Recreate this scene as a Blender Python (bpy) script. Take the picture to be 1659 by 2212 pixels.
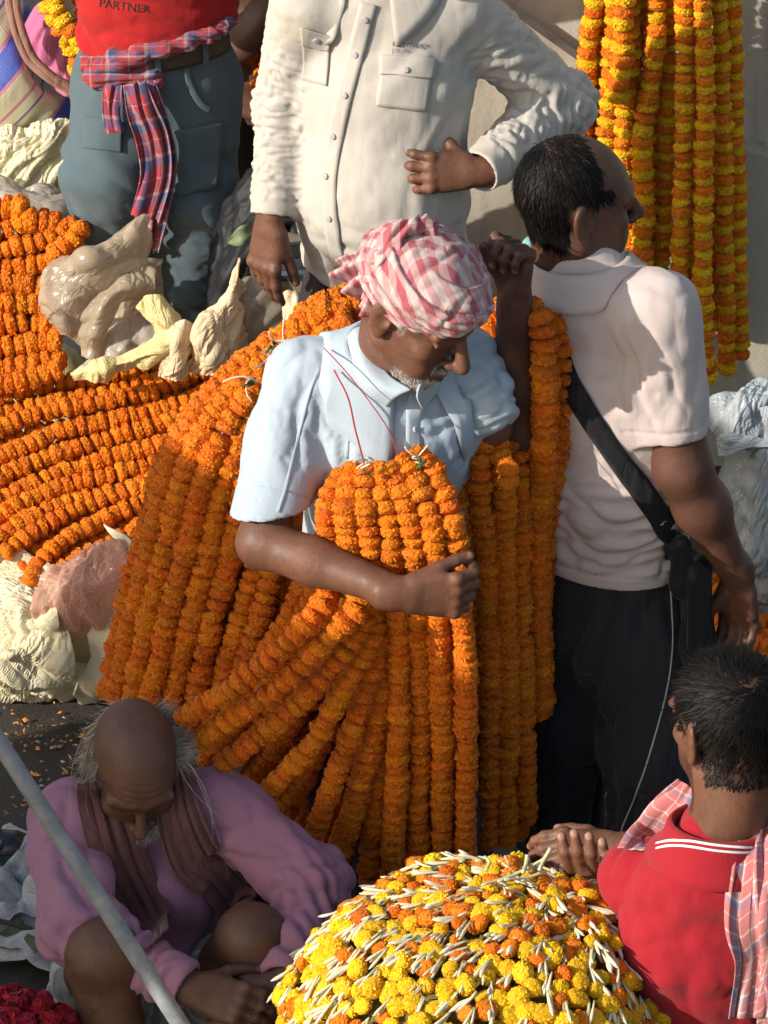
import bpy, bmesh, math, random
import numpy as np
from mathutils import Vector, Matrix
from mathutils.bvhtree import BVHTree

for _o in list(bpy.data.objects):
    bpy.data.objects.remove(_o)
SC = bpy.context.scene
COL = SC.collection
random.seed(7)
RNG = np.random.default_rng(7)

# ------------------------------------------------------------------ camera
PITCH = math.radians(30.0)
DIST = 10.5
AIM = np.array([0.0, 0.0, 0.88])
FPX = 13340.0                      # focal length in units of a 1659 x 2212 picture
FWD = np.array([0.0, math.cos(PITCH), -math.sin(PITCH)])
UPV = np.array([0.0, math.sin(PITCH), math.cos(PITCH)])
CAM = AIM - FWD * DIST
cd = bpy.data.cameras.new('camera')
cam = bpy.data.objects.new('camera', cd)
COL.objects.link(cam)
cam.location = CAM
cam.rotation_euler = (math.radians(90) - PITCH, 0, 0)
cd.sensor_fit = 'VERTICAL'
cd.sensor_height = 24.0
cd.sensor_width = 18.0
cd.lens = 24.0 * FPX / 2212.0
cd.clip_end = 2000
SC.camera = cam

# ------------------------------------------------------------------ light
SUN = np.array([-0.78, -0.42, 0.43])
SUN = SUN / np.linalg.norm(SUN)
w = bpy.data.worlds.new('World')
SC.world = w
w.use_nodes = True
wn = w.node_tree.nodes
bg = wn['Background']
sky = wn.new('ShaderNodeTexSky')
sky.sky_type = 'NISHITA'
sky.sun_disc = False
sky.sun_elevation = math.asin(SUN[2])
sky.sun_rotation = math.atan2(SUN[0], SUN[1])
sky.air_density = 1.3
sky.dust_density = 2.5
w.node_tree.links.new(sky.outputs[0], bg.inputs[0])
bg.inputs[1].default_value = 0.135
sl = bpy.data.lights.new('sun', 'SUN')
sun = bpy.data.objects.new('sun', sl)
COL.objects.link(sun)
sl.energy = 4.5
sl.angle = math.radians(0.5)
sl.color = (1.0, 0.94, 0.85)
sun.rotation_euler = Vector(SUN).to_track_quat('Z', 'Y').to_euler()
SC.view_settings.view_transform = 'Standard'
SC.view_settings.look = 'None'
SC.view_settings.exposure = 0.31
SC.view_settings.gamma = 1.0
SC.render.engine = 'CYCLES'
SC.cycles.max_bounces = 5
SC.cycles.diffuse_bounces = 3
SC.cycles.glossy_bounces = 2
SC.cycles.transmission_bounces = 4
SC.cycles.transparent_max_bounces = 8
SC.cycles.use_adaptive_sampling = True
SC.cycles.adaptive_threshold = 0.03
SC.cycles.use_denoising = True


# ------------------------------------------------------------------ helpers
def V(*a):
    return np.array(a if len(a) > 1 else a[0], dtype=float)


def nrm(v):
    v = np.asarray(v, float)
    return v / (np.linalg.norm(v) + 1e-12)


def PX(u, v, y):
    """world point at depth y seen at (u, v) of a 1659 x 2212 picture"""
    d = FWD + np.array([1.0, 0, 0]) * ((u - 829.5) / FPX) + UPV * ((1106 - v) / FPX)
    t = (y - CAM[1]) / d[1]
    return CAM + d * t


def PZ(u, v, z):
    d = FWD + np.array([1.0, 0, 0]) * ((u - 829.5) / FPX) + UPV * ((1106 - v) / FPX)
    t = (z - CAM[2]) / d[2]
    return CAM + d * t


_perm = np.random.default_rng(3).permutation(256)
_perm = np.concatenate([_perm, _perm, _perm]).astype(np.int64)
_grad = np.random.default_rng(5).normal(size=(256, 3))
_grad /= np.linalg.norm(_grad, axis=1)[:, None]


def noise3(P):
    P = np.asarray(P, float)
    i = np.floor(P).astype(np.int64)
    f = P - i
    i &= 255
    w_ = f * f * f * (f * (f * 6 - 15) + 10)
    out = np.zeros(len(P))
    for dx in (0, 1):
        wx = w_[:, 0] if dx else 1 - w_[:, 0]
        for dy in (0, 1):
            wy = w_[:, 1] if dy else 1 - w_[:, 1]
            for dz in (0, 1):
                wz = w_[:, 2] if dz else 1 - w_[:, 2]
                h = _perm[_perm[_perm[i[:, 0] + dx] + i[:, 1] + dy] + i[:, 2] + dz]
                g = _grad[h]
                out += wx * wy * wz * (g[:, 0] * (f[:, 0] - dx) + g[:, 1] * (f[:, 1] - dy) + g[:, 2] * (f[:, 2] - dz))
    return out * 1.5


def fbm(P, oct=3):
    s = 0
    a = 1.0
    for k in range(oct):
        s = s + a * noise3(P * (2 ** k) + 17.3 * k)
        a *= 0.5
    return s


def folds(P, along, fa=28.0, fl=5.0, seed=0.0, warp=0.2):
    """ridged creases running along the given direction; about 0..1"""
    a = nrm(along)
    t = P @ a
    Q = P * fa - np.outer(t, a) * (fa - fl) + seed
    W = np.stack([noise3(P * 9 + seed + 5), noise3(P * 9 + seed + 31), noise3(P * 9 + seed + 57)], 1)
    n = noise3(Q + W * warp * fa * 0.09)
    r = np.sqrt(n * n + 0.004) * 2.0 - 0.12          # rounded ridges, pinched creases
    return np.clip(r, 0, 1.2)


def sstep(a, b, x):
    t = np.clip((x - a) / (b - a), 0, 1)
    return t * t * (3 - 2 * t)


# ---- signed distance shapes: each is (function, low corner, high corner)
def cap(a, b, ra, rb=None):
    a = V(a); b = V(b)
    rb = ra if rb is None else rb
    ba = b - a
    L2 = ba @ ba + 1e-12

    def f(P):
        q = P - a
        t = np.clip(q @ ba / L2, 0, 1)
        q = q - t[:, None] * ba
        return np.sqrt((q * q).sum(1)) - (ra + (rb - ra) * t)
    r = max(ra, rb)
    return f, np.minimum(a, b) - r, np.maximum(a, b) + r


def ecap(a, b, ra, rb, side):
    """tapered capsule of elliptic section: ra, rb = (radius along side, radius across)"""
    a = V(a); b = V(b)
    ba = b - a
    L = np.linalg.norm(ba)
    ax = ba / L
    s = nrm(V(side) - ax * (V(side) @ ax))
    n = np.cross(ax, s)

    def f(P):
        q = P - a
        l = q @ ax
        t = np.clip(l / L, 0, 1)
        l = l - t * L
        rx = ra[0] + (rb[0] - ra[0]) * t
        ry = ra[1] + (rb[1] - ra[1]) * t
        rz = np.minimum(rx, ry)
        qs = q @ s
        qn = q @ n
        k0 = np.sqrt((qs / rx) ** 2 + (qn / ry) ** 2 + (l / rz) ** 2)
        k1 = np.sqrt((qs / rx ** 2) ** 2 + (qn / ry ** 2) ** 2 + (l / rz ** 2) ** 2) + 1e-9
        return np.where(k0 < 0.05, -rz * 0.9, k0 * (k0 - 1) / k1)
    r = max(max(ra), max(rb))
    return f, np.minimum(a, b) - r, np.maximum(a, b) + r


def ell(c, r, R=None):
    c = V(c)
    r = V(r)
    R = np.eye(3) if R is None else np.asarray(R, float)

    def f(P):
        q = (P - c) @ R.T
        k0 = np.sqrt(((q / r) ** 2).sum(1))
        k1 = np.sqrt(((q / r ** 2) ** 2).sum(1)) + 1e-9
        return np.where(k0 < 0.05, -r.min() * 0.9, k0 * (k0 - 1) / k1)
    m = r.max()
    return f, c - m, c + m


class Solid:
    def __init__(self):
        self.ops = []
        self.lo = V(9e9, 9e9, 9e9)
        self.hi = -self.lo

    def add(self, prim, k=0.02):
        self.ops.append((0, prim[0], k, prim[1] - .05, prim[2] + .05))
        self.lo = np.minimum(self.lo, prim[1])
        self.hi = np.maximum(self.hi, prim[2])
        return self

    def sub(self, prim, k=0.006):
        self.ops.append((1, prim[0], k, None, None))
        return self

    def cut(self, n, p, k=0.004):
        n = nrm(n)
        d0 = n @ V(p)
        self.ops.append((2, lambda P: P @ n - d0, k, None, None))
        return self

    def __call__(self, P):
        d = np.full(len(P), 9.0)
        for m, f, k, lo, hi in self.ops:
            if m == 0:                       # a shape only matters near itself
                w_ = ((P > lo) & (P < hi)).all(1)
                w_ = np.flatnonzero(w_)
                if len(w_) == 0:
                    continue
                e = f(P[w_])
                dw = d[w_]
                h = np.clip(0.5 + 0.5 * (dw - e) / k, 0, 1)
                d[w_] = dw + (e - dw) * h - k * h * (1 - h)
                continue
            e = f(P)
            if m:
                if m == 1:
                    e = -e
                h = np.clip(0.5 - 0.5 * (d - e) / k, 0, 1)
                d = d + (e - d) * h + k * h * (1 - h)
        return d

    def prim(self):
        return self, self.lo, self.hi

    def box(self, lo=None, hi=None):
        if lo is not None:
            self.lo = np.maximum(self.lo, lo)
        if hi is not None:
            self.hi = np.minimum(self.hi, hi)
        return self


def nets(f, lo, hi, h):
    """closed mesh of f = 0 (surface nets on a narrow band)"""
    B = 4
    lo = V(lo) - 2.2 * h
    n = np.ceil((V(hi) + 2.2 * h - lo) / (h * B)).astype(int)
    N = n * B
    bi = np.stack(np.meshgrid(*[np.arange(k) for k in n], indexing='ij'), -1).reshape(-1, 3)
    c = lo + (bi * B + (B - 1) / 2) * h
    dc = f(c)
    act = np.abs(dc) < h * B * 1.4
    D = np.repeat(np.repeat(np.repeat(dc.reshape(n), B, 0), B, 1), B, 2).astype(np.float32)
    off = np.stack(np.meshgrid(*[np.arange(B)] * 3, indexing='ij'), -1).reshape(-1, 3)
    I = (bi[act][:, None, :] * B + off[None]).reshape(-1, 3)
    for s in range(0, len(I), 400000):
        J = I[s:s + 400000]
        D[J[:, 0], J[:, 1], J[:, 2]] = f(lo + J * h)
    S = D < 0
    cs = [(i, j, k) for i in (0, 1) for j in (0, 1) for k in (0, 1)]
    sl_ = lambda A, o: A[o[0]:N[0] - 1 + o[0], o[1]:N[1] - 1 + o[1], o[2]:N[2] - 1 + o[2]]
    cnt = np.zeros(N - 1, np.int8)
    for o in cs:
        cnt += sl_(S, o)
    A = np.argwhere((cnt > 0) & (cnt < 8))
    vals = np.stack([D[A[:, 0] + o[0], A[:, 1] + o[1], A[:, 2] + o[2]] for o in cs], 1)
    pos = np.zeros((len(A), 3))
    num = np.zeros(len(A))
    for a in range(8):
        for ax in range(3):
            if cs[a][ax] == 0:
                o2 = list(cs[a]); o2[ax] = 1
                b = cs.index(tuple(o2))
                va, vb = vals[:, a], vals[:, b]
                m = (va < 0) != (vb < 0)
                t = np.where(m, va / np.where(m, va - vb, 1), 0)
                p = np.tile(np.array(cs[a], float), (len(A), 1))
                p[:, ax] += t
                pos += p * m[:, None]
                num += m
    verts = lo + (A + pos / num[:, None]) * h
    idx = np.full(N - 1, -1, np.int32)
    idx[A[:, 0], A[:, 1], A[:, 2]] = np.arange(len(A))
    quads = []
    for ax in range(3):
        o = [0, 0, 0]; o[ax] = 1
        s0 = S[:N[0] - o[0], :N[1] - o[1], :N[2] - o[2]]
        s1 = S[o[0]:, o[1]:, o[2]:]
        E = np.argwhere(s0 != s1)
        u_, v_ = (ax + 1) % 3, (ax + 2) % 3
        ok = (E[:, u_] > 0) & (E[:, v_] > 0) & (E[:, u_] < N[u_] - 1) & (E[:, v_] < N[v_] - 1)
        E = E[ok]
        inside = s0[E[:, 0], E[:, 1], E[:, 2]]
        du = np.zeros(3, int); du[u_] = 1
        dv = np.zeros(3, int); dv[v_] = 1
        g = lambda X: idx[X[:, 0], X[:, 1], X[:, 2]]
        q = np.stack([g(E - du - dv), g(E - dv), g(E), g(E - du)], 1)
        q[~inside] = q[~inside][:, ::-1]
        quads.append(q)
    F = np.concatenate(quads)
    return verts, F[(F >= 0).all(1)]


def vnormals(v, F):
    a, b, c, d = v[F[:, 0]], v[F[:, 1]], v[F[:, 2]], v[F[:, -1]]
    n = np.cross(c - a, d - b)
    out = np.zeros_like(v)
    for k in range(F.shape[1]):
        for c_ in range(3):
            out[:, c_] += np.bincount(F[:, k], n[:, c_], len(v))
    return out / (np.linalg.norm(out, axis=1)[:, None] + 1e-12)


def solid_mesh(S, h, disp=None, smooth=1, buck=None):
    f = S
    v, F = nets(f, S.lo, S.hi, h)
    # relax onto the true surface a little
    if smooth:
        for _ in range(smooth):
            acc = np.zeros_like(v); cn = np.bincount(F.ravel(), minlength=len(v))
            for k in range(4):
                i, j = F[:, k], F[:, (k + 1) % 4]
                for c_ in range(3):
                    acc[:, c_] += np.bincount(i, v[j, c_], len(v))
            v = v * 0.5 + 0.5 * acc / np.maximum(cn, 1)[:, None]
    if disp is not None:
        n = vnormals(v, F)
        d = disp(v, n)
        v = v + n * d[:, None]
    if buck is not None:
        v = buckle(v, F, **buck)
    return v, F


def buckle(v, F, factor, iters=66, soft=0.12, maxd=0.016, f0=42.0, amp0=0.0022, seed=0.0, tang=0.75, pin=None):
    """let a cloth surface carry more length than its shape has room for: it folds by itself.
    factor(mid, dir) = wanted length / present length of each edge"""
    F = np.asarray(F)
    i = np.concatenate([F[:, 0], F[:, 1], F[:, 2], F[:, 3], F[:, 0]])
    j = np.concatenate([F[:, 1], F[:, 2], F[:, 3], F[:, 0], F[:, 2]])
    k = np.unique(np.minimum(i, j).astype(np.int64) * len(v) + np.maximum(i, j))
    i, j = k // len(v), k % len(v)
    n0 = vnormals(v, F)
    v = v.astype(np.float32)
    n0 = n0.astype(np.float32)
    e = v[j] - v[i]
    L = np.linalg.norm(e, axis=1)
    L0 = (L * factor((v[i] + v[j]) / 2, e / (L[:, None] + 1e-12))).astype(np.float32)
    if callable(pin):
        pin = pin(v).astype(np.float32)
    val = np.bincount(i, minlength=len(v)) + np.bincount(j, minlength=len(v))
    val = np.maximum(val, 1)[:, None].astype(np.float32)

    def acc(w_):
        o = np.zeros((len(v), 3), np.float32)
        for c in range(3):
            o[:, c] = np.bincount(i, w_[:, c], len(v)) - np.bincount(j, w_[:, c], len(v))
        return o
    d = n0 * (amp0 * (noise3(v * f0 + seed) + .6 * noise3(v * f0 * 2.1 + seed + 3)))[:, None].astype(np.float32)
    for it in range(iters):
        x = v + d
        e = x[j] - x[i]
        l_ = np.linalg.norm(e, axis=1)
        c = e * (0.5 * (l_ - L0) / (l_ + 1e-12))[:, None]
        d = d + acc(c) / val * 3.2
        s_ = soft
        d = d + s_ * acc(d[j] - d[i]) / val
        dn = (d * n0).sum(1)[:, None]
        dn = np.clip(dn, -maxd, maxd)
        d = n0 * dn + (d - n0 * (d * n0).sum(1)[:, None]) * tang
        if pin is not None:
            d = d * pin[:, None]
    return (v + d).astype(float)


def make_mesh(name, v, F, mat=None, attrs=None, smooth=True):
    me = bpy.data.meshes.new(name)
    v = np.asarray(v, float)
    if isinstance(F, np.ndarray) and F.ndim == 2:
        k = F.shape[1]
        me.vertices.add(len(v))
        me.vertices.foreach_set('co', v.astype(np.float32).ravel())
        me.loops.add(F.size)
        me.loops.foreach_set('vertex_index', F.astype(np.int32).ravel())
        me.polygons.add(len(F))
        me.polygons.foreach_set('loop_start', np.arange(0, F.size, k, dtype=np.int32))
        me.update(calc_edges=True)
    else:
        me.from_pydata([tuple(p) for p in v], [], [tuple(int(i) for i in f) for f in F])
    if smooth:
        me.polygons.foreach_set('use_smooth', np.ones(len(me.polygons), bool))
    for an, (ty, data) in (attrs or {}).items():
        at = me.attributes.new(an, ty, 'POINT')
        key = {'FLOAT': 'value', 'FLOAT_VECTOR': 'vector', 'FLOAT_COLOR': 'color'}[ty]
        at.data.foreach_set(key, np.asarray(data, np.float32).ravel())
    if mat is not None:
        me.materials.append(mat)
    me.update()
    return me


def link(name, me, parent=None, origin=None):
    """link a mesh given in world coordinates; the object's origin goes to its base"""
    o = bpy.data.objects.new(name, me)
    COL.objects.link(o)
    if parent is not None:
        o.parent = parent
        if me is not None:
            me.transform(Matrix.Translation(-parent.matrix_world.translation))
    elif me is not None:
        if origin is None:
            c = np.empty(len(me.vertices) * 3, np.float32)
            me.vertices.foreach_get('co', c)
            c = c.reshape(-1, 3)
            lo, hi = c.min(0), c.max(0)
            origin = ((lo[0] + hi[0]) / 2, (lo[1] + hi[1]) / 2, lo[2])
        me.transform(Matrix.Translation(-Vector(origin)))
        o.location = origin
        o.matrix_world = Matrix.Translation(Vector(origin))
    return o


def sub_link(name, me, part):
    """link under a part that itself sits at its thing's origin"""
    root = part.parent
    o = bpy.data.objects.new(name, me)
    COL.objects.link(o)
    o.parent = part
    me.transform(Matrix.Translation(-root.matrix_world.translation))
    return o


def tag(o, label, cat=None, group=None, kind=None):
    if label:
        o['label'] = label
    if cat:
        o['category'] = cat
    if group:
        o['group'] = group
    if kind:
        o['kind'] = kind
    return o


def empty(name, loc, label, cat, group=None):
    o = bpy.data.objects.new(name, None)
    COL.objects.link(o)
    o.empty_display_size = 0.05
    o.location = Vector(loc)
    o.matrix_world = Matrix.Translation(Vector(loc))
    return tag(o, label, cat, group)


def spline(pts, n):
    """Catmull-Rom through pts, n samples"""
    p = np.asarray(pts, float)
    p = np.vstack([2 * p[0] - p[1], p, 2 * p[-1] - p[-2]])
    m = len(p) - 3
    t = np.linspace(0, m - 1e-6, n)
    i = t.astype(int)
    f = (t - i)[:, None]
    a, b, c, d = p[i], p[i + 1], p[i + 2], p[i + 3]
    return 0.5 * ((2 * b) + (c - a) * f + (2 * a - 5 * b + 4 * c - d) * f * f + (3 * b - a - 3 * c + d) * f ** 3)


def resample(pts, step):
    p = spline(pts, max(60, 14 * len(pts)))
    L = np.concatenate([[0], np.cumsum(np.linalg.norm(np.diff(p, axis=0), axis=1))])
    n = max(2, int(L[-1] / step))
    s = np.linspace(0, L[-1], n + 1)
    return np.stack([np.interp(s, L, p[:, k]) for k in range(3)], 1)


def tube(pts, r, seg=8, cap_ends=True):
    p = np.asarray(pts, float)
    r = np.broadcast_to(np.asarray(r, float), (len(p),))
    T = np.gradient(p, axis=0)
    T /= np.linalg.norm(T, axis=1)[:, None] + 1e-12
    ref = V(0, 0, 1) if abs(T[0][2]) < 0.9 else V(1, 0, 0)
    vs, F = [], []
    for i in range(len(p)):
        s = nrm(np.cross(T[i], ref))
        ref = np.cross(s, T[i])
        for k in range(seg):
            a = 2 * math.pi * k / seg
            vs.append(p[i] + r[i] * (s * math.cos(a) + ref * math.sin(a)))
    for i in range(len(p) - 1):
        for k in range(seg):
            k2 = (k + 1) % seg
            F.append((i * seg + k, i * seg + k2, (i + 1) * seg + k2, (i + 1) * seg + k))
    if cap_ends:
        F.append(tuple(range(seg))[::-1])
        F.append(tuple(len(p) * seg - seg + k for k in range(seg)))
    return np.array(vs), F


def merge(parts):
    vs, Fs, o = [], [], 0
    for v, F in parts:
        vs.append(v)
        Fs += [tuple(int(i) + o for i in f) for f in F]
        o += len(v)
    return np.concatenate(vs), Fs


def sheet(grid, thick=0.003):
    """grid: (m, n, 3) points -> closed thin slab, with uv in metres"""
    m, n, _ = grid.shape
    g = grid.reshape(-1, 3)
    F = []
    idx = lambda i, j: i * n + j
    for i in range(m - 1):
        for j in range(n - 1):
            F.append((idx(i, j), idx(i, j + 1), idx(i + 1, j + 1), idx(i + 1, j)))
    Fa = np.array(F)
    N = vnormals(g, Fa)
    top = g + N * thick / 2
    bot = g - N * thick / 2
    M = m * n
    F2 = [tuple(f) for f in F] + [tuple(i + M for i in f[::-1]) for f in F]
    for i in range(m - 1):
        for j, flip in ((0, 0), (n - 1, 1)):
            q = (idx(i, j), idx(i + 1, j), idx(i + 1, j) + M, idx(i, j) + M)
            F2.append(q if not flip else q[::-1])
    for j in range(n - 1):
        for i, flip in ((0, 1), (m - 1, 0)):
            q = (idx(i, j), idx(i, j + 1), idx(i, j + 1) + M, idx(i, j) + M)
            F2.append(q if not flip else q[::-1])
    du = np.concatenate([np.zeros((m, 1)), np.cumsum(np.linalg.norm(np.diff(grid, axis=1), axis=2), 1)], 1)
    dv = np.concatenate([np.zeros((1, n)), np.cumsum(np.linalg.norm(np.diff(grid, axis=0), axis=2), 0)], 0)
    uv = np.stack([du, dv, np.zeros_like(du)], -1).reshape(-1, 3)
    return np.concatenate([top, bot]), F2, np.concatenate([uv, uv])


def bvh_of(v, F):
    return BVHTree.FromPolygons([tuple(p) for p in v], [tuple(int(i) for i in f) for f in F])


def hit(bvh, u, v, off=0.0):
    """where the sight line through (u, v) meets a surface that is already built"""
    d = FWD + np.array([1.0, 0, 0]) * ((u - 829.5) / FPX) + UPV * ((1106 - v) / FPX)
    p, n, i, t = bvh.ray_cast(Vector(CAM), Vector(nrm(d)))
    if p is None:
        return None, None
    n = V(*n)
    if n @ FWD > 0:
        n = -n
    return V(*p) + n * off, n


def ortho(fwd, up=(0, 0, 1)):
    x = nrm(fwd)
    y = nrm(np.cross(V(up), x))
    z = np.cross(x, y)
    return np.stack([x, y, z])        # rows: forward, left, up
# ------------------------------------------------------------------ materials
class NT:
    def __init__(self, name):
        self.m = bpy.data.materials.new(name)
        self.m.use_nodes = True
        self.t = self.m.node_tree
        self.b = self.t.nodes['Principled BSDF']
        self.out = self.t.nodes['Material Output']

    def n(self, ty, **kw):
        nd = self.t.nodes.new('ShaderNode' + ty)
        for k, v in kw.items():
            setattr(nd, k, v)
        return nd

    def l(self, a, b):
        self.t.links.new(a, b)

    def set(self, sock, v):
        if isinstance(v, (int, float, tuple, list)):
            if isinstance(v, (tuple, list)) and len(v) == 3 and sock.type == 'RGBA':
                v = (*v, 1)
            sock.default_value = v
        else:
            self.l(v, sock)

    def math(self, op, a, b=0.0, c=0.0):
        nd = self.n('Math', operation=op)
        self.set(nd.inputs[0], a)
        self.set(nd.inputs[1], b)
        self.set(nd.inputs[2], c)
        return nd.outputs[0]

    def mix(self, f, a, b, mode='MIX'):
        nd = self.n('Mix', data_type='RGBA', blend_type=mode)
        self.set(nd.inputs[0], f)
        self.set(nd.inputs[6], a)
        self.set(nd.inputs[7], b)
        return nd.outputs[2]

    def noise(self, scale, detail=3.0, rough=0.55, vec=None, dist=0.0):
        nd = self.n('TexNoise')
        nd.inputs['Scale'].default_value = scale
        nd.inputs['Detail'].default_value = detail
        nd.inputs['Roughness'].default_value = rough
        nd.inputs['Distortion'].default_value = dist
        self.l(vec if vec is not None else self.coord(), nd.inputs['Vector'])
        return nd.outputs[0]

    def coord(self):
        return self.n('TexCoord').outputs['Object']

    def ramp(self, f, stops):
        nd = self.n('ValToRGB')
        e = nd.color_ramp.elements
        while len(e) < len(stops):
            e.new(0.5)
        for k, (p, c) in enumerate(stops):
            e[k].position = p
            e[k].color = (*c, 1) if len(c) == 3 else c
        self.l(f, nd.inputs[0])
        return nd.outputs[0]

    def rng(self, f, a, b, c, d):
        nd = self.n('MapRange')
        self.set(nd.inputs[0], f)
        for i, x in enumerate((a, b, c, d)):
            nd.inputs[1 + i].default_value = x
        return nd.outputs[0]

    def attr(self, name):
        return self.n('Attribute', attribute_name=name)

    def bump(self, h, strength=0.3, dist=0.002, normal=None):
        nd = self.n('Bump')
        nd.inputs['Strength'].default_value = strength
        nd.inputs['Distance'].default_value = dist
        self.l(h, nd.inputs['Height'])
        if normal is not None:
            self.l(normal, nd.inputs['Normal'])
        return nd.outputs[0]

    def p(self, **kw):
        names = {'col': 'Base Color', 'rough': 'Roughness', 'metal': 'Metallic', 'spec': 'Specular IOR Level',
                 'normal': 'Normal', 'sheen': 'Sheen Weight', 'sss': 'Subsurface Weight', 'coat': 'Coat Weight',
                 'trans': 'Transmission Weight', 'alpha': 'Alpha', 'srough': 'Sheen Roughness'}
        for k, v in kw.items():
            self.set(self.b.inputs[names[k]], v)
        return self.m


def m_cloth(name, c, var=0.10, rough=0.9, weave=900.0, wr=0.45, wscale=20.0, dirt=None, wdist=0.012):
    t = NT(name)
    a = t.noise(5, 4)
    b = t.noise(60, 3)
    k = t.rng(a, 0.3, 0.7, 1 - var, 1 + var * 0.6)
    col = t.mix(1.0, c, t.n('CombineColor').outputs[0], 'MULTIPLY')
    cc = t.n('CombineColor')
    for i in range(3):
        t.l(k, cc.inputs[i])
    col = t.mix(1.0, c, cc.outputs[0], 'MULTIPLY')
    if dirt:
        col = t.mix(t.rng(t.noise(9, 5, 0.65), 0.55, 0.75, 0, 0.55), col, dirt)
    wv = t.n('TexWave', wave_type='BANDS', bands_direction='DIAGONAL')
    wv.inputs['Scale'].default_value = weave * 0.12
    wv.inputs['Distortion'].default_value = 1.5
    t.l(t.coord(), wv.inputs['Vector'])
    nrm_ = None
    for k_, (rot, sc_, st) in enumerate((((0.3, 0.9, 0.5), wscale, 0.30), ((-0.2, 1.7, -0.4), wscale * 1.4, 0.28), ((0.1, -0.6, 0.9), wscale * 0.6, 0.34))):
        mp = t.n('Mapping')
        mp.inputs['Rotation'].default_value = rot
        mp.inputs['Scale'].default_value = (1.0, 1.0, st)
        t.l(t.coord(), mp.inputs[0])
        nz = t.noise(sc_, 2, 0.5, vec=mp.outputs[0], dist=0.35)
        h = t.math('POWER', t.math('ABSOLUTE', t.math('SUBTRACT', nz, 0.5)), 0.7)
        nrm_ = t.bump(h, wr, wdist, nrm_)
    nrm_ = t.bump(wv.outputs[0], 0.10, 0.0006, nrm_)
    nrm_ = t.bump(b, 0.12, 0.002, nrm_)
    return t.p(col=col, rough=rough, normal=nrm_, sheen=0.12, spec=0.15, srough=0.5)


def m_check(name, base, bands, period, fuzz=0.15, rough=0.9):
    """woven check cloth; bands: list of (start, end, colour) in fractions of the period, woven in both directions"""
    t = NT(name)
    at = t.attr('uvw')
    sp = t.n('SeparateXYZ')
    t.l(at.outputs['Vector'], sp.inputs[0])
    wob = t.noise(30, 2, 0.5, vec=at.outputs['Vector'])
    cols = []
    for k in (0, 1):
        x = t.math('ADD', t.math('DIVIDE', sp.outputs[k], period), t.math('MULTIPLY', wob, 0.10))
        fr = t.math('FRACT', x)
        col = base
        for (s, e, c) in bands:
            f = t.math('MULTIPLY', t.math('GREATER_THAN', fr, s), t.math('LESS_THAN', fr, e))
            col = t.mix(f, col, c)
        cols.append(col)
    col = t.mix(0.5, cols[0], cols[1])
    a = t.rng(t.noise(7, 4), 0.3, 0.7, 0.86, 1.08)
    cc = t.n('CombineColor')
    for i in range(3):
        t.l(a, cc.inputs[i])
    col = t.mix(1.0, col, cc.outputs[0], 'MULTIPLY')
    th = t.noise(420, 2, 0.5, vec=at.outputs['Vector'])
    nm = t.bump(t.noise(45, 4), 0.35, 0.003)
    nm = t.bump(th, 0.15, 0.0008, nm)
    return t.p(col=col, rough=rough, normal=nm, sheen=0.15, spec=0.12)


def m_skin(name, c, light, beard=(0.55, 0.53, 0.50), rough=0.50):
    t = NT(name)
    at = t.attr('mask')
    sp = t.n('SeparateColor')
    t.l(at.outputs['Color'], sp.inputs[0])
    n1 = t.noise(14, 4, 0.6)
    dark = tuple(x * 0.62 for x in c)
    warm = (min(1, c[0] * 1.25), c[1] * 1.02, c[2] * 0.95)
    col = t.ramp(n1, [(0.25, dark), (0.5, c), (0.78, warm)])
    fine = t.noise(160, 3, 0.6)
    col = t.mix(t.rng(fine, 0.42, 0.75, 0.0, 0.5), col, dark)
    col = t.mix(t.rng(t.noise(55, 5, 0.7), 0.5, 0.8, 0.0, 0.45), col, tuple(min(1, x * 1.5) for x in c))
    col = t.mix(sp.outputs[0], col, light)
    col = t.mix(t.math('MULTIPLY', sp.outputs[1], t.rng(fine, 0.3, 0.6, 0.5, 1.0)), col, beard)
    col = t.mix(sp.outputs[2], col, tuple(x * 0.28 for x in c))
    vz = t.n('TexVoronoi', feature='DISTANCE_TO_EDGE')
    vz.inputs['Scale'].default_value = 260
    t.l(t.coord(), vz.inputs['Vector'])
    nm = t.bump(vz.outputs['Distance'], 0.30, 0.0012)
    nm = t.bump(t.noise(60, 5, 0.65), 0.38, 0.003, nm)
    t.b.inputs['Subsurface Radius'].default_value = (0.012, 0.005, 0.003)
    t.b.inputs['Subsurface Scale'].default_value = 0.4
    return t.p(col=col, rough=t.rng(n1, 0.3, 0.7, rough - 0.06, rough + 0.14), normal=nm, spec=0.42, sss=0.08)


def m_hair(name, c, c2, rough=0.38):
    t = NT(name)
    col = t.mix(t.rng(t.noise(40, 3), 0.4, 0.7, 0, 1), c, c2)
    return t.p(col=col, rough=rough, spec=0.16)


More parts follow.
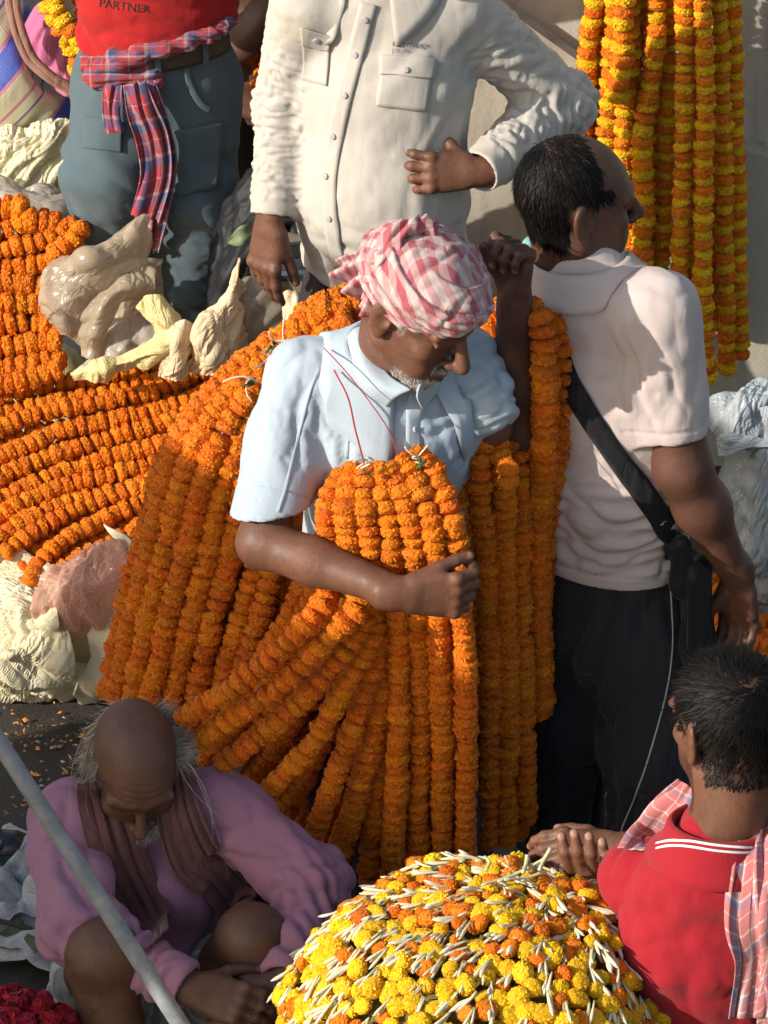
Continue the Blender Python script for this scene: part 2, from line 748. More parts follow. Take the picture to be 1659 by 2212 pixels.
def m_petal(name, deep, mid, tip, trans=0.30):
    t = NT(name)
    rnd = t.n('ObjectInfo').outputs['Random']
    at = t.attr('petal')
    f = at.outputs['Fac']
    col = t.ramp(f, [(0.0, deep), (0.5, mid), (1.0, tip)])
    hs = t.n('HueSaturation')
    t.l(t.rng(rnd, 0, 1, 0.494, 0.507), hs.inputs['Hue'])
    hs.inputs['Saturation'].default_value = 1.0
    r2 = t.math('FRACT', t.math('MULTIPLY', rnd, 17.0))
    t.l(t.rng(r2, 0, 1, 0.88, 1.08), hs.inputs['Value'])
    t.l(col, hs.inputs['Color'])
    # a few petals wilted at the edge
    wilt = t.rng(t.noise(90, 2, 0.5), 0.68, 0.76, 0, 0.35)
    col = t.mix(wilt, hs.outputs[0], tuple(x * 0.45 for x in mid))
    t.p(col=col, rough=0.62, spec=0.25, sheen=0.1)
    tr = t.n('BsdfTranslucent')
    t.l(col, tr.inputs[0])
    mx = t.n('MixShader')
    mx.inputs[0].default_value = trans
    t.l(t.b.outputs[0], mx.inputs[1])
    t.l(tr.outputs[0], mx.inputs[2])
    t.l(mx.outputs[0], t.out.inputs[0])
    return t.m


def m_plastic(name, c, trans=0.35, clear=0.15, rough=0.25, bump=0.5, bscale=22.0):
    t = NT(name)
    col = t.mix(t.rng(t.noise(8, 3), 0.35, 0.7, 0, 1), tuple(x * 0.82 for x in c), c)
    h = t.n('TexVoronoi', feature='DISTANCE_TO_EDGE')
    h.inputs['Scale'].default_value = bscale
    vv = t.n('VectorMath', operation='ADD')
    t.l(t.coord(), vv.inputs[0])
    nv = t.n('TexNoise')
    nv.inputs['Scale'].default_value = 9
    t.l(t.coord(), nv.inputs['Vector'])
    sc = t.n('VectorMath', operation='SCALE')
    t.l(nv.outputs['Color'], sc.inputs[0])
    sc.inputs['Scale'].default_value = 0.12
    t.l(sc.outputs[0], vv.inputs[1])
    t.l(vv.outputs[0], h.inputs['Vector'])
    nm = t.bump(h.outputs['Distance'], bump * 0.3, 0.008)
    t.p(col=col, rough=rough, normal=nm, spec=0.5)
    tl = t.n('BsdfTranslucent')
    t.l(col, tl.inputs[0])
    t.l(nm, tl.inputs['Normal'])
    tp = t.n('BsdfTransparent')
    m1 = t.n('MixShader')
    m1.inputs[0].default_value = trans
    t.l(t.b.outputs[0], m1.inputs[1])
    t.l(tl.outputs[0], m1.inputs[2])
    m2 = t.n('MixShader')
    m2.inputs[0].default_value = clear
    t.l(m1.outputs[0], m2.inputs[1])
    t.l(tp.outputs[0], m2.inputs[2])
    t.l(m2.outputs[0], t.out.inputs[0])
    return t.m


def m_sack(name, c, c2, stripes=None, rough=0.55):
    """woven polypropylene: flat tapes in both directions"""
    t = NT(name)
    at = t.attr('uvw').outputs['Vector']
    col = t.mix(t.rng(t.noise(6, 5, 0.6), 0.35, 0.68, 0, 1), c, c2)
    sp = t.n('SeparateXYZ')
    t.l(at, sp.inputs[0])
    if stripes:
        per, bands = stripes
        fr = t.math('FRACT', t.math('DIVIDE', sp.outputs[0], per))
        for s, e, cc in bands:
            f = t.math('MULTIPLY', t.math('GREATER_THAN', fr, s), t.math('LESS_THAN', fr, e))
            col = t.mix(f, col, cc)
    col = t.mix(t.rng(t.noise(25, 5, 0.7), 0.58, 0.8, 0, 0.4), col, tuple(x * 0.55 for x in c))
    h = t.math('ADD', t.math('SINE', t.math('MULTIPLY', sp.outputs[0], 1400)), t.math('SINE', t.math('MULTIPLY', sp.outputs[1], 1400)))
    nm = t.bump(t.noise(28, 6, 0.65, dist=0.5), 0.55, 0.006)
    nm = t.bump(h, 0.2, 0.0006, nm)
    return t.p(col=col, rough=rough, normal=nm, spec=0.35, sss=0.0)


def m_plain(name, c, rough=0.7, var=0.15, scale=20.0, bump=0.2, metal=0.0, spec=0.3, bscale=60.0):
    t = NT(name)
    col = t.mix(t.rng(t.noise(scale, 4), 0.3, 0.7, 0, 1), tuple(x * (1 - var) for x in c), tuple(min(1, x * (1 + var * 0.5)) for x in c))
    return t.p(col=col, rough=rough, metal=metal, spec=spec, normal=t.bump(t.noise(bscale, 4), bump, 0.003))


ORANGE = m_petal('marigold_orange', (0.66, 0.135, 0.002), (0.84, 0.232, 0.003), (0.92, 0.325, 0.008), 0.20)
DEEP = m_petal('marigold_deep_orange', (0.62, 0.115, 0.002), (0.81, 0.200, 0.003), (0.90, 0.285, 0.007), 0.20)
YELLOW = m_petal('marigold_yellow', (0.70, 0.33, 0.003), (0.92, 0.54, 0.006), (0.98, 0.73, 0.03), 0.22)
LEAFM = m_plain('green_calyx', (0.07, 0.10, 0.03), 0.6)
STRING = m_plain('cotton_string', (0.72, 0.63, 0.48), 0.9)
REDSTR = m_plain('red_thread', (0.40, 0.05, 0.05), 0.9)
BUDM = m_petal('tuberose_white', (0.52, 0.54, 0.24), (0.76, 0.70, 0.48), (0.82, 0.77, 0.60), 0.25)
ROSEM = m_petal('rose_red', (0.20, 0.004, 0.012), (0.36, 0.008, 0.022), (0.50, 0.02, 0.04), 0.2)
# ------------------------------------------------------------------ flowers and garlands
def flower_mesh(name, mat, seed, npet=230, squash=0.60, ruff=1.0, core=0.90):
    """pom-pom marigold, unit radius, string along z"""
    r = np.random.default_rng(seed)
    vs, F, pa = [], [], []
    bm = bmesh.new()
    bmesh.ops.create_icosphere(bm, subdivisions=3, radius=1.0)
    P = np.array([v.co for v in bm.verts])
    K = core + 0.05 * noise3(P * 2.2 + seed) + 0.05 * r.normal(size=len(P)) * 0.6
    vs = [p * k for p, k in zip(P, K)]
    pa = list(np.clip(0.30 + 3.0 * (K - core), 0, 0.7))
    for f in bm.faces:
        F.append(tuple(v.index for v in f.verts))
    bm.free()
    ga = math.pi * (3 - 5 ** 0.5)
    for i in range(npet):
        z = 1 - 2 * (i + 0.5) / npet
        a = i * ga + r.normal() * 0.10
        s = math.sqrt(max(0, 1 - z * z))
        n = V(s * math.cos(a), s * math.sin(a), z)
        n = nrm(n + 0.08 * r.normal(size=3))
        t1 = nrm(np.cross(n, r.normal(size=3)))
        t2 = np.cross(n, t1)
        wdt = (0.085 + 0.035 * r.random()) * ruff
        k = 1 + 0.05 * noise3((n * 2.2 + seed)[None])[0] / core
        L0, L1 = core * 0.96 * k, (core + 0.035 + 0.05 * r.random() * ruff) * k
        lean = t2 * (0.08 + 0.10 * r.random()) * ruff
        b = len(vs)
        for row, (L, ww, q) in enumerate(((L0, 0.8, 0), ((L0 + L1) / 2 + 0.01, 1.0, 0.6), (L1, 0.8, 1))):
            for cidx in (-1, 1):
                vs.append(n * (L + 0.015 * r.normal() * q) + t1 * wdt * ww * cidx + lean * q * q)
                pa.append(0.25 + 0.75 * q * (0.55 + 0.45 * r.random()))
        for row in range(2):
            F.append((b + row * 2, b + row * 2 + 1, b + row * 2 + 3, b + row * 2 + 2))
    vs = np.array(vs)
    # flattened like a bead on the string: full at the rim, squeezed along the axis
    rr = np.sqrt(vs[:, 0] ** 2 + vs[:, 1] ** 2)
    zz = np.abs(vs[:, 2])
    vs[:, 2] = np.sign(vs[:, 2]) * squash * zz ** 0.72
    k = 1 + 0.22 * np.clip(zz, 0, 1) ** 2 * (rr > 0.2)
    vs[:, :2] *= k[:, None] * 0.97
    return make_mesh(name, vs, F, mat, {'petal': ('FLOAT', np.array(pa))}, smooth=False)


FL = {'o': [flower_mesh('marigold_flower', ORANGE, 100 + i, squash=0.54 + 0.04 * i) for i in range(4)],
      'd': [flower_mesh('marigold_flower', DEEP, 200 + i, squash=0.54 + 0.04 * i) for i in range(3)],
      'y': [flower_mesh('marigold_flower', YELLOW, 300 + i, squash=0.54 + 0.04 * i) for i in range(3)],
      's': [flower_mesh('small_marigold', YELLOW, 500, npet=70, squash=0.62, ruff=1.6), flower_mesh('small_marigold', ORANGE, 501, npet=70, squash=0.62, ruff=1.6)],
      'R': [flower_mesh('rose_flower', ROSEM, 400 + i, npet=60, squash=0.85, ruff=3.2, core=0.75) for i in range(2)]}


def put_flower(kind, c, axis, rad, parent, name='marigold', tw=None, sq=1.0, squeeze=0.06):
    me = FL[kind][RNG.integers(len(FL[kind]))]
    o = bpy.data.objects.new(name, me)
    q = Vector(axis).to_track_quat('Z', 'Y').to_matrix().to_4x4()
    tw = RNG.random() * 6.28 if tw is None else tw
    M = Matrix.Translation(Vector(c) - parent.matrix_world.translation) @ q @ Matrix.Rotation(tw, 4, 'Z') @ Matrix.Diagonal((rad * (1 + squeeze * RNG.normal()), rad * (1 + squeeze * RNG.normal()), rad * sq, 1))
    o.matrix_local = M
    o.parent = parent
    COL.objects.link(o)
    return o


def garland(pts, label, group, pattern='o', rad=0.023, step=0.0205, jit=0.0018, string=True, fade=None, tail=None):
    p = resample(pts, step)
    root = empty('marigold_garland', p[0], label, 'garland', group)
    T = np.gradient(p, axis=0)
    drift = RNG.normal(size=(len(p), 3))
    for k in range(2):
        drift = (drift + np.roll(drift, 1, 0) + np.roll(drift, -1, 0)) / 3
    rs = 0.94 + 0.10 * RNG.random()
    for i in range(len(p)):
        k = pattern[i % len(pattern)]
        if k == 'o' and RNG.random() < 0.16:
            k = 'd'
        elif k == 'd' and RNG.random() < 0.2:
            k = 'o'
        if k in 'od' and RNG.random() < 0.002:
            k = 'y'
        c = p[i] + drift[i] * jit * 1.6 + RNG.normal(size=3) * jit * 0.5
        ax = nrm(nrm(T[i]) + RNG.normal(size=3) * 0.16)
        r = rad * rs * (0.90 + 0.20 * RNG.random())
        if i < 2 and fade:
            r *= fade
        put_flower(k, c, ax, r, root, sq=0.86 + 0.30 * RNG.random(), squeeze=0.06)
    if string:
        v, F = tube(resample(pts, 0.03), 0.0011, 5)
        if tail is not None:
            v2, F2 = tube(resample(tail, 0.02), 0.0012, 5)
            v, F = merge([(v, F), (v2, F2)])
        link('string', make_mesh('string', v, F, STRING), root)
    return root


ORD = ['first', 'second', 'third', 'fourth', 'fifth', 'sixth', 'seventh', 'eighth', 'ninth', 'tenth', 'eleventh', 'twelfth',
       'thirteenth', 'fourteenth', 'fifteenth', 'sixteenth', 'seventeenth', 'eighteenth', 'nineteenth', 'twentieth']
# ------------------------------------------------------------------ ground, wall, shade screen
def mat_ground():
    t = NT('wet_ground')
    n1 = t.noise(2.2, 6, 0.65)
    n2 = t.noise(28, 5, 0.7)
    n3 = t.noise(180, 3, 0.6)
    col = t.ramp(n1, [(0.3, (0.030, 0.025, 0.021)), (0.55, (0.055, 0.046, 0.038)), (0.75, (0.085, 0.071, 0.058))])
    col = t.mix(t.rng(n2, 0.55, 0.75, 0, 0.6), col, (0.11, 0.09, 0.07))
    nm = t.bump(n3, 0.5, 0.003)
    nm = t.bump(n2, 0.5, 0.008, nm)
    return t.p(col=col, rough=t.rng(n1, 0.35, 0.6, 0.45, 0.85), normal=nm, spec=0.35)


def mat_wall(name, c1, c2, c3):
    t = NT(name)
    n1 = t.noise(3.0, 6, 0.65, dist=0.6)
    n2 = t.noise(16, 6, 0.7)
    col = t.ramp(n1, [(0.28, c1), (0.52, c2), (0.75, c3)])
    st = t.n('TexNoise')
    mp = t.n('Mapping')
    mp.inputs['Scale'].default_value = (10, 10, 1.0)
    mp.inputs['Rotation'].default_value = (0, 0.5, 0)
    t.l(t.coord(), mp.inputs[0])
    t.l(mp.outputs[0], st.inputs['Vector'])
    st.inputs['Scale'].default_value = 2.0
    st.inputs['Detail'].default_value = 5
    col = t.mix(t.rng(st.outputs[0], 0.48, 0.72, 0, 0.75), col, tuple(x * 0.55 for x in c2))
    vo = t.n('TexVoronoi', feature='DISTANCE_TO_EDGE')
    vo.inputs['Scale'].default_value = 1.3
    nz = t.n('TexNoise')
    nz.inputs['Scale'].default_value = 4
    nz.inputs['Detail'].default_value = 6
    t.l(t.coord(), nz.inputs['Vector'])
    va = t.n('VectorMath', operation='ADD')
    t.l(t.coord(), va.inputs[0])
    t.l(nz.outputs['Color'], va.inputs[1])
    t.l(va.outputs[0], vo.inputs['Vector'])
    crk = t.math('MULTIPLY', t.rng(vo.outputs['Distance'], 0.0, 0.010, 0.55, 0.0), t.rng(t.noise(2.3, 3), 0.52, 0.62, 0.0, 1.0))
    col = t.mix(crk, col, tuple(x * 0.4 for x in c1))
    col = t.mix(t.rng(n2, 0.6, 0.75, 0, 0.5), col, tuple(x * 0.5 for x in c1))
    nm = t.bump(n2, 0.4, 0.006)
    nm = t.bump(t.noise(130, 4, 0.65), 0.4, 0.002, nm)
    return t.p(col=col, rough=0.9, normal=nm, spec=0.2)


def box(lo, hi):
    x0, y0, z0 = lo
    x1, y1, z1 = hi
    v = np.array([(x0, y0, z0), (x1, y0, z0), (x1, y1, z0), (x0, y1, z0), (x0, y0, z1), (x1, y0, z1), (x1, y1, z1), (x0, y1, z1)], float)
    F = [(3, 2, 1, 0), (4, 5, 6, 7), (0, 1, 5, 4), (1, 2, 6, 5), (2, 3, 7, 6), (3, 0, 4, 7)]
    return v, F


def prism(poly, d):
    """poly: list of 3d points (planar); extruded by vector d"""
    p = np.array(poly, float)
    n = len(p)
    v = np.concatenate([p, p + V(d)])
    F = [tuple(range(n)), tuple(range(2 * n - 1, n - 1, -1))]
    for i in range(n):
        j = (i + 1) % n
        F.append((i, i + n, j + n, j))
    return v, F


GROUND = mat_ground()
v, F = np.array([(-300, -300, 0), (300, -300, 0), (300, 300, 0), (-300, 300, 0)], float), [(0, 1, 2, 3)]
o = link('ground', make_mesh('ground', v, F, GROUND, smooth=False), origin=(0, 0, 0))
tag(o, 'dark damp ground strewn with petals and scraps', kind='structure')

WALLM = mat_wall('lime_plaster', (0.42, 0.375, 0.30), (0.56, 0.505, 0.41), (0.64, 0.59, 0.49))
PARM = mat_wall('worn_concrete', (0.37, 0.325, 0.25), (0.48, 0.43, 0.34), (0.55, 0.50, 0.405))
WY = 1.76
v, F = box((-0.05, WY, -0.05), (3.2, WY + 0.3, 3.4))
o = link('plastered_wall', make_mesh('plastered_wall', v, F, WALLM, smooth=False))
tag(o, 'beige plastered wall behind the hanging garlands and white shirt', 'wall')
# the parapet of the steps in front of it, its sloping top edge dropping to the right
a = PX(1040, -40, WY); b = PX(1262, 118, WY); c = PX(1500, 275, WY)
yy = WY - 0.05
poly = [(-0.04, yy, 0.0), (3.0, yy, 0.0), (3.0, yy, 0.05), (c[0], yy, c[2]), (b[0], yy, b[2]), (a[0], yy, a[2]), (-0.04, yy, a[2] + 0.15)]
v, F = prism(poly, (0, 0.048, 0))
o = link('stair_parapet', make_mesh('stair_parapet', v, F, PARM, smooth=False))
tag(o, 'low worn concrete parapet with a sloping edge at the foot of the wall', 'parapet')

# unseen tarpaulin screen added left of frame to shade seated man and garlands
TX = -3.0
BAMBOO = m_plain('bamboo', (0.42, 0.30, 0.14), 0.5)
TARP = m_cloth('tarpaulin', (0.05, 0.13, 0.30), rough=0.5, wr=0.6)
TY0, TY1, TZ = -2.36, -0.60, 2.47
root = empty('added_shade_screen', (TX, (TY0 + TY1) / 2, 0), 'blue tarpaulin screen on bamboo poles added beyond the left edge to cast shade', 'screen')
ys = np.linspace(TY0, TY1, 46)
zs = np.linspace(0.06, TZ, 60)
Y, Z = np.meshgrid(ys, zs)
G = np.stack([TX + 0.025 * np.sin(Y * 13 + Z) + 0.015 * np.sin(Z * 5 + Y * 3), Y, Z], -1)
v, F, uv = sheet(G, 0.003)
link('tarpaulin', make_mesh('tarpaulin', v, F, TARP), root)
for y in (TY0 + 0.03, TY1 - 0.03):
    v, F = tube([(TX - 0.06, y, 0), (TX - 0.06, y, 1.3), (TX - 0.06, y, TZ + 0.02)], 0.028, 10)
    link('pole', make_mesh('pole', v, F, BAMBOO), root)
v, F = tube([(TX - 0.05, TY0, TZ - 0.02), (TX - 0.05, (TY0 + TY1) / 2, TZ - 0.03), (TX - 0.05, TY1, TZ - 0.02)], 0.022, 10)
link('crossbar', make_mesh('crossbar', v, F, BAMBOO), root)
# ------------------------------------------------------------------ the garlands
def path(pts, y=None):
    return [PX(p[0], p[1], p[2] if len(p) > 2 else y) for p in pts]


# --- long garlands lying on the heap at the left
def yp(v):
    return 0.85 + (1255 - v) * 0.00097


P1 = [
    [(-70, 885), (0, 862), (100, 830), (250, 808), (400, 765), (525, 712), (640, 690)],
    [(-70, 915), (20, 890), (130, 868), (280, 838), (420, 790), (545, 742), (660, 712)],
    [(-70, 955), (0, 928), (125, 888), (300, 850), (440, 805), (570, 762), (680, 735)],
    [(-70, 1015), (0, 985), (150, 932), (300, 897), (420, 862), (530, 815), (640, 775)],
    [(-70, 1060), (0, 1030), (110, 985), (250, 948), (370, 908), (490, 862), (600, 830)],
    [(-70, 1110), (0, 1080), (125, 1022), (250, 990), (360, 958), (470, 925), (560, 900)],
    [(-70, 1150), (-10, 1120), (115, 1060), (240, 1030), (350, 1000), (450, 975), (540, 955)],
    [(-60, 1195), (0, 1160), (100, 1105), (220, 1068), (340, 1035), (440, 1010), (530, 995)],
    [(15, 1188), (70, 1150), (160, 1100), (260, 1068), (350, 1050), (450, 1030)],
    [(62, 1255), (85, 1215), (150, 1165), (240, 1115), (330, 1082), (430, 1060)],
    [(120, 1245), (175, 1205), (260, 1160), (345, 1125), (440, 1100)],
]
for i, pts in enumerate(P1):
    q = [(u + RNG.normal() * 2, v + RNG.normal() * 2, yp(v)) for u, v in pts]
    lab = 'long orange garland on the low heap at left, %s counted down from the sacks' % ORD[i]
    garland(path(q), lab, 'orange garlands laid out on the left heap', 'o' if i % 3 else 'ood', 0.0205, 0.0205, 0.0015)
# a lower layer showing in the gaps
k = 0
for i in range(0, 10):
    a, b = P1[i], P1[min(i + 1, 10)]
    n = min(len(a), len(b))
    q = [((a[j][0] + b[j][0]) / 2 + 8, (a[j][1] + b[j][1]) / 2 + 4, yp((a[j][1] + b[j][1]) / 2) + 0.028) for j in range(n)]
    lab = 'half hidden orange garland of the left heap\'s lower layer, %s from the top' % ORD[i]
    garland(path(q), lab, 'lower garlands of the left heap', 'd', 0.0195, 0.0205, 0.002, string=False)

# --- stacked, folded garlands at the far left
def yq(v):
    return 1.24 + (800 - v) * 0.00062


P2 = [
    [(-60, 452), (0, 448), (35, 452), (58, 470)],
    [(-60, 515), (0, 500), (60, 482), (110, 478), (140, 492)],
    [(-60, 560), (0, 542), (60, 528), (110, 512), (150, 486), (172, 500), (150, 520), (120, 548)],
    [(-60, 590), (0, 582), (60, 578), (105, 566), (130, 545)],
    [(-60, 628), (0, 620), (50, 615), (88, 620)],
    [(-60, 672), (0, 664), (60, 655), (98, 662)],
    [(-60, 712), (0, 708), (60, 700), (105, 700), (122, 716)],
    [(-60, 752), (0, 750), (60, 742), (115, 742)],
    [(-60, 795), (0, 792), (70, 784), (125, 778)],
    [(-60, 832), (0, 828), (70, 814), (120, 800)],
]
for i, pts in enumerate(P2):
    q = [(u, v + RNG.normal() * 1.5, yq(v)) for u, v in pts]
    lab = 'folded orange garland of the tall stack at the left edge, %s from the top' % ORD[i]
    garland(path(q), lab, 'folded orange garlands stacked at the left edge', 'o', 0.0235, 0.0215, 0.0015, string=False)
for i in range(9):
    a, b = P2[i], P2[i + 1]
    vm = (a[0][1] + b[0][1]) / 2
    q = [(-60, vm, yq(vm) + 0.04), (0, vm - 6, yq(vm) + 0.04), (60, vm - 12, yq(vm) + 0.04), (96, vm - 12, yq(vm) + 0.05)]
    lab = 'garland wedged behind the left-edge stack of folded garlands, %s from the top' % ORD[i]
    garland(path(q), lab, 'garlands wedged behind the stack', 'd', 0.023, 0.0215, 0.002, string=False)

# --- bundle slung behind the turbaned man's shoulder, hanging down at his side
G2 = [
    [(700, 664, .10), (600, 735, .06), (500, 805, .02), (415, 905, -.01), (362, 1010, -.02), (328, 1150, -.03), (285, 1350, -.03), (248, 1500, -.03)],
    [(720, 668, .10), (620, 745, .05), (520, 825, .00), (445, 920, -.03), (398, 1030, -.05), (362, 1180, -.06), (320, 1350, -.06), (282, 1530, -.05)],
    [(740, 675, .10), (630, 760, .05), (545, 840, -.01), (485, 925, -.04), (440, 1040, -.06), (405, 1180, -.07), (362, 1350, -.08), (318, 1550, -.07)],
    [(745, 690, .08), (640, 775, .04), (565, 855, -.01), (520, 940, -.04), (482, 1060, -.06), (450, 1200, -.08), (410, 1350, -.09), (362, 1560, -.08)],
    [(750, 700, .06), (650, 790, .03), (580, 880, -.01), (545, 970, -.04), (520, 1080, -.07), (493, 1210, -.08), (456, 1350, -.10), (408, 1570, -.10)],
    [(700, 720, .05), (640, 820, .02), (600, 960, -.02), (575, 1100, -.06), (545, 1240, -.09), (500, 1400, -.11), (450, 1580, -.11)],
    [(700, 740, .04), (650, 850, .0), (625, 1000, -.03), (600, 1150, -.07), (570, 1300, -.11), (535, 1430, -.13), (490, 1590, -.14)],
]
for i, pts in enumerate(G2):
    lab = 'orange garland hanging behind the turbaned man\'s elbow, %s from the left' % ORD[i]
    garland(path(pts), lab, 'garlands hanging at the turbaned man\'s side', 'o' if i % 2 else 'd', 0.0225, 0.0205, 0.0015)
G2b = [
    [(690, 672, .13), (590, 742, .10), (490, 815, .06), (400, 920, .03), (345, 1040, .02), (305, 1180, .01), (262, 1360, .01), (236, 1490, .01)],
    [(720, 680, .13), (610, 760, .09), (510, 850, .05), (440, 960, .02), (385, 1100, .0), (345, 1250, -.01), (300, 1400, -.01), (270, 1540, -.01)],
    [(740, 690, .13), (640, 790, .08), (550, 880, .03), (470, 1010, .0), (430, 1130, -.02), (385, 1280, -.03), (345, 1430, -.03), (330, 1560, -.03)],
    [(745, 700, .13), (660, 800, .08), (590, 900, .03), (520, 1010, .0), (475, 1130, -.02), (430, 1290, -.04), (392, 1440, -.05), (380, 1570, -.05)],
    [(750, 710, .13), (680, 830, .08), (610, 950, .03), (550, 1060, .0), (520, 1190, -.03), (475, 1330, -.05), (440, 1460, -.06), (430, 1580, -.06)],
    [(690, 760, .10), (640, 900, .03), (590, 1060, -.01), (560, 1200, -.04), (520, 1350, -.07), (480, 1480, -.08), (455, 1590, -.08)],
]
G2b += [
    [(640, 900, .06), (630, 1020, .02), (612, 1160, -.03), (590, 1300, -.06), (555, 1440, -.08), (510, 1600, -.10)],
    [(665, 950, .04), (655, 1080, .0), (640, 1220, -.04), (615, 1360, -.08), (580, 1490, -.10), (540, 1640, -.12)],
    [(690, 980, .04), (685, 1100, .0), (672, 1240, -.05), (650, 1380, -.10), (615, 1520, -.12), (570, 1670, -.14)],
    [(720, 1000, .02), (716, 1130, -.04), (708, 1270, -.09), (690, 1420, -.12), (655, 1560, -.14), (610, 1720, -.15)],
    [(760, 1200, -.05), (750, 1350, -.12), (728, 1500, -.15), (695, 1640, -.16), (655, 1790, -.17)],
]
for i, pts in enumerate(G2b):
    lab = 'rear garland behind those at the turbaned man\'s elbow, %s from the left' % ORD[i]
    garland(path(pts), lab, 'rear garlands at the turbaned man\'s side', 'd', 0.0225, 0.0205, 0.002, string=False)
# loose ends of string where the bundles are tied
def tie(u, v_, y, root, seed, L=.035):
    r = np.random.default_rng(seed)
    c = PX(u, v_, y)
    parts = []
    for k in range(4):
        d = nrm(V(r.normal(), -.5 + .3 * r.normal(), r.normal() * .8 + .3))
        e = nrm(V(r.normal(), r.normal() * .4, r.normal()))
        parts.append(tube(spline([c, c + d * L * .5, c + d * L * .8 + e * L * .35, c + d * L * .9 + e * L * .8], 12), .0015, 5))
    v, F = merge(parts)
    link('string_tie', make_mesh('string_tie', v, F, STRING), root)
    v, F = merge([tube(spline([c + V(.008 * r.normal(), -.005, .008 * r.normal()), c + V(.012 * r.normal(), -.014, .012 * r.normal())], 6), [.0028, .003, .0028, .0025, .002, .001], 6) for k in range(3)])
    link('green_stalk', make_mesh('green_stalk', v, F, LEAFM), root)


G2R = [o for o in COL.objects if o.name.startswith('marigold_garland') and 'turbaned man\'s elbow, first' in o.get('label', '')][0]
tie(588, 752, -.02, G2R, 3)
tie(548, 822, -.04, G2R, 5)
tie(612, 735, .0, G2R, 9, .028)
# garlands lying across behind his collar
for i, pts in enumerate([
    [(640, 700, .16), (690, 662, .18), (745, 640, .20), (800, 640, .22)],
    [(655, 722, .13), (705, 688, .15), (755, 665, .17), (815, 655, .19)],
    [(1020, 730, .10), (1050, 690, .12), (1085, 665, .14), (1120, 668, .16)],
    [(1015, 760, .07), (1050, 725, .09), (1090, 705, .11), (1130, 700, .13)],
]):
    lab = ['upper garland slung across behind the blue shirt\'s collar', 'lower garland slung across behind the blue shirt\'s collar',
           'upper piece of garland between turban and raised fist', 'lower piece of garland between turban and raised fist'][i]
    garland(path(pts), lab, 'garlands across his back', 'o', 0.0235, 0.0205, 0.003)

# --- the sheaf clasped in his arm, spreading into the big skirt of garlands
G1 = [
    [(905, 988, -.30), (942, 1032, -.34), (972, 1105, -.37), (992, 1205, -.37), (1003, 1400, -.32), (1008, 1620, -.28), (1006, 1838, -.25)],
    [(872, 1000, -.32), (905, 1060, -.36), (925, 1120, -.375), (940, 1210, -.37), (948, 1400, -.30), (955, 1620, -.27), (955, 1858, -.24)],
    [(850, 1012, -.33), (868, 1075, -.365), (882, 1130, -.375), (895, 1210, -.37), (905, 1380, -.30), (905, 1600, -.27), (903, 1860, -.24)],
    [(820, 1015, -.33), (830, 1080, -.365), (838, 1130, -.375), (850, 1210, -.37), (862, 1380, -.31), (860, 1600, -.29), (848, 1885, -.26)],
    [(790, 1012, -.33), (788, 1075, -.365), (792, 1130, -.375), (806, 1200, -.37), (838, 1360, -.29), (822, 1600, -.27), (795, 1895, -.24)],
    [(762, 1018, -.32), (745, 1075, -.36), (745, 1130, -.37), (762, 1195, -.36), (822, 1350, -.30), (800, 1600, -.29), (722, 1880, -.27)],
    [(735, 1028, -.31), (706, 1080, -.35), (705, 1130, -.36), (722, 1180, -.35), (815, 1345, -.31), (765, 1560, -.32), (664, 1840, -.30)],
    [(745, 1035, -.29), (712, 1100, -.32), (720, 1200, -.31), (808, 1335, -.33), (748, 1480, -.35), (670, 1610, -.35), (572, 1722, -.34)],
    [(750, 1040, -.27), (705, 1130, -.29), (730, 1230, -.29), (795, 1322, -.35), (725, 1430, -.37), (620, 1545, -.37), (480, 1650, -.36)],
    [(760, 1040, -.26), (720, 1150, -.27), (740, 1250, -.29), (775, 1308, -.37), (680, 1410, -.39), (560, 1515, -.39), (425, 1602, -.38)],
    [(770, 1040, -.25), (740, 1150, -.25), (720, 1250, -.28), (690, 1312, -.37), (610, 1400, -.40), (500, 1485, -.40), (392, 1552, -.39)],
]
for i, pts in enumerate(G1):
    lab = 'orange garland clasped in the turbaned man\'s arm, %s from the right of the sheaf' % ORD[i]
    garland(path(pts), lab, 'garlands clasped in the turbaned man\'s arm', 'o' if i % 2 else 'd', 0.0225, 0.0210, 0.0014)
G1R = [o for o in COL.objects if 'arm, fifth from the right' in o.get('label', '')][0]
tie(792, 1006, -.365, G1R, 12, .03)
tie(905, 985, -.335, G1R, 15, .02)
# fillers behind the sheaf
G1b = [
    [(880, 1040, -.28), (930, 1130, -.32), (970, 1250, -.31), (978, 1450, -.26), (982, 1650, -.23), (980, 1850, -.21)],
    [(840, 1040, -.29), (870, 1150, -.32), (925, 1280, -.30), (928, 1450, -.25), (932, 1650, -.22), (930, 1865, -.20)],
    [(820, 1050, -.29), (820, 1150, -.32), (880, 1290, -.30), (882, 1450, -.25), (880, 1650, -.22), (876, 1880, -.20)],
    [(790, 1050, -.29), (770, 1150, -.32), (840, 1300, -.28), (845, 1450, -.24), (830, 1650, -.22), (822, 1900, -.20)],
    [(760, 1060, -.28), (720, 1150, -.30), (815, 1310, -.26), (800, 1480, -.23), (775, 1680, -.22), (752, 1885, -.20)],
    [(800, 1320, -.24), (775, 1500, -.22), (735, 1680, -.22), (690, 1860, -.20)],
    [(780, 1320, -.23), (735, 1500, -.22), (680, 1640, -.22), (618, 1760, -.20)],
    [(760, 1310, -.23), (690, 1470, -.22), (610, 1590, -.22), (535, 1690, -.20)],
    [(720, 1300, -.21), (650, 1440, -.21), (570, 1560, -.21), (490, 1640, -.20)],
    [(680, 1280, -.20), (610, 1420, -.20), (530, 1540, -.20), (450, 1640, -.19)],
    [(650, 1270, -.16), (590, 1400, -.17), (520, 1510, -.18), (470, 1620, -.18)],
]
